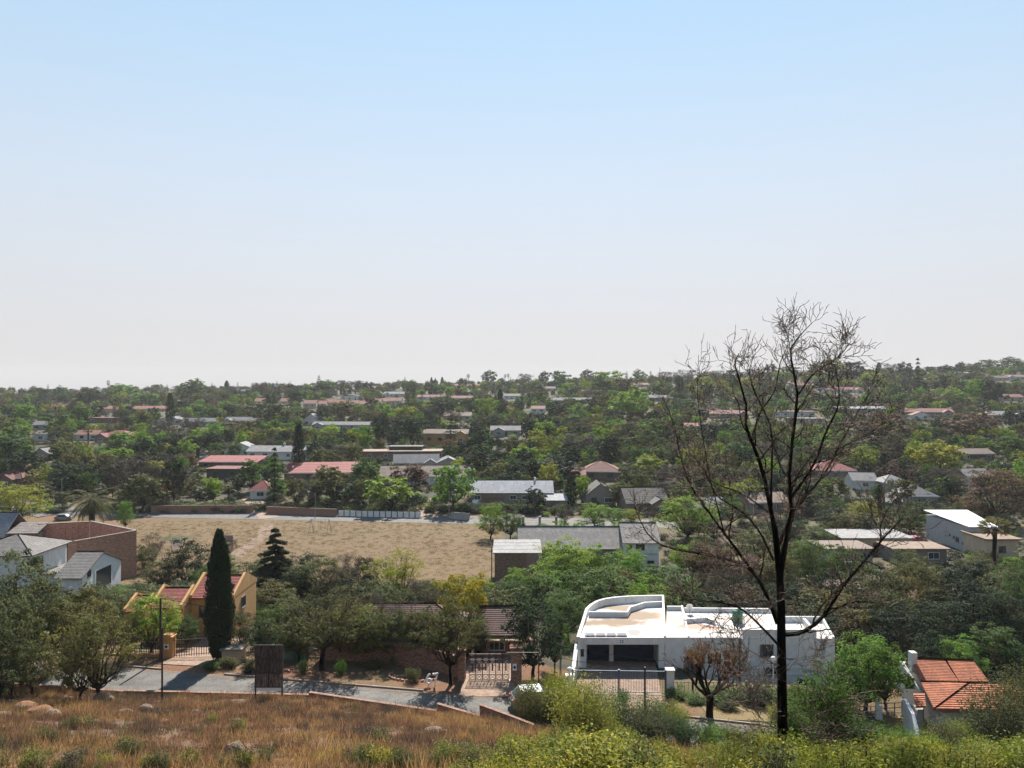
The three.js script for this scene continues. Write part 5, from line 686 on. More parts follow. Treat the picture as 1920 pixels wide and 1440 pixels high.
function pole(px, py, h, label, { r = 0.11, arm = 0, mat = wood, name = 'utility_pole', lamp = false, cat = 'pole', dir = 1 } = {}) {
  const p = hit(px, py), o = at(name, label, cat, p.x, p.y, p.z); o.put('post', cyl(r, r * 0.75, h + 0.4, 9, p.x, p.y - 0.4, p.z), mat);
  if (arm) { o.put('crossarm', slab(p.x - arm / 2, p.x + arm / 2, p.y + h - 0.35, p.y + h - 0.25, p.z + 0.08, p.z + 0.18), mat); for (const k of [-0.42, 0.42]) o.put('insulator', cyl(0.045, 0.03, 0.16, 6, p.x + k * arm, p.y + h - 0.248, p.z + 0.13), frameWhite); }
  if (lamp) { o.put('lamp_arm', tube([V(p.x, p.y + h - 0.1, p.z), V(p.x + dir * 0.7, p.y + h + 0.25, p.z), V(p.x + dir * 1.5, p.y + h + 0.3, p.z)], [0.04, 0.035, 0.03], 5), mat); o.put('lamp_head', box(0.6, 0.12, 0.24, p.x + dir * 1.7, p.y + h + 0.28, p.z), steel); }
  return { ...p, top: V(p.x, p.y + h, p.z) };
}
const poleA = pole(301, 1240, 5.9, 'weathered timber pole beside the ochre gate pier', { r: 0.13 });
const poleB = pole(304, 1318, 5.2, 'slender dark steel pole at the lip of the grass slope', { r: 0.07, mat: iron });
const poleC = pole(1209, 1352, 4.2, 'black pole standing in front of the villa gate', { r: 0.09, mat: iron });
const poleD = pole(1010, 1304, 3.6, 'thin dark frame pole beside the parked car', { r: 0.06, mat: iron });
{ const o = at('cross_pole', 'thin dark horizontal bar reaching from the frame pole to the brick pier', 'pole', poleD.x - 1.4, poleD.y + 3.6, poleD.z); o.put('bar', bar(V(poleD.x - 2.7, poleD.top.y, poleD.z), poleD.top.clone(), 0.06), iron); }
{ const p = hit(1051, 1268), o = at('street_lamp', 'grey round headed street lamp beside the white flank wall', 'street lamp', p.x, p.y, p.z); o.put('post', cyl(0.1, 0.08, 3.4, 8, p.x, p.y - 0.4, p.z), grey); const d = cyl(0.3, 0.3, 0.14, 14); d.rotateX(Math.PI / 2); d.translate(p.x, p.y + 3.1, p.z); o.put('lamp_head', d, grey); }
pole(116, 945, 7, 'slim street lamp with arm beyond the brick court', { r: 0.09, mat: steel, name: 'street_lamp', cat: 'street lamp', lamp: true }); pole(101, 962, 6, 'slim street lamp beside the side street', { r: 0.09, mat: steel, name: 'street_lamp', cat: 'street lamp', lamp: true, dir: -1 }); pole(591, 972, 6.5, 'slim street lamp near the swing frame', { r: 0.09, mat: steel, name: 'street_lamp', cat: 'street lamp', lamp: true, dir: -1 }); pole(842, 972, 7, 'slim street lamp beside the paved drive', { r: 0.09, mat: steel, name: 'street_lamp', cat: 'street lamp', lamp: true }); pole(1900, 985, 8, 'slim street lamp behind the cream building', { r: 0.1, mat: steel, name: 'street_lamp', cat: 'street lamp', lamp: true }); pole(922, 1118, 7.5, 'slender dark pole beside the dark brick outbuilding', { r: 0.09, mat: iron }); pole(236, 955, 6, 'pale lamp post behind the small green tree', { r: 0.09, mat: steel, name: 'street_lamp', cat: 'street lamp', lamp: true, dir: -1 });
function wire(a, b, sag, label) { const pts = []; for (let i = 0; i <= 16; i++) { const t = i / 16, p = a.clone().lerp(b, t); p.y -= sag * 4 * t * (1 - t); pts.push(p); } solo('overhead_wire', tube(pts, pts.map(() => 0.016), 4), iron, label, 'wire', 'overhead wires'); }
wire(poleA.top, V(poleD.x, poleD.top.y + 0.4, poleD.z - 3), 0.8, 'thin overhead wire from the timber pole past the brick house'); wire(poleA.top.clone().add(V(0, -0.3, 0)), V(-58, -20, -70), 0.4, 'thin overhead wire from the timber pole over the olive trees'); wire(poleB.top, V(-4.4, -24.1, -72.3), 0.7, 'thin overhead wire from the steel pole to the shaded gate pier'); wire(poleD.top, poleC.top, 0.3, 'thin overhead wire between the frame pole and the black pole'); wire(V(0.4, -23.2, -72.3), V(14, -24.3, -69), 0.3, 'thin overhead wire crossing the villa drive');
// parked silver hatchback, mostly behind the bush
{
  const p = hit(966, 1331), o = thing('parked_car', 'silver hatchback parked behind the yellow green bush', 'car', [p.x + 1.7, p.y + 0.03, p.z - 0.5], 0.18);   // local: nose towards +x
  const paint = new THREE.MeshPhysicalMaterial({ roughness: 0.35, metalness: 0.5, clearcoat: 1, clearcoatRoughness: 0.08, side: THREE.DoubleSide }); paint.color.setRGB(0.3, 0.32, 0.35);
  const prof = [[-1.95, 0.35], [-2.02, 0.7], [-1.9, 1.0], [-1.75, 1.06], [-1.3, 1.48], [0.35, 1.5], [1.05, 1.0], [1.85, 0.86], [2.02, 0.62], [1.98, 0.35]], sh = new THREE.Shape(); prof.forEach(([a, b], i) => i ? sh.lineTo(a, b) : sh.moveTo(a, b)); sh.lineTo(1.6, 0.3); sh.absarc(1.25, 0.33, 0.36, 0, Math.PI); sh.lineTo(-0.88, 0.3); sh.absarc(-1.25, 0.33, 0.36, 0, Math.PI); 
  const g = new THREE.ExtrudeGeometry(sh, { depth: 1.56, bevelEnabled: true, bevelSize: 0.08, bevelThickness: 0.09, bevelSegments: 2 }); g.translate(0, 0, -0.78); part('body', boxUV(g), paint, o);
  const sideGlass = new THREE.Shape(); [[-1.55, 1.08], [-1.22, 1.4], [0.3, 1.42], [0.85, 1.05]].forEach(([a, b], i) => i ? sideGlass.lineTo(a, b) : sideGlass.moveTo(a, b)); for (const z of [-0.885, 0.875]) { const w = new THREE.ExtrudeGeometry(sideGlass, { depth: 0.01, bevelEnabled: false }); w.translate(0, 0, z); part('side_window', boxUV(w), glass, o); }
  part('rear_window', tri(quad(V(-1.92, 1.08, -0.66), V(-1.92, 1.08, 0.66), V(-1.46, 1.46, 0.58), V(-1.46, 1.46, -0.58))), glass, o); part('windscreen', tri(quad(V(1.17, 1.04, 0.68), V(1.17, 1.04, -0.68), V(0.5, 1.5, -0.6), V(0.5, 1.5, 0.6))), glass, o);
  const tl = M('tail_light', [0.4, 0.01, 0.01], { roughness: 0.2 }), hl = M('headlight_glass', [0.7, 0.7, 0.72], { roughness: 0.1 }); for (const s of [-1, 1]) { part('tail_light', box(0.12, 0.24, 0.3, -2.04, 0.86, s * 0.66), tl, o); part('headlight', box(0.14, 0.16, 0.36, 1.98, 0.74, s * 0.62), hl, o); }
  part('bumper', box(0.14, 0.22, 1.6, -2.06, 0.45), frameDark, o); part('number_plate', box(0.03, 0.11, 0.5, -2.15, 0.48), frameWhite, o);
  for (const x of [-1.25, 1.25]) for (const s of [-1, 1]) { const w = new THREE.Group(); w.name = 'wheel'; w.position.set(x, 0.31, s * 0.78); o.add(w); const t = new THREE.TorusGeometry(0.23, 0.09, 8, 18); part('tyre', boxUV(t.toNonIndexed()), iron, w); const r = cyl(0.19, 0.19, 0.12, 12); r.translate(0, -0.06, 0); r.rotateX(Math.PI / 2); part('rim', r, steel, w); }
}
// small white car across the back street
{
  const mini = (px, py, ry, c, label) => { const p = hit(px, py), o = thing('parked_car', label, 'car', [p.x, p.y, p.z], ry), m = M('paint_' + px, c, { roughness: 0.3 }); const sh = new THREE.Shape(); [[-2, 0.3], [-2, 0.85], [-1.6, 0.95], [-1.1, 1.45], [0.5, 1.45], [1.1, 0.95], [2, 0.8], [2, 0.3]].forEach(([a, b], i) => i ? sh.lineTo(a, b) : sh.moveTo(a, b)); const g = new THREE.ExtrudeGeometry(sh, { depth: 1.6, bevelEnabled: true, bevelSize: 0.06, bevelThickness: 0.06, bevelSegments: 1 }); g.translate(0, 0, -0.8); part('body', boxUV(g), m, o); for (const z of [-0.88, 0.88]) part('side_window', box(1.7, 0.36, 0.03, -0.3, 1.17, z), glass, o); for (const x of [-1.25, 1.25]) for (const s of [-1, 1]) { const t = new THREE.TorusGeometry(0.22, 0.1, 6, 14); t.translate(x, 0.31, s * 0.8); part('wheel', boxUV(t.toNonIndexed()), iron, o); } };
  mini(893, 947, 1.4, [0.7, 0.7, 0.7], 'small white car parked before the long grey house'); mini(1718, 1018, 0.1, [0.45, 0.12, 0.13], 'small red car beside the pale flat roof'); mini(120, 975, 0.1, [0.2, 0.22, 0.25], 'dark grey car parked beside the side street');
}
// playing field: swing frame, goal-like sign frames
{
  const p = hit(600, 999), o = at('swing_frame', 'thin steel swing frame on the dry playing field', 'swing', p.x, p.y, p.z), u = -2.3; const A = (x, y, z) => V(p.x + x, p.y + y, p.z + z);
  for (const x of [-2.1, 2.1]) { o.put('leg', bar(A(x - 0.2, -0.1, 1.6), A(x, 3.2, 0), 0.09), steel); o.put('leg', bar(A(x + 0.2, -0.1, -1.6), A(x, 3.2, 0), 0.09), steel); } o.put('top_bar', bar(A(-2.1, 3.2, 0), A(2.1, 3.2, 0), 0.1), steel); for (const x of [-1.4, 0.2]) { o.put('chain', [bar(A(x, 3.2, 0), A(x, 0.6, 0.1), 0.03), bar(A(x + 1, 3.2, 0), A(x + 1, 0.6, 0.1), 0.03)], iron); o.put('seat', box(1.05, 0.06, 0.35, p.x + x + 0.5, p.y + 0.57, p.z + 0.1), iron); }
  const board = (px, py, w, h, up, mat, label) => { const q = hit(px, py), b = at('notice_board', label, 'sign', q.x, q.y, q.z); for (const s of [-1, 1]) b.put('post', slab(q.x + s * w / 2 - 0.05, q.x + s * w / 2 + 0.05, q.y - 0.2, q.y + up + h, q.z - 0.1, q.z - 0.03), wood); b.put('board', slab(q.x - w / 2, q.x + w / 2, q.y + up, q.y + up + h, q.z - 0.03, q.z + 0.03), mat); };
  board(330, 1034, 2, 1.2, 0.9, frameWhite, 'pale notice board on two posts at the field edge'); board(427, 1022, 2, 1.5, 0.6, M('mesh_grey', [0.2, 0.19, 0.17]), 'dark square board standing on the field');
}
// loose rocks on the slope
{
  const rockM = M('rock_orange', [0.52, 0.27, 0.13], { map: rep(texGround, 0.6), bumpMap: rep(texGroundB, 0.8), bumpScale: 0.06 }), rockP = M('rock_pale', [0.46, 0.34, 0.25], { map: rep(texGround, 0.6), bumpMap: rep(texGroundB, 0.8), bumpScale: 0.06 });
  const rock = (px, py, w, h, m, label) => { const p = hit(px, py), g = new THREE.IcosahedronGeometry(0.5, 4), a = g.attributes.position; for (let i = 0; i < a.count; i++) { const v = V().fromBufferAttribute(a, i), k = 1 + 0.55 * fbm(v.x * 2 + px, v.y * 2 + v.z * 2, 4); v.multiplyScalar(k); v.x *= w; v.y *= h; v.z *= w * 0.8; a.setXYZ(i, v.x, v.y, v.z); } const q = boxUV(g); const o = solo('rock', q, m, label, 'rock'); o.position.set(p.x, p.y + h * 0.12, p.z); };
  rock(48, 1330, 1.4, 0.7, rockM, 'largest orange boulder on the slope below the dark bush'); rock(75, 1340, 1.5, 0.8, rockM, 'orange boulder with a pale face in the boulder heap'); rock(98, 1346, 1.0, 0.7, rockP, 'pale rounded stone at the end of the boulder heap'); rock(6, 1344, 0.9, 0.4, rockP, 'flat pale stone in dry grass'); rock(192, 1318, 1.5, 1.1, rockP, 'large pinkish boulder at the foot of the olive tree'); rock(274, 1334, 0.9, 0.7, rockP, 'pinkish rock in golden grass'); rock(235, 1338, 0.9, 0.4, rockP, 'low pale rock among purple weeds'); rock(440, 1416, 0.7, 0.8, rockP, 'rounded pale stone among yellow weeds'); rock(812, 1376, 1.1, 0.5, rockP, 'flat tan rock on the bare brown slope');
}
// ------------------------------------------------------------------ trees and shrubs: [px, top row, base row, width, code] measured on the photograph, set down on the ground there
const CODE = { // code: [form, tint, name, adjective]
  g: ['round', 'mid', 'broadleaf_tree', 'rounded mid green tree'], b: ['round', 'bright', 'broadleaf_tree', 'bright spring green tree'], y: ['round', 'yellow', 'broadleaf_tree', 'yellow green leafy tree'], o: ['round', 'olive', 'broadleaf_tree', 'dull olive green tree'], d: ['round', 'dark', 'evergreen_tree', 'dense dark evergreen tree'],
  t: ['twig', 'twig', 'bare_tree', 'leafless grey brown tree'], r: ['round', 'rust', 'broadleaf_tree', 'rust brown spreading tree'], c: ['cypress', 'dark', 'cypress_tree', 'narrow dark cypress'], k: ['conifer', 'dark', 'conifer_tree', 'pointed dark conifer'], p: ['palm', 'olive', 'palm_tree', 'tall thin fan palm'], D: ['date', 'olive', 'palm_tree', 'feathery date palm'], a: ['airy', 'yellow', 'broadleaf_tree', 'airy yellow green tree'],
};
const FT = [ // far hillside
  [30, 736, 760, 30, 't'], [12, 737, 760, 30, 'o'], [62, 724, 748, 9, 'p'], [80, 727, 754, 34, 'd'], [112, 721, 752, 20, 'k'], [137, 729, 752, 24, 't'], [165, 727, 764, 42, 'd'], [203, 713, 750, 7, 'p'], [232, 719, 752, 52, 'b'], [188, 733, 752, 28, 't'], [272, 736, 762, 62, 'b'], [360, 710, 752, 56, 'g'], [337, 720, 748, 16, 'g'], [425, 714, 742, 10, 'c'], [455, 737, 760, 28, 'd'], [395, 740, 766, 42, 't'], [440, 723, 746, 34, 't'], [300, 730, 750, 34, 't'],
  [20, 755, 788, 44, 'g'], [44, 755, 800, 46, 'b'], [132, 748, 792, 22, 't'], [104, 757, 790, 14, 'p'], [150, 760, 802, 38, 'g'], [176, 765, 786, 26, 'b'], [216, 753, 800, 13, 'p'], [231, 757, 778, 24, 'b'], [262, 751, 768, 9, 'c'], [270, 770, 816, 34, 'o'], [287, 763, 786, 22, 'd'], [319, 737, 798, 15, 'c'], [345, 750, 776, 28, 'd'], [366, 756, 778, 32, 'b'], [400, 761, 792, 48, 'g'], [432, 752, 774, 52, 'b'],
  [10, 780, 822, 52, 'o'], [108, 773, 822, 52, 'g'], [250, 797, 822, 32, 'o'], [302, 786, 830, 52, 't'], [360, 782, 830, 52, 't'], [405, 792, 832, 46, 'b'], [455, 785, 822, 62, 'o'], [275, 785, 812, 30, 'd'],
  [25, 812, 882, 92, 'g'], [122, 825, 892, 66, 'o'], [165, 800, 842, 22, 'p'], [232, 808, 852, 60, 'b'], [270, 815, 852, 36, 'b'], [274, 826, 888, 38, 'd'], [185, 845, 908, 54, 'o'], [112, 868, 912, 66, 'd'], [240, 848, 942, 104, 't'], [326, 858, 946, 42, 'd'], [346, 829, 862, 13, 'c'], [366, 827, 862, 16, 'c'], [312, 830, 866, 34, 'y'], [440, 831, 862, 32, 'g'], [45, 845, 905, 70, 'd'], [155, 870, 925, 60, 'd'],
  [28, 905, 985, 112, 'y'], [76, 903, 946, 54, 'o'], [172, 915, 984, 92, 'D'], [235, 938, 992, 32, 'b'], [266, 890, 957, 84, 'o'], [212, 872, 932, 50, 'd'], [400, 896, 942, 32, 'b'], [383, 915, 946, 44, 'd'], [470, 862, 922, 54, 'g'], [428, 906, 942, 24, 'p'], [300, 880, 935, 50, 't'], [120, 920, 950, 40, 'o'],
  [490, 716, 746, 34, 't'], [520, 717, 744, 32, 't'], [546, 719, 742, 28, 'd'], [598, 703, 740, 20, 'k'], [604, 712, 742, 56, 'g'], [640, 712, 740, 26, 't'], [666, 712, 740, 42, 't'], [690, 716, 740, 24, 'd'], [759, 706, 738, 13, 'k'], [772, 713, 740, 34, 'g'], [809, 703, 724, 5, 'c'], [816, 705, 724, 4, 'c'], [829, 703, 724, 6, 'c'], [878, 698, 724, 8, 'p'], [869, 708, 727, 18, 'd'], [917, 694, 726, 30, 'g'], [947, 697, 722, 6, 'p'], [953, 696, 722, 6, 'p'], [735, 716, 738, 30, 't'],
  [508, 737, 762, 32, 'd'], [552, 732, 766, 32, 'd'], [776, 725, 764, 15, 'k'], [791, 735, 757, 11, 'k'], [845, 723, 747, 22, 'b'], [938, 730, 772, 11, 'c'], [912, 743, 792, 38, 'b'], [941, 755, 792, 26, 'd'], [890, 741, 772, 32, 'd'], [820, 720, 745, 40, 'g'], [700, 738, 757, 20, 'g'],
  [505, 752, 800, 82, 'o'], [542, 766, 802, 52, 'o'], [598, 770, 797, 17, 'k'], [640, 750, 792, 62, 'o'], [721, 755, 792, 42, 'b'], [764, 761, 796, 50, 'y'], [800, 759, 792, 44, 't'], [852, 767, 800, 42, 't'], [700, 746, 778, 34, 'd'], [820, 750, 790, 48, 'd'], [610, 760, 795, 40, 'd'],
  [520, 800, 832, 40, 'a'], [560, 795, 892, 24, 'c'], [616, 795, 842, 52, 'b'], [656, 803, 846, 38, 'y'], [686, 795, 846, 38, 'b'], [712, 775, 842, 36, 'd'], [738, 797, 842, 34, 'd'], [772, 786, 842, 54, 'd'], [845, 783, 846, 42, 'k'], [898, 805, 872, 62, 'd'], [652, 830, 862, 52, 'o'], [590, 828, 862, 46, 'd'], [575, 812, 850, 30, 'o'],
  [515, 836, 946, 40, 'k'], [622, 872, 946, 84, 'o'], [686, 862, 922, 62, 'g'], [730, 893, 960, 98, 'b'], [763, 868, 938, 82, 'r'], [852, 868, 957, 88, 'b'], [905, 838, 902, 62, 'd'], [858, 858, 892, 34, 'y'], [680, 898, 952, 42, 'o'], [650, 905, 950, 60, 'd'], [556, 895, 950, 40, 'o'], [585, 905, 955, 50, 't'],
  [985, 700, 727, 34, 't'], [1020, 693, 722, 22, 'd'], [1046, 692, 722, 28, 'g'], [1100, 690, 720, 26, 'd'], [1056, 700, 732, 28, 'g'], [1142, 694, 732, 54, 'b'], [1120, 700, 737, 32, 'g'], [1175, 690, 714, 14, 'k'], [1200, 686, 712, 30, 'g'], [1220, 691, 714, 5, 'p'], [1250, 695, 717, 44, 't'], [1290, 692, 717, 44, 't'], [1322, 693, 714, 26, 'o'], [1345, 694, 716, 32, 't'], [1376, 692, 716, 34, 'd'], [1410, 690, 714, 34, 't'],
  [1000, 712, 742, 34, 'g'], [1081, 720, 744, 9, 'k'], [1068, 716, 742, 34, 'b'], [1130, 706, 747, 62, 'g'], [1172, 706, 747, 62, 'o'], [1242, 716, 747, 52, 'g'], [1275, 704, 747, 20, 'd'], [1318, 705, 742, 52, 'y'], [1332, 720, 757, 34, 'd'], [1372, 707, 742, 22, 'g'], [1400, 706, 738, 36, 'y'], [1355, 712, 745, 30, 'y'],
  [1182, 728, 792, 84, 'b'], [1130, 736, 786, 44, 'o'], [1045, 755, 792, 44, 'd'], [1086, 776, 806, 54, 'g'], [1150, 766, 802, 42, 'd'], [1240, 768, 802, 50, 'd'], [1110, 745, 780, 40, 'd'], [1280, 745, 785, 50, 'g'],
  [1020, 788, 832, 44, 'b'], [988, 784, 836, 30, 'd'], [1055, 800, 832, 28, 'y'], [1090, 812, 862, 84, 't'], [1140, 815, 882, 54, 'd'], [1180, 790, 842, 64, 't'], [1240, 784, 836, 64, 'g'], [1200, 802, 862, 64, 'o'], [990, 822, 852, 44, 'r'], [1035, 816, 852, 28, 'o'], [1125, 816, 860, 30, 'b'], [1285, 800, 850, 60, 'o'], [1330, 790, 840, 60, 'd'],
  [1000, 860, 906, 54, 'd'], [1050, 860, 908, 84, 'd'], [1224, 852, 906, 76, 'y'], [1182, 870, 926, 54, 'o'], [1232, 880, 928, 62, 't'], [1332, 865, 918, 64, 'o'], [1300, 838, 892, 54, 'y'], [1380, 830, 882, 64, 'g'], [1070, 893, 946, 24, 'c'], [1005, 914, 959, 48, 'd'], [1091, 890, 942, 32, 'b'], [1252, 900, 952, 74, 't'], [1115, 943, 988, 64, 'b'], [1152, 950, 988, 52, 'b'], [1182, 955, 988, 44, 'y'], [1290, 928, 1012, 112, 'b'], [1400, 905, 952, 54, 'y'], [1160, 905, 948, 44, 'o'], [1060, 945, 985, 40, 't'], [1350, 880, 930, 50, 'd'], [1430, 870, 920, 60, 'o'], [1370, 930, 985, 60, 'g'],
  [1445, 676, 707, 22, 'd'], [1480, 684, 708, 40, 'g'], [1562, 672, 707, 44, 'y'], [1602, 676, 720, 44, 'd'], [1530, 682, 712, 36, 'g'], [1648, 680, 705, 10, 'c'], [1670, 681, 712, 28, 't'], [1696, 678, 712, 28, 'd'], [1721, 669, 748, 24, 'k'], [1758, 686, 708, 24, 't'], [1800, 678, 702, 22, 'd'], [1850, 672, 697, 42, 'g'], [1892, 669, 697, 44, 'o'], [1825, 680, 702, 26, 't'], [1915, 674, 700, 30, 'g'], [1775, 684, 706, 24, 'd'],
  [1635, 697, 732, 46, 'y'], [1628, 706, 752, 30, 'k'], [1661, 712, 740, 32, 'g'], [1715, 712, 758, 22, 'k'], [1722, 725, 760, 26, 'b'], [1790, 727, 758, 42, 'b'], [1828, 710, 760, 34, 'b'], [1862, 712, 768, 44, 'd'], [1770, 700, 732, 62, 'o'], [1830, 696, 722, 62, 'o'], [1902, 716, 733, 44, 'g'], [1690, 700, 735, 44, 't'], [1750, 735, 765, 44, 'o'],
  [1652, 771, 838, 104, 'r'], [1690, 742, 792, 18, 'd'], [1712, 790, 832, 54, 'g'], [1752, 800, 834, 42, 'g'], [1822, 770, 834, 94, 'r'], [1762, 776, 804, 62, 't'], [1902, 765, 812, 54, 'd'], [1570, 745, 790, 50, 'g'],
  [1627, 838, 888, 58, 'y'], [1716, 830, 892, 46, 'y'], [1760, 827, 906, 88, 'y'], [1680, 810, 884, 62, 't'], [1900, 815, 872, 56, 'g'], [1659, 850, 904, 26, 'c'], [1540, 830, 880, 60, 'o'], [1850, 868, 900, 40, 'g'], [1590, 815, 860, 60, 'o'],
  [1785, 893, 952, 42, 'd'], [1872, 880, 984, 124, 'r'], [1690, 895, 962, 54, 'o'], [1650, 908, 962, 15, 'c'], [1620, 940, 982, 62, 'y'], [1560, 950, 1004, 64, 'd'], [1592, 962, 1014, 62, 'o'], [1740, 935, 972, 50, 'd'], [1882, 960, 1012, 46, 'd'], [1510, 900, 960, 70, 'o'], [1470, 880, 940, 60, 'd'], [1810, 935, 975, 50, 'o'], [1530, 985, 1030, 60, 'g'],
];
const side = (p) => { // describe a tree by the nearest building
  let best, bd = 1e9; for (const h of houses) { const d = Math.hypot(h.x - p.x, h.z - p.z) - h.w / 2; if (d < bd) { bd = d; best = h; } }
  if (!best) return 'on the suburban hillside'; const dz = -p.z - best.Z; return (dz > 4 ? 'behind the ' : dz < -4 ? 'in front of the ' : 'beside the ') + best.desc.split(' ').slice(0, 7).join(' ').replace(/ (with|in|of|on|the|a|and|beside|above|below|behind|over|to|next|half|among|seen|through|facing|an|at)$/g, '').replace(/ (with|in|of|on|the|a|and|beside|above|below|behind|over|to|next|half|among|seen|through|facing|an|at)$/g, '');
};
for (const [px, t, b, w, c] of FT) { const [form, tint, name, adj] = CODE[c], p = hit(px, b), H = (b - t) / F * p.Z * (c === 'p' || c === 'c' || c === 'k' ? 1 : 1.06), W = w / F * p.Z * 1.12; plant(form, tint, p.x, p.z, H, W, name, adj + ' ' + side(p), 'tree', 'trees of the suburban hillside', -p.z < 200 ? NEAR : FAR); }
// more of the same wood where the photograph shows crowns but no single tree stands out
{
  const r = rng(77), screen = (x, z, y) => [960 + x / -z * F, 720 - y / -z * F]; let made = 0;
  const clear = (x, Z, H, W) => { // not on a house, nor right in front of one
    const y = ground(x, Z); for (const h of houses) { if (Math.abs(x - h.x) < h.w / 2 + W * 0.4 && Math.abs(-Z - h.z) < h.d / 2 + W * 0.4) return false; if (Z < h.Z + 2) { const [sx, sy] = screen(x, -Z, y + H), hw = W / 2 / Z * F; if (Math.abs(sx - h.px) < h.wpx / 2 + hw * 0.7 && sy < h.py + 4 && sy > h.py - 60 && Z > h.Z - 90) return false; } }
    for (const [a, c, w] of plantSpots) if (Math.hypot(a - x, c + Z) < (w + W) * 0.3) return false; const ry = 200 - 0.11 * (x + 4); return !(Z < ry + 14); };
  const inst = { round: [], twig: [], conifer: [] }, cols = { round: [], twig: [], conifer: [] };
  for (let i = 0; i < 9000; i++) {
    const Z = Math.exp(rr(Math.log(222), Math.log(1040), r)), x = rr(-0.82, 0.82, r) * Z, H = rr(5.5, 10.5, r) * (Z > 500 ? 1.12 : 1), W = H * rr(0.75, 1.15, r); if (!clear(x, Z, H, W)) continue;
    const q = r(), c = q < 0.24 ? 'd' : q < 0.44 ? 'o' : q < 0.6 ? 'g' : q < 0.75 ? 'b' : q < 0.82 ? 'y' : q < 0.92 ? 't' : q < 0.96 ? 'r' : 'k', [form, tint] = CODE[c]; plantSpots.push([x, -Z, W]);
    const m = new THREE.Matrix4().compose(V(x, ground(x, Z) - 0.2, -Z), new THREE.Quaternion().setFromAxisAngle(V(0, 1, 0), r() * 6.28), V(W / 8 * (c === 'k' ? 0.8 : 1), H / 10, W / 8)); inst[form].push(m); const k = KINDS[tint][Math.floor(r() * KINDS[tint].length)], v = rr(0.85, 1.15, r); cols[form].push(new THREE.Color().setRGB(k[0] * v, k[1] * v, k[2] * v)); made++;
  }
  const NAMES = { round: ['distant_woodland', 'mass of garden trees filling the distant suburban hillside'], twig: ['distant_bare_woodland', 'haze of leafless trees between the hillside gardens'], conifer: ['distant_conifers', 'scattered far conifers among the hillside gardens'] };
  for (const f of Object.keys(inst)) { const P = FAR[f], mats0 = leafMat('wood_' + f, [1, 1, 1], 0.35); for (let v = 0; v < P.length; v++) { const l = inst[f].map((m, i) => [m, cols[f][i]]).filter((_, i) => i % P.length === v); if (!l.length) continue; const im = shadows(new THREE.InstancedMesh(P[v].crown, mats0, l.length)); l.forEach(([m, c], i) => { im.setMatrixAt(i, m); im.setColorAt(i, c); }); im.name = numbered(NAMES[f][0]); tag(im, NAMES[f][1], 'woodland', 'distant woodland', 'stuff'); scene.add(im); } }
  console.log('fill trees', made);
}
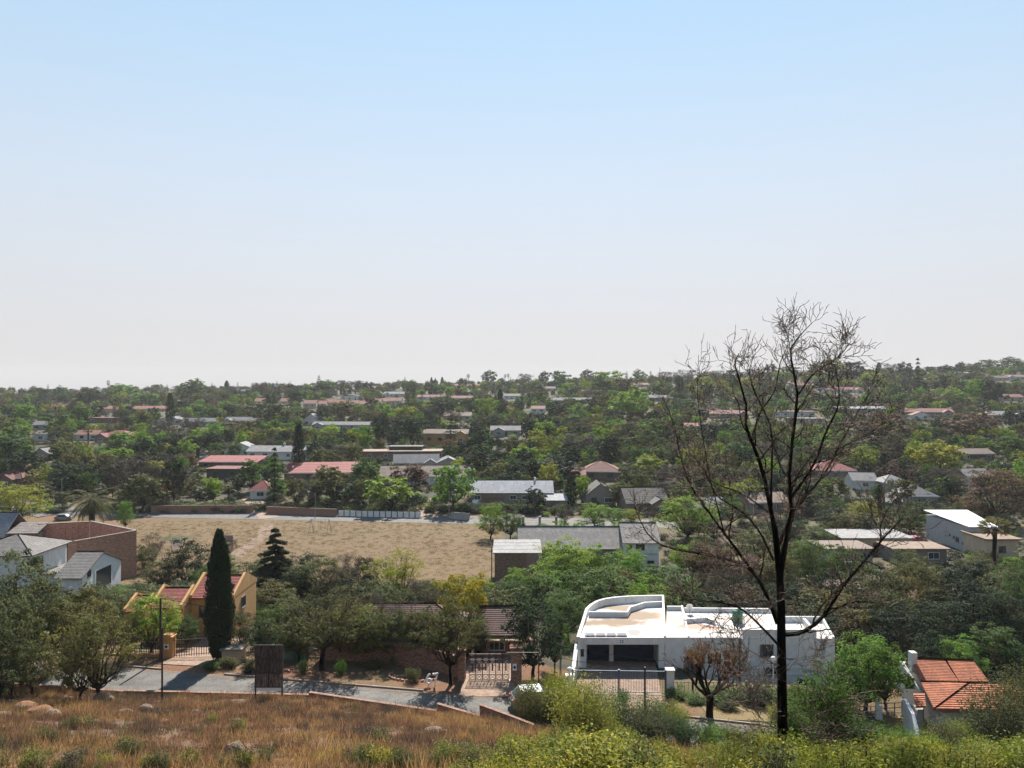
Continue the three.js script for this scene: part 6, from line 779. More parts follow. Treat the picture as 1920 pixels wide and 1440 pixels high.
// middle distance and near: own labels
const NT = [
  [285, 1000, 1062, 52, 't', 'pale leafless shrub tree against the brick court wall'], [350, 1008, 1108, 92, 'd', 'broad dark purple green bush tree behind the cypress'], [420, 1038, 1092, 62, 'g', 'green garden tree just behind the cypress top'], [432, 1004, 1042, 34, 't', 'small bare tree at the field edge near the dark square board'], [600, 1038, 1132, 118, 'o', 'broad dull green tree beside the tiered cedar'], [560, 1060, 1140, 60, 'd', 'dark bushy tree at the foot of the tiered cedar'], [683, 1042, 1134, 56, 'd', 'dense blue green tree beside the tall yellow green tree'], [645, 1060, 1140, 80, 't', 'grey twiggy tree at the lower edge of the dry field'],
  [742, 1028, 1152, 108, 'a', 'tall yellow green spring tree at the edge of the dry field'], [792, 1088, 1184, 92, 't', 'bare branching tree behind the brick house'], [745, 1100, 1190, 90, 'o', 'olive tree in front of the tall yellow green tree'], [690, 1110, 1190, 80, 't', 'tangled grey tree behind the brick house roof'], [900, 1078, 1150, 56, 'b', 'light green feathery tree behind the golden tree'],
  [1048, 1010, 1108, 110, 'b', 'large bright green tree in front of the long pale roof'], [1105, 1018, 1112, 100, 'b', 'bright green tree filling the gap below the pale roof'], [1168, 1028, 1116, 92, 'b', 'rounded bright green tree below the white gable wall'], [1245, 1056, 1132, 120, 'g', 'spreading green tree behind the curved villa parapet'], [1210, 1070, 1135, 70, 'b', 'fresh green tree directly behind the villa roof'], [965, 1088, 1160, 70, 'g', 'green tree beside the dark brick outbuilding'], [1065, 1105, 1200, 90, 'g', 'green tree beside the curved villa corner'], [1000, 1118, 1268, 118, 'd', 'big dark glossy tree beside the brick gate pier'], [1040, 1140, 1260, 60, 'g', 'green tree against the white flank wall'], [1020, 1095, 1150, 70, 'o', 'dull olive tree above the dark glossy tree'],
  [284, 1108, 1228, 104, 'b', 'round dark leaved green tree behind the brown barred fence'], [452, 1146, 1232, 66, 'o', 'olive bush tree beside the cypress'], [494, 1160, 1246, 58, 'd', 'dark rounded bush behind the signboard'], [505, 1136, 1212, 70, 'g', 'leafy green garden tree behind the signboard'], [350, 1150, 1215, 50, 'g', 'clipped green shrub by the ochre porch'], [545, 1165, 1235, 60, 'g', 'bright garden tree above the green side gate'], [560, 1120, 1200, 90, 'o', 'olive tree behind the green side gate'],
  [40, 1026, 1292, 150, 'W', 'tall grey green wattle tree with dense foliage'], [130, 1085, 1294, 150, 'o', 'spreading olive wattle behind the sparse yellowish tree'], [215, 1100, 1180, 110, 'o', 'olive tree in front of the white two storey house'], [262, 1088, 1150, 60, 'o', 'dull shrub tree beside the small ochre gable'], [60, 1195, 1306, 96, 'o', 'low rounded dark olive bush on the slope'], [-40, 1080, 1300, 160, 'W', 'tall grey green wattle tree at the slope corner'], [185, 1122, 1316, 150, 'A', 'sparse yellow olive tree with pale stems on the slope'], [175, 1090, 1200, 90, 'o', 'olive tree above the sparse yellowish tree'],
  [1640, 1050, 1195, 120, 'o', 'olive thicket tree below the pale flat roof'], [1720, 1040, 1195, 130, 'o', 'broad olive tree in the shaded valley'], [1805, 1048, 1205, 130, 'd', 'dark valley tree below the wedge building'], [1885, 1108, 1240, 110, 'd', 'dark tree in the shaded valley corner'], [1765, 1120, 1235, 130, 'd', 'dense dark tree behind the orange roof'], [1690, 1130, 1235, 110, 'd', 'deep green tree in the valley thicket'], [1860, 1172, 1262, 110, 'g', 'green tree behind the orange roof ridge'], [1622, 1190, 1335, 140, 'b', 'full green tree between the villa and the orange roof'], [1660, 1208, 1330, 80, 'g', 'rounded dull green tree beside the white gable wall'], [1590, 1225, 1325, 80, 'g', 'lower green tree against the villa end wall'], [1600, 1110, 1190, 90, 'r', 'brown withered tree behind the villa end wall'], [1525, 1010, 1115, 96, 'g', 'green tree behind the forked bare trunk'], [1400, 1040, 1130, 90, 'r', 'rust brown bare tree behind the villa roof'], [1345, 1070, 1140, 90, 't', 'dark leafless tree behind the green water tank'], [1455, 1030, 1130, 90, 'o', 'olive tree hidden behind the bare trunk'], [1560, 1060, 1170, 80, 'd', 'dark tree behind the villa corner'], [1470, 1090, 1165, 90, 'd', 'dark tree rising behind the villa parapet'], [1330, 1010, 1090, 90, 'r', 'brown twiggy tree beside the white gable wall'], [1800, 1190, 1275, 90, 'b', 'fresh green bush behind the orange roof slope'], [1740, 1185, 1270, 80, 'd', 'dark bush behind the white chimney'], [1580, 1020, 1090, 70, 'g', 'green tree below the brown flat roof'], [1470, 960, 1040, 80, 'd', 'dark tree above the villa behind the bare trunk'], [1420, 985, 1060, 80, 'o', 'olive tree above the villa roof'],
  [655, 1128, 1228, 110, 'o', 'olive tree in the garden behind the long brick wall'], [700, 1118, 1222, 110, 't', 'tangled twiggy tree over the brick house roof'], [765, 1125, 1228, 90, 't', 'bare branching tree rising before the brick house roof'], [840, 1150, 1236, 90, 'o', 'dull tree crowding the corner of the brick house'], [735, 1150, 1232, 80, 'd', 'dark shrub tree close behind the long brick wall'], [940, 1150, 1215, 50, 'd', 'dark tree beside the tiled roof end'], [600, 1120, 1215, 90, 'd', 'dark garden tree at the end of the long brick wall'],
  [20, 1120, 1310, 120, 'o', 'olive wattle on the slope before the tall grey green wattle'], [95, 1110, 1250, 110, 'o', 'dense olive wattle across the street'], [150, 1180, 1312, 90, 'o', 'low olive bush tree under the sparse yellowish tree'], [0, 1190, 1312, 100, 'o', 'low olive bush at the slope edge'], [240, 1150, 1240, 50, 'o', 'olive shrub beside the round green tree'],
  [1480, 1010, 1095, 80, 'o', 'olive valley tree behind the trunk fork'], [1660, 1100, 1215, 110, 'o', 'olive tree above the full green tree'], [1840, 1100, 1225, 110, 'd', 'dark tree filling the shaded valley'], [1925, 1060, 1190, 110, 'g', 'green tree beside the red earth bank'],
  [690, 1132, 1241, 80, 'a', 'airy yellowish tree before the middle of the brick house'], [728, 1140, 1242, 84, 'o', 'olive tree rising behind the clipped round shrub'], [785, 1138, 1243, 84, 'o', 'olive tree beside the leaning verge tree'], [640, 1135, 1238, 80, 'a', 'airy yellowish tree just behind the long brick wall'], [680, 1140, 1240, 90, 'o', 'olive tree leaning over the long brick wall'], [800, 1135, 1240, 90, 'o', 'olive tree over the long brick wall before the bare branches'], [760, 1165, 1240, 60, 'g', 'low green tree behind the clipped round shrub'], [560, 1150, 1240, 70, 'o', 'olive tree beside the green side gate'], [895, 1150, 1232, 60, 'o', 'olive tree behind the ornate gate'],
  [300, 1045, 1112, 66, 'o', 'olive shrub tree below the brick court corner'], [470, 1045, 1122, 80, 'o', 'dull green tree between cypress and tiered cedar'], [640, 1040, 1112, 70, 't', 'grey leafless tree along the field edge'], [385, 1055, 1120, 60, 'g', 'green shrub tree behind the red tiled roof'], [560, 1035, 1105, 70, 'd', 'dark tree at the field edge beside the cedar'], [820, 1085, 1150, 70, 'o', 'olive tree at the field corner'], [270, 1020, 1075, 46, 'o', 'small olive tree at the foot of the brick court'],
  [920, 944, 1010, 58, 'b', 'small bright green tree casting shade on the dry field'], [957, 956, 1012, 46, 'g', 'second small green tree on the dry field corner'], [1866, 976, 1080, 72, 'p', 'fan palm with shaggy trunk beside the wedge building'], [1900, 1040, 1100, 60, 'b', 'bright shrub on the red earth bank'], [1835, 1040, 1100, 80, 'o', 'olive shrub below the fan palm'], [1695, 1180, 1240, 50, 'D', 'small feathery palm in the valley thicket'],
];
for (const [px, t, b, w, c, label] of NT) {
  const C = c === 'W' ? ['round', 'wattle', 'broadleaf_tree'] : c === 'A' ? ['airy', 'sparse', 'broadleaf_tree'] : CODE[c], p = hit(px, b), H = (b - t) / F * p.Z * 1.03, W = w / F * p.Z * 1.1;
  plant(C[0], C[1], p.x, p.z, H, W, C[2], label, 'tree', null, c === 'g' || c === 'b' || c === 'o' || c === 'd' ? NEAR : NEAR);
}
{ const p = hit(411, 1238), H = 12.3; plant('cypress', 'dark', p.x, p.z, H, 2.65, 'cypress_tree', 'tall solid dark cypress standing alone beside the street', 'tree', null, NEAR); }
{ const p = hit(516, 1132); NEAR.deodar = [conifer(259, { n: 24000, size: 0.45, tiers: 12, droop: 0.16, gap: 0.3, w: 8.6, h: 11 })]; plant('deodar', 'dark', p.x, p.z, 10.8, 8.2, 'conifer_tree', 'dark blue green cedar with flat layered tiers', 'tree', null, NEAR); }
{ const p = hit(868, 1216); NEAR.gold = [broadleaf(290, { n: 9000, size: 0.26, clear: 0.05, lobes: 20, h: 9, w: 7 })]; plant('gold', 'gold', p.x, p.z, 8.2, 6.0, 'conifer_tree', 'golden yellow bushy conifer before the brick house', 'tree', null, NEAR); }
// spreading trees on the verge with visible dark limbs
{
  NEAR.spread = [broadleaf(301, { n: 6500, size: 0.24, clear: 0.3, lobes: 20, flat: 0.7, sparse: 0.4, bare: 12, slim: 0.4, h: 8, w: 9 }), broadleaf(302, { n: 5200, size: 0.24, clear: 0.28, lobes: 18, flat: 0.7, sparse: 0.5, bare: 14, slim: 0.4, h: 8, w: 9 })];
  let p = hit(604, 1256); plant('spread', 'olive', p.x, p.z, 7.4, 9.6, 'broadleaf_tree', 'wide spreading dull green tree on the verge before the brick wall', 'tree', null, NEAR, 5); p = hit(846, 1284); plant('spread', 'olive', p.x, p.z, 7.2, 7.6, 'broadleaf_tree', 'dark leaning tree throwing branch shadows beside the numerals', 'tree', null, NEAR, 8);
}
// the valley thicket between the hand-set trees, and undergrowth round every garden
{
  const r = rng(4242); let n = 0; const free = (x, Z, m) => { for (const h of houses) if (Math.abs(x - h.x) < h.w / 2 + m && Math.abs(-Z - h.z) < h.d / 2 + m) return false; if (x > 3.5 && x < 33 && Z < 90) return false; if (x > -98 && x < -60 && Z > 110 && Z < 152) return false; if (x < -38 && Z < 77) return false; return true; };
  for (let i = 0; i < 6000 && n < 170; i++) {
    const back = i % 3 === 0, Z = back ? rr(135, 215, r) : rr(86, 131, r), x = back ? rr(0.02, 0.8, r) * Z : rr(-0.72, 0.72, r) * Z, py = 720 - ground(x, Z) / Z * F, px = 960 + x / Z * F; if (!free(x, Z, 1.5) || inField(x, Z - 3)) continue; if (!back && px > 230 && px < 930 && Z > 112) continue;
    if (back && (Math.abs(Z - (200 - 0.11 * (x + 4))) < 6 && x < 42)) continue; let top = back ? (px > 1235 ? (px > 1550 && px < 1860 && Z < 160 ? 1026 : 930) : px > 960 ? 972 : 2000) : px > 1560 ? 1055 : px > 1235 ? 1075 : px > 930 ? 1060 : 1085; if (px < 240) top = 1095; const H = Math.min(rr(3.5, 7, r), (py - top) / F * Z); if (H < 2.2) continue; if (plantSpots.some(([a, c, w]) => Math.hypot(a - x, c + Z) < w * 0.28)) continue;
    const q = r(), c = px > 930 && px < 1330 ? (q < 0.5 ? 'b' : q < 0.8 ? 'g' : 'o') : px > 1560 ? (q < 0.45 ? 'd' : q < 0.85 ? 'o' : 'g') : px > 1300 ? (q < 0.35 ? 'd' : q < 0.6 ? 'o' : q < 0.85 ? 'r' : 't') : q < 0.3 ? 'd' : q < 0.6 ? 'o' : q < 0.8 ? 'g' : q < 0.9 ? 'b' : 't', C = CODE[c]; plant(C[0], C[1], x, -Z, H, H * rr(0.95, 1.4, r), C[2], C[3].replace('tree', 'valley tree') + ' ' + side({ x, z: -Z }), 'tree', 'valley thicket trees', MID, 7000 + i); n++;
  }
  console.log('valley', n);
  const ls = NEAR.shrub.map(() => []); for (let i = 0; i < 9000; i++) { const u = r(), Z = u < 0.28 ? rr(84, 134, r) : u < 0.34 ? rr(209, 216, r) : u < 0.5 ? rr(134, 212, r) : Math.exp(rr(Math.log(214), Math.log(520), r)), x = rr(-0.78, 0.78, r) * Z; if (!free(x, Z, 0.8) || (Z < 150 && (inField(x, Z) || inField(x, Z + 4)))) continue; if (Z > 205 && fbm(x * 0.04, Z * 0.04) > 0.16) continue; if (Z > 120 && Z < 135 && Math.abs(x) > 62) continue; if (Z > 134 && Z < 208 && (x < 0 || (Math.abs(Z - (200 - 0.11 * (x + 4))) < 5 && x < 42))) continue; const h = rr(0.7, 2, r) * (Z > 200 ? 1.25 : 1), w = h * rr(0.6, 1, r), q = r(), K = KINDS[q < 0.35 ? 'olive' : q < 0.6 ? 'mid' : q < 0.85 ? 'dark' : q < 0.93 ? 'bright' : 'twig'], k = K[Math.floor(r() * K.length)], v = rr(0.8, 1.2, r); ls[i % ls.length].push([new THREE.Matrix4().compose(V(x, ground(x, Z) - 0.1, -Z), new THREE.Quaternion().setFromAxisAngle(V(0, 1, 0), r() * 6.28), V(w, h / 2, w)), new THREE.Color().setRGB(k[0] * v, k[1] * v, k[2] * v)]); }
  const um = leafMat('undergrowth', [1, 1, 1], 0.4); ls.forEach((l, k) => { const im = shadows(new THREE.InstancedMesh(FAR.under[k], um, l.length)); l.forEach(([m, c], i) => { im.setMatrixAt(i, m); im.setColorAt(i, c); }); im.name = numbered('undergrowth'); tag(im, 'low bushy undergrowth filling gardens and valley floor', 'undergrowth', 'undergrowth', 'stuff'); scene.add(im); });
}
// garden shrubs by the street
const SH = [[1445, 1316, 1.5, 3.6, 'mid', 'rounded hedge shrub before the villa end wall'], [1490, 1318, 1.8, 3.4, 'olive', 'olive hedge shrub behind the bare trunk'], [1520, 1326, 1.8, 3.2, 'mid', 'green hedge shrub at the villa corner'], [1575, 1330, 2.2, 3.4, 'bright', 'fresh green shrub beside the blue rails'], [1305, 1320, 1.0, 2.6, 'mid', 'low hedge shrub behind the pruned trunk'], [1365, 1330, 0.9, 2.2, 'olive', 'low olive shrub on the villa lawn'], [1460, 1345, 1.2, 2.4, 'yellow', 'yellow green shrub on the lawn edge'], [1550, 1350, 1.2, 2.6, 'mid', 'small green shrub on the lawn edge'], [745, 1245, 1.5, 2.2, 'mid', 'small clipped round shrub on a stem before the brick wall'], [570, 1262, 1.3, 1.6, 'mid', 'low leafy shrub beside the spreading trunk'], [640, 1264, 1.4, 1.5, 'bright', 'pale green shrub beside the spreading trunk'], [775, 1278, 1.4, 1.8, 'olive', 'low grey green shrub inside the round brick edging'], [430, 1252, 1.2, 2.2, 'olive', 'low shrub at the foot of the cypress'], [396, 1256, 1.0, 2, 'mid', 'small shrub hugging the cypress base'], [466, 1262, 1.6, 2, 'dark', 'dark clipped shrub beside the gatehouse'], [700, 1252, 0.8, 2.4, 'olive', 'low ground shrub along the brick wall'], [1345, 1310, 1.1, 4, 'mid', 'clipped hedge shrub below the villa garden wall'], [1390, 1312, 1.1, 4, 'mid', 'second clipped hedge shrub below the villa garden wall'], [1270, 1310, 1.2, 3, 'mid', 'green shrub at the end of the villa railing'], [1420, 1320, 1.3, 3, 'dark', 'dark shrub beside the villa garden lamp'], [1168, 1320, 1.4, 1.4, 'mid', 'small dark shrub against the villa gate'], [1250, 1345, 1.6, 2.6, 'olive', 'olive shrub at the corner of the villa lawn']];
for (const [px, py, h, w, c, label] of SH) { const p = hit(px, py); plant('shrub', c, p.x, p.z, h, w, 'shrub', label, 'shrub', null, NEAR); }
// bushes on the right of the slope, seen from above
NEAR.bush = [1, 2, 3].map((s) => shrub(310 + s, { n: 6000, size: 0.15, h: 4, w: 5, stems: 22, loose: 0.55 }));
NEAR.gloss = [shrub(320, { n: 9500, size: 0.24, h: 5, w: 5, stems: 22, slim: 0.35, loose: 0.55 })];
const BU = [[984, 1348, 3.0, 2.8, 'bush', 'olive', 'small olive bush before the rear wheel of the parked car'], [1105, 1345, 2.6, 3.4, 'bush', 'olive', 'low olive bush at the foot of the villa gate'], [1215, 1366, 2.7, 3.4, 'bush', 'mid', 'green bush beside the black pole'], [1270, 1362, 1.8, 2.8, 'bush', 'yellow', 'yellow green bush beside the pruned trunk'], [1000, 1362, 3.2, 3.4, 'bush', 'olive', 'olive bush pressed against the rear of the parked car'], [995, 1342, 2.9, 2.8, 'bush', 'yellow', 'yellow green bush hiding most of the parked car'], [1150, 1372, 3.6, 4.4, 'bush', 'mid', 'dull green bush below the villa gate'], [1060, 1350, 3.6, 4, 'bush', 'yellow', 'tall yellow green bush beside the villa gate pier'], [1235, 1390, 2.4, 3.6, 'bush', 'olive', 'olive bush on the slope below the villa drive'], [1330, 1402, 1.8, 3.4, 'bush', 'bright', 'fresh green bush below the villa lawn'], [1430, 1405, 2.0, 3.4, 'bush', 'olive', 'olive bush close to the bare trunk'], [1600, 1408, 2.4, 3.2, 'bush', 'mid', 'green bush between the glossy bush and the lawn'], [1690, 1412, 2.0, 3, 'bush', 'bright', 'bright green bush below the golden lawn'], [1765, 1412, 2.6, 4, 'bush', 'olive', 'olive bush before the boundary wall'], [1085, 1392, 4.4, 5.2, 'bush', 'yellow', 'large yellow green bush in front of the villa gate'], [1030, 1352, 2.4, 3.4, 'bush', 'olive', 'olive bush screening the parked car'], [1040, 1335, 3.4, 2.4, 'bush', 'yellow', 'upright yellow green bush beside the parked car'], [1190, 1385, 2.4, 4, 'bush', 'olive', 'low olive bush before the black pole'], [1125, 1400, 2.6, 3.4, 'bush', 'yellow', 'lower yellow green bush on the slope edge'], [1862, 1408, 5.4, 6.4, 'bush', 'olive', 'wide olive bush below the orange roof'], [1915, 1380, 5.6, 5.4, 'bush', 'olive', 'tall olive bush at the edge of the orange house'], [1800, 1400, 2.2, 3.6, 'bush', 'yellow', 'yellow green bush beside the drive wall'], [1650, 1420, 2.4, 2.8, 'bush', 'bright', 'fresh green sapling bush on the golden lawn edge'], [1280, 1395, 2.2, 3.4, 'bush', 'mid', 'green bush on the slope below the pruned tree'], [1375, 1400, 1.6, 2.6, 'bush', 'yellow', 'low yellow green bush beside the pruned tree'], [1735, 1425, 2, 3.4, 'bush', 'bright', 'bright low bush below the yellow sheet']];
for (const [px, py, h, w, f, c, label] of BU) { const p = hit(px, py); plant(f, c, p.x, p.z, h, w, 'bush', label, 'bush', null, NEAR); }
for (const [px, Z, h, w, c, label] of [[1540, 33.5, 4.6, 3.3, 'gloss', 'glossy dark leaved bush behind the bare trunk'], [1488, 31, 2.7, 2.3, 'gloss', 'dark bush at the foot of the bare trunk'], [1600, 35, 2.6, 2.6, 'gloss', 'smaller glossy bush beside the dark leaved bush']]) plant('gloss', 'mid', atZ(px, Z), -Z, h, w, 'bush', label, 'bush', null, NEAR);
// yellow-green weeds in a band along the bottom right, one plant each
{
  NEAR.weed = [1, 2, 3, 4].map((s) => shrub(330 + s, { n: 800, size: 0.1, h: 1.4, w: 1.5, stems: 13, slim: 0.45, loose: 0.6 })); const r = rng(91); let n = 0;
  for (let i = 0; i < 2500 && n < 280; i++) { const Z = rr(17, 31, r), px = rr(760, 2080, r), x = atZ(px, Z), lim = 1290 + 0.0 * px; const py = 720 - ground(x, Z) / Z * F; const edge = (px < 1000 ? mix(1460, 1392, (px - 800) / 200) : px < 1450 ? 1388 : 1402) + 34 * noise(px * 0.013, 1.3) + 22 * noise(px * 0.05, 4.3);  if (Math.hypot(x - atZ(1468, 27), Z - 27) < 0.9) continue; const h = Math.min(rr(0.9, 1.9, r), (py - edge + 22 * r()) / F * Z); if (h < 0.45) continue; plant(r() < 0.85 ? 'weed' : 'shrub', r() < 0.62 ? 'weed' : ['yellow', 'olive', 'sparse', 'yellow'][Math.floor(r() * 4)], x, -Z, h, h * rr(0.9, 1.3, r), 'weed', 'leggy yellow green weed in the thicket along the slope bottom', 'weed', 'yellow green weed thicket', NEAR, 500 + i); n++; }
  n = 0; for (let i = 0; i < 1500 && n < 100; i++) { const px = rr(-60, 960, r), py = rr(1325, 1450, r), q = hit(px, py), dens = fbm(q.x * 0.25, q.Z * 0.25 + 20, 3) + (py - 1400) / 160; if (dens < r() * 0.5 + 0.02) continue; const h = rr(0.4, 0.9, r); plant('weed', ['weed', 'olive', 'sparse', 'twig', 'olive'][Math.floor(r() * 5)], q.x, q.z, h, h * rr(0.9, 1.4, r), 'weed', 'small flowering weed scattered through the dry grass', 'weed', 'scattered weeds in the dry grass', NEAR, 2500 + i); n++; }
}
// dry grass over the slope: tufts nobody could count
{
  const tuft = (seed, h, n, lean, wd) => { const L = new Leaves(seed), r = L.r; for (let i = 0; i < n; i++) { const a = r() * 6.283, d = V(Math.cos(a) * lean * r(), 1, Math.sin(a) * lean * r()).normalize(), l = h * rr(0.55, 1.15, r), b = V(rr(-0.16, 0.16, r), 0, rr(-0.16, 0.16, r)); L.blade(b.addScaledVector(d, l / 2), d, V(Math.cos(a + 1.5), 0.1, Math.sin(a + 1.5)).normalize(), l, wd, L.tone(0.35, 0.1)); } return L.build(); };
  const gm = leafMat('dry_grass', [1, 1, 1], 0.4), r = rng(55), kinds = [tuft(401, 0.3, 14, 0.7, 0.022), tuft(402, 0.46, 10, 0.5, 0.018), tuft(403, 0.2, 18, 1.3, 0.03)], lists = [[], [], []];
  const pal = [[0.22, 0.125, 0.068], [0.30, 0.185, 0.08], [0.165, 0.085, 0.052], [0.125, 0.082, 0.063], [0.195, 0.138, 0.078], [0.11, 0.096, 0.038], [0.08, 0.055, 0.047]];
  for (let i = 0; i < 62000; i++) {
    const Z = Math.sqrt(mix(8 * 8, 66 * 66, r())), x = rr(-0.8, 0.8, r) * (Z + 4); if (Z > zw(x) - 0.25) continue; const right = sst(2, 14, x + 3 * noise(Z * 0.2, 3)); if (r() < right * 0.62) continue;
    const n1 = fbm(x * 0.2 + 7, Z * 0.2, 5) * 2.6, n2 = fbm(x * 0.8, Z * 0.8 + 30, 4) * 1.9; if (n2 < -0.22 && r() < 0.9) continue;
    let c; const q = r() * 0.5; if (n1 + q > 0.52) c = pal[1]; else if (n1 + q > 0.26) c = pal[0]; else if (n1 + q > 0.05) c = pal[2]; else if (n1 + q > -0.15) c = pal[n2 > 0.1 ? 4 : 3]; else c = pal[n2 > 0 ? 6 : 5]; if (r() < 0.08) c = pal[5];
    const k = Math.floor(r() * 3), s = rr(0.6, 1.3, r) * Math.max(0.5, 1 + 0.7 * n2), v = rr(0.75, 1.2, r);
    lists[k].push([new THREE.Matrix4().compose(V(x, ground(x, Z) - 0.03, -Z), new THREE.Quaternion().setFromEuler(new THREE.Euler(rr(-0.15, 0.15, r), r() * 6.28, rr(-0.15, 0.15, r))), V(s, s * rr(0.8, 1.25, r), s)), new THREE.Color().setRGB(c[0] * v, c[1] * v, c[2] * v)]);
  }
  lists.forEach((l, k) => { const im = shadows(new THREE.InstancedMesh(kinds[k], gm, l.length)); l.forEach(([m, c], i) => { im.setMatrixAt(i, m); im.setColorAt(i, c); }); im.name = numbered('dry_grass'); tag(im, 'dry orange brown grass covering the foreground slope', 'grass', 'dry grass', 'stuff'); scene.add(im); });
  // short turf on the field and verges
  const l2 = [], t2 = tuft(405, 0.22, 12, 1.0, 0.03); for (let i = 0; i < 5000; i++) { const Z = rr(134, 198, r), x = rr(-95, -2, r); if (!inField(x, Z) || Math.abs(Z - (199 - 0.11 * (x + 4))) < 6) continue; const n1 = fbm(x * 0.1, Z * 0.1) * 1.6, n = fbm(x * 0.4 + 9, Z * 0.4) * 1.6; if (n + r() * 0.8 < 0.1) continue; const c = n1 > 0.15 ? [0.165, 0.12, 0.055] : n > 0.45 ? [0.13, 0.115, 0.045] : [0.185, 0.13, 0.062], v = rr(0.9, 1.1, r), s = rr(0.8, 1.8, r); l2.push([new THREE.Matrix4().compose(V(x, ground(x, Z) - 0.02, -Z), new THREE.Quaternion().setFromAxisAngle(V(0, 1, 0), r() * 6.28), V(s * 1.5, s, s * 1.5)), new THREE.Color().setRGB(c[0] * v, c[1] * v, c[2] * v)]); }
  const im = shadows(new THREE.InstancedMesh(t2, gm, l2.length)); l2.forEach(([m, c], i) => { im.setMatrixAt(i, m); im.setColorAt(i, c); }); im.name = numbered('field_grass'); tag(im, 'short dry turf of the playing field', 'grass', 'dry grass', 'stuff'); scene.add(im);
}
// ------------------------------------------------------------------ bare tree in front, limb by limb
const BT = { Z: 27 };
{
  const r = rng(808), Z0 = BT.Z, P = (px, py, dz = 0) => { const Z = Z0 + dz; return V((px - 960) / F * Z, (720 - py) / F * Z, -Z); }, base = P(1468, 1430), by = gy(base.x, base.z);
  const o = thing('bare_tree', 'tall leafless dark tree with forked trunk rising from the slope', 'tree', [base.x, by, base.z]), sh = (g) => g.translate(-base.x, -by, -base.z), pxm = Z0 / F;
  const smooth = (pts, n) => new THREE.CatmullRomCurve3(pts, false, 'centripetal').getPoints(n);
  const dark = [], twigs = [];
  function grow(pts, r0, r1, kids, level, bias) {
    const n = pts.length - 1; (r0 > 0.022 ? dark : twigs).push(tube(pts, taper(n, r0, r1), r0 > 0.06 ? 8 : r0 > 0.022 ? 6 : 4)); if (level <= 0) return;
    for (let i = 0; i < kids; i++) {
      const t = mix(0.2, 1, (i + r() * 0.9) / kids), f = Math.min(n - 1e-3, t * n), k = Math.floor(f), at = pts[k].clone().lerp(pts[k + 1], f - k), dir = pts[k + 1].clone().sub(pts[k]).normalize(), s = rdir(r); s.addScaledVector(dir, -s.dot(dir)).normalize();
      const d = dir.clone().multiplyScalar(rr(0.45, 1, r)).add(s.multiplyScalar(rr(0.55, 1, r))).add(V(0, bias * 0.7 + rr(-0.3, 0.35, r), 0)).normalize(), rad = Math.max(0.0095, mix(r0, r1, t) * rr(0.4, 0.6, r));
      const len = (level === 3 ? rr(0.9, 2.6, r) * (1.3 - 0.95 * t) : level === 2 ? rr(0.45, 1.25, r) : rr(0.2, 0.6, r)) * clamp(0.55 + rad * 16, 0.6, 1.2), m = level > 1 ? 7 : 4;
      const c = [at.clone()], q = at.clone(), dd = d.clone(); for (let j = 0; j < m; j++) { dd.add(rdir(r).multiplyScalar(0.3)).add(V(0, 0.05, 0)).normalize(); q.addScaledVector(dd, len / m); c.push(q.clone()); }
      grow(c, rad, Math.max(0.007, rad * 0.45), level === 3 ? 3 + Math.floor(r() * 4) : 2 + Math.floor(r() * 2), level - 1, bias);
    }
  }
  const limb = (list, w0, w1, kids, bias = 0.16, lv = 3) => grow(smooth(list.map((a) => P(...a)), 14), w0 * 0.66 * pxm / 2, w1 * 0.8 * pxm / 2, kids + 6, lv, bias);
  const trunk = smooth([V(base.x, by - 0.5, base.z), P(1467, 1380), P(1466, 1290), P(1465, 1200), P(1464, 1120), P(1459, 1050), P(1452, 985)], 16);
  part('trunk', sh(tube(trunk, taper(16, 10.8 * pxm, 5.4 * pxm), 12)), barkDark, o);
  limb([[1452, 990], [1444, 950, 0.1], [1430, 885, 0.2], [1411, 831, 0.1], [1398, 796, 0], [1400, 765, -0.1], [1387, 715, -0.2], [1378, 680, -0.3], [1386, 662, -0.3]], 14, 2, 9);
  limb([[1464, 1080], [1474, 1000, -0.3], [1484, 950, -0.5], [1479, 905, -0.5], [1487, 812, -0.4], [1495, 744, -0.2], [1487, 690, 0], [1482, 655, 0.1], [1501, 628, 0.2], [1522, 606, 0.2]], 15, 1.6, 12);
  limb([[1446, 955], [1446, 900, 0.5], [1446, 804, 0.8], [1430, 766, 0.9], [1417, 738, 1], [1405, 700, 1], [1413, 668, 1.1]], 8, 1.6, 7); limb([[1430, 766, 0.9], [1452, 733, 0.8], [1463, 680, 0.6], [1478, 640, 0.5], [1466, 606, 0.4]], 5, 1.2, 6);
  limb([[1497, 740, -0.2], [1525, 701, -0.3], [1566, 674, -0.5], [1582, 658, -0.6], [1596, 640, -0.6]], 6, 1.2, 7);
  limb([[1482, 935, -0.5], [1525, 872, -0.8], [1549, 809, -1], [1571, 763, -1.2], [1573, 730, -1.3], [1566, 690, -1.3]], 9, 1.6, 8); limb([[1571, 763, -1.2], [1547, 733, -1], [1530, 700, -0.9]], 3.5, 1.2, 4);
  limb([[1462, 1020, 0], [1495, 945, 0.5], [1539, 899, 1], [1571, 842, 1.4], [1601, 785, 1.8], [1625, 745, 2.1], [1650, 712, 2.2]], 9, 1.5, 9); limb([[1571, 842, 1.4], [1625, 815, 1.9], [1662, 790, 2.2]], 4, 1.1, 5);
  limb([[1474, 1190, 0], [1500, 1187, -0.3], [1540, 1160, -0.8], [1580, 1100, -1.2], [1622, 1050, -1.6], [1660, 1005, -1.9], [1692, 972, -2.1]], 13, 2.4, 10); limb([[1622, 1050, -1.6], [1650, 1020, -1.2], [1651, 985, -1], [1668, 950, -0.8], [1690, 925, -0.6]], 5, 1.2, 6); limb([[1540, 1160, -0.8], [1590, 1130, -0.2], [1640, 1110, 0.2]], 4, 1.2, 4);
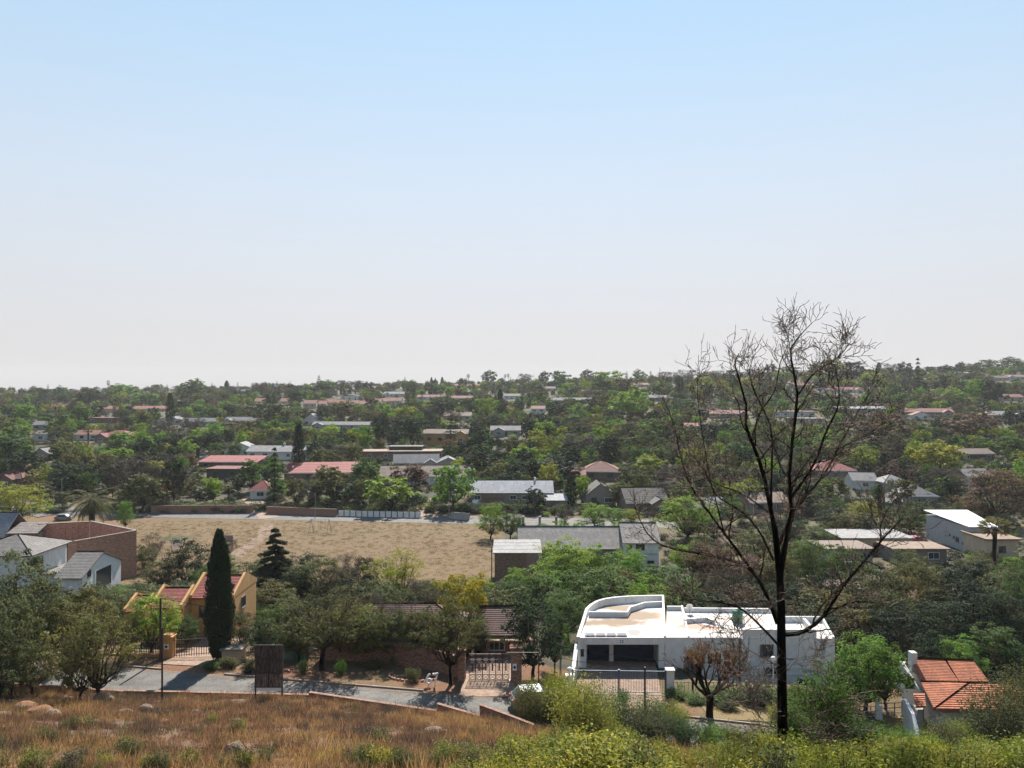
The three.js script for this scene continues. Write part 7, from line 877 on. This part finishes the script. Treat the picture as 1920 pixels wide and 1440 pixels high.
  limb([[1458, 1170, 0], [1438, 1118, 0.4], [1410, 1070, 0.8], [1370, 1050, 1.2], [1297, 1035, 1.7], [1240, 1022, 2.1], [1212, 998, 2.3], [1190, 950, 2.5]], 13, 2, 9); limb([[1410, 1070, 0.8], [1385, 1035, 0.4], [1358, 1000, 0], [1315, 940, -0.5], [1290, 900, -0.9], [1275, 850, -1.1], [1262, 790, -1.3], [1240, 740, -1.4]], 9, 1.6, 10); limb([[1358, 1000, 0], [1345, 950, 0.3], [1330, 890, 0.6], [1318, 820, 0.8], [1308, 740, 1], [1310, 665, 1.1]], 5, 1.2, 8);
  limb([[1450, 1050, 0], [1420, 990, -0.7], [1385, 955, -1.2], [1345, 930, -1.6], [1320, 880, -1.9], [1290, 845, -2.2]], 7, 1.4, 8); limb([[1440, 960, 0], [1390, 925, 0.6], [1340, 905, 1], [1300, 870, 1.3]], 5, 1.2, 6); limb([[1434, 890, 0.2], [1475, 850, 0.6], [1520, 810, 0.9]], 4, 1.2, 5);
  limb([[1460, 1210, 0], [1430, 1178, -0.5], [1387, 1140, -1], [1340, 1128, -1.4], [1302, 1122, -1.7], [1299, 1085, -1.8]], 8, 1.4, 7); limb([[1387, 1140, -1], [1370, 1105, -0.8], [1352, 1075, -0.6]], 3.5, 1.1, 4);
  limb([[1470, 1060, 0], [1480, 1000, 0.8], [1496, 940, 1.4], [1518, 890, 1.8]], 6, 1.2, 7); limb([[1462, 1250, 0], [1400, 1215, 0.6], [1370, 1180, 0.8]], 3, 1, 5); limb([[1468, 1290, 0], [1430, 1270, -0.6], [1385, 1225, -1]], 3, 1, 5, 0.1); limb([[1470, 1330, 0], [1420, 1310, 0.4], [1375, 1268, 0.6]], 3.2, 1, 6, 0.05); limb([[1470, 1345, 0], [1520, 1330, -0.8], [1565, 1345, -1.2], [1600, 1320, -1.4]], 3.4, 1, 6, 0.05); limb([[1472, 1395, 0], [1510, 1380, -0.6], [1560, 1395, -1]], 2.8, 1, 5, 0.05); limb([[1466, 1370, 0], [1430, 1350, -0.6], [1405, 1310, -0.9]], 3, 1, 6, 0.05); limb([[1474, 1260, 0], [1500, 1235, 0.6], [1545, 1230, 0.9]], 2.6, 1, 5, 0.1);
  part('limb', sh(merge(dark)), barkDark, o); part('twig', sh(merge(twigs)), M('twig_bark', [0.40, 0.32, 0.28], { roughness: 0.95 }), o);
}
// pruned red-brown street tree before the villa
{
  const r = rng(909), p = hit(1330, 1347), o = thing('bare_tree', 'pruned red brown tree with stubby upright branches before the villa', 'tree', [p.x, p.y - 0.05, p.z]), dark = [], tw = [], L = new Leaves(910);
  dark.push(tube([V(0, -0.4, 0), V(0.02, 0.9, 0), V(0.05, 1.9, 0)], [0.34, 0.27, 0.3], 9));
  const grow = (at, d, len, rad, lv) => { const c = [at.clone()], q = at.clone(), dd = d.clone(), m = 4; for (let j = 0; j < m; j++) { dd.add(rdir(r).multiplyScalar(0.22)).add(V(0, 0.12, 0)).normalize(); q.addScaledVector(dd, len / m); c.push(q.clone()); } (lv > 1 ? dark : tw).push(tube(c, taper(m, rad, rad * 0.6), lv > 1 ? 6 : 4)); if (!lv) { if (r() < 0.55) for (let k = 0; k < 5; k++) L.blade(q.clone().addScaledVector(rdir(r), 0.1), rdir(r), rdir(r), 0.14, 0.07, r() < 0.5 ? [1.6, 0.55, 0.5] : [0.8, 1, 0.6]); return; } const n = lv > 3 ? 4 : lv > 1 ? 3 : 2; for (let i = 0; i < n; i++) { const e = dd.clone().add(rdir(r).multiplyScalar(0.75)).add(V(0, 0.15, 0)).normalize(); grow(q, e, len * rr(0.55, 0.8, r), rad * 0.62, lv - 1); } };
  for (let i = 0; i < 7; i++) { const a = i / 7 * 6.283 + 0.3; grow(V(0.05, 1.7, 0), V(Math.cos(a) * 0.95, 0.75, Math.sin(a) * 0.95).normalize(), 1.7, 0.15, 4); }
  part('trunk', merge(dark), M('bark_redbrown', [0.42, 0.26, 0.19], { map: rep(texBark, 1) }), o); part('twig', merge(tw), M('twig_redbrown', [0.6, 0.32, 0.24]), o); part('crown', L.build(), leafMats.olive[0], o);
}
renderer.render(scene, camera);
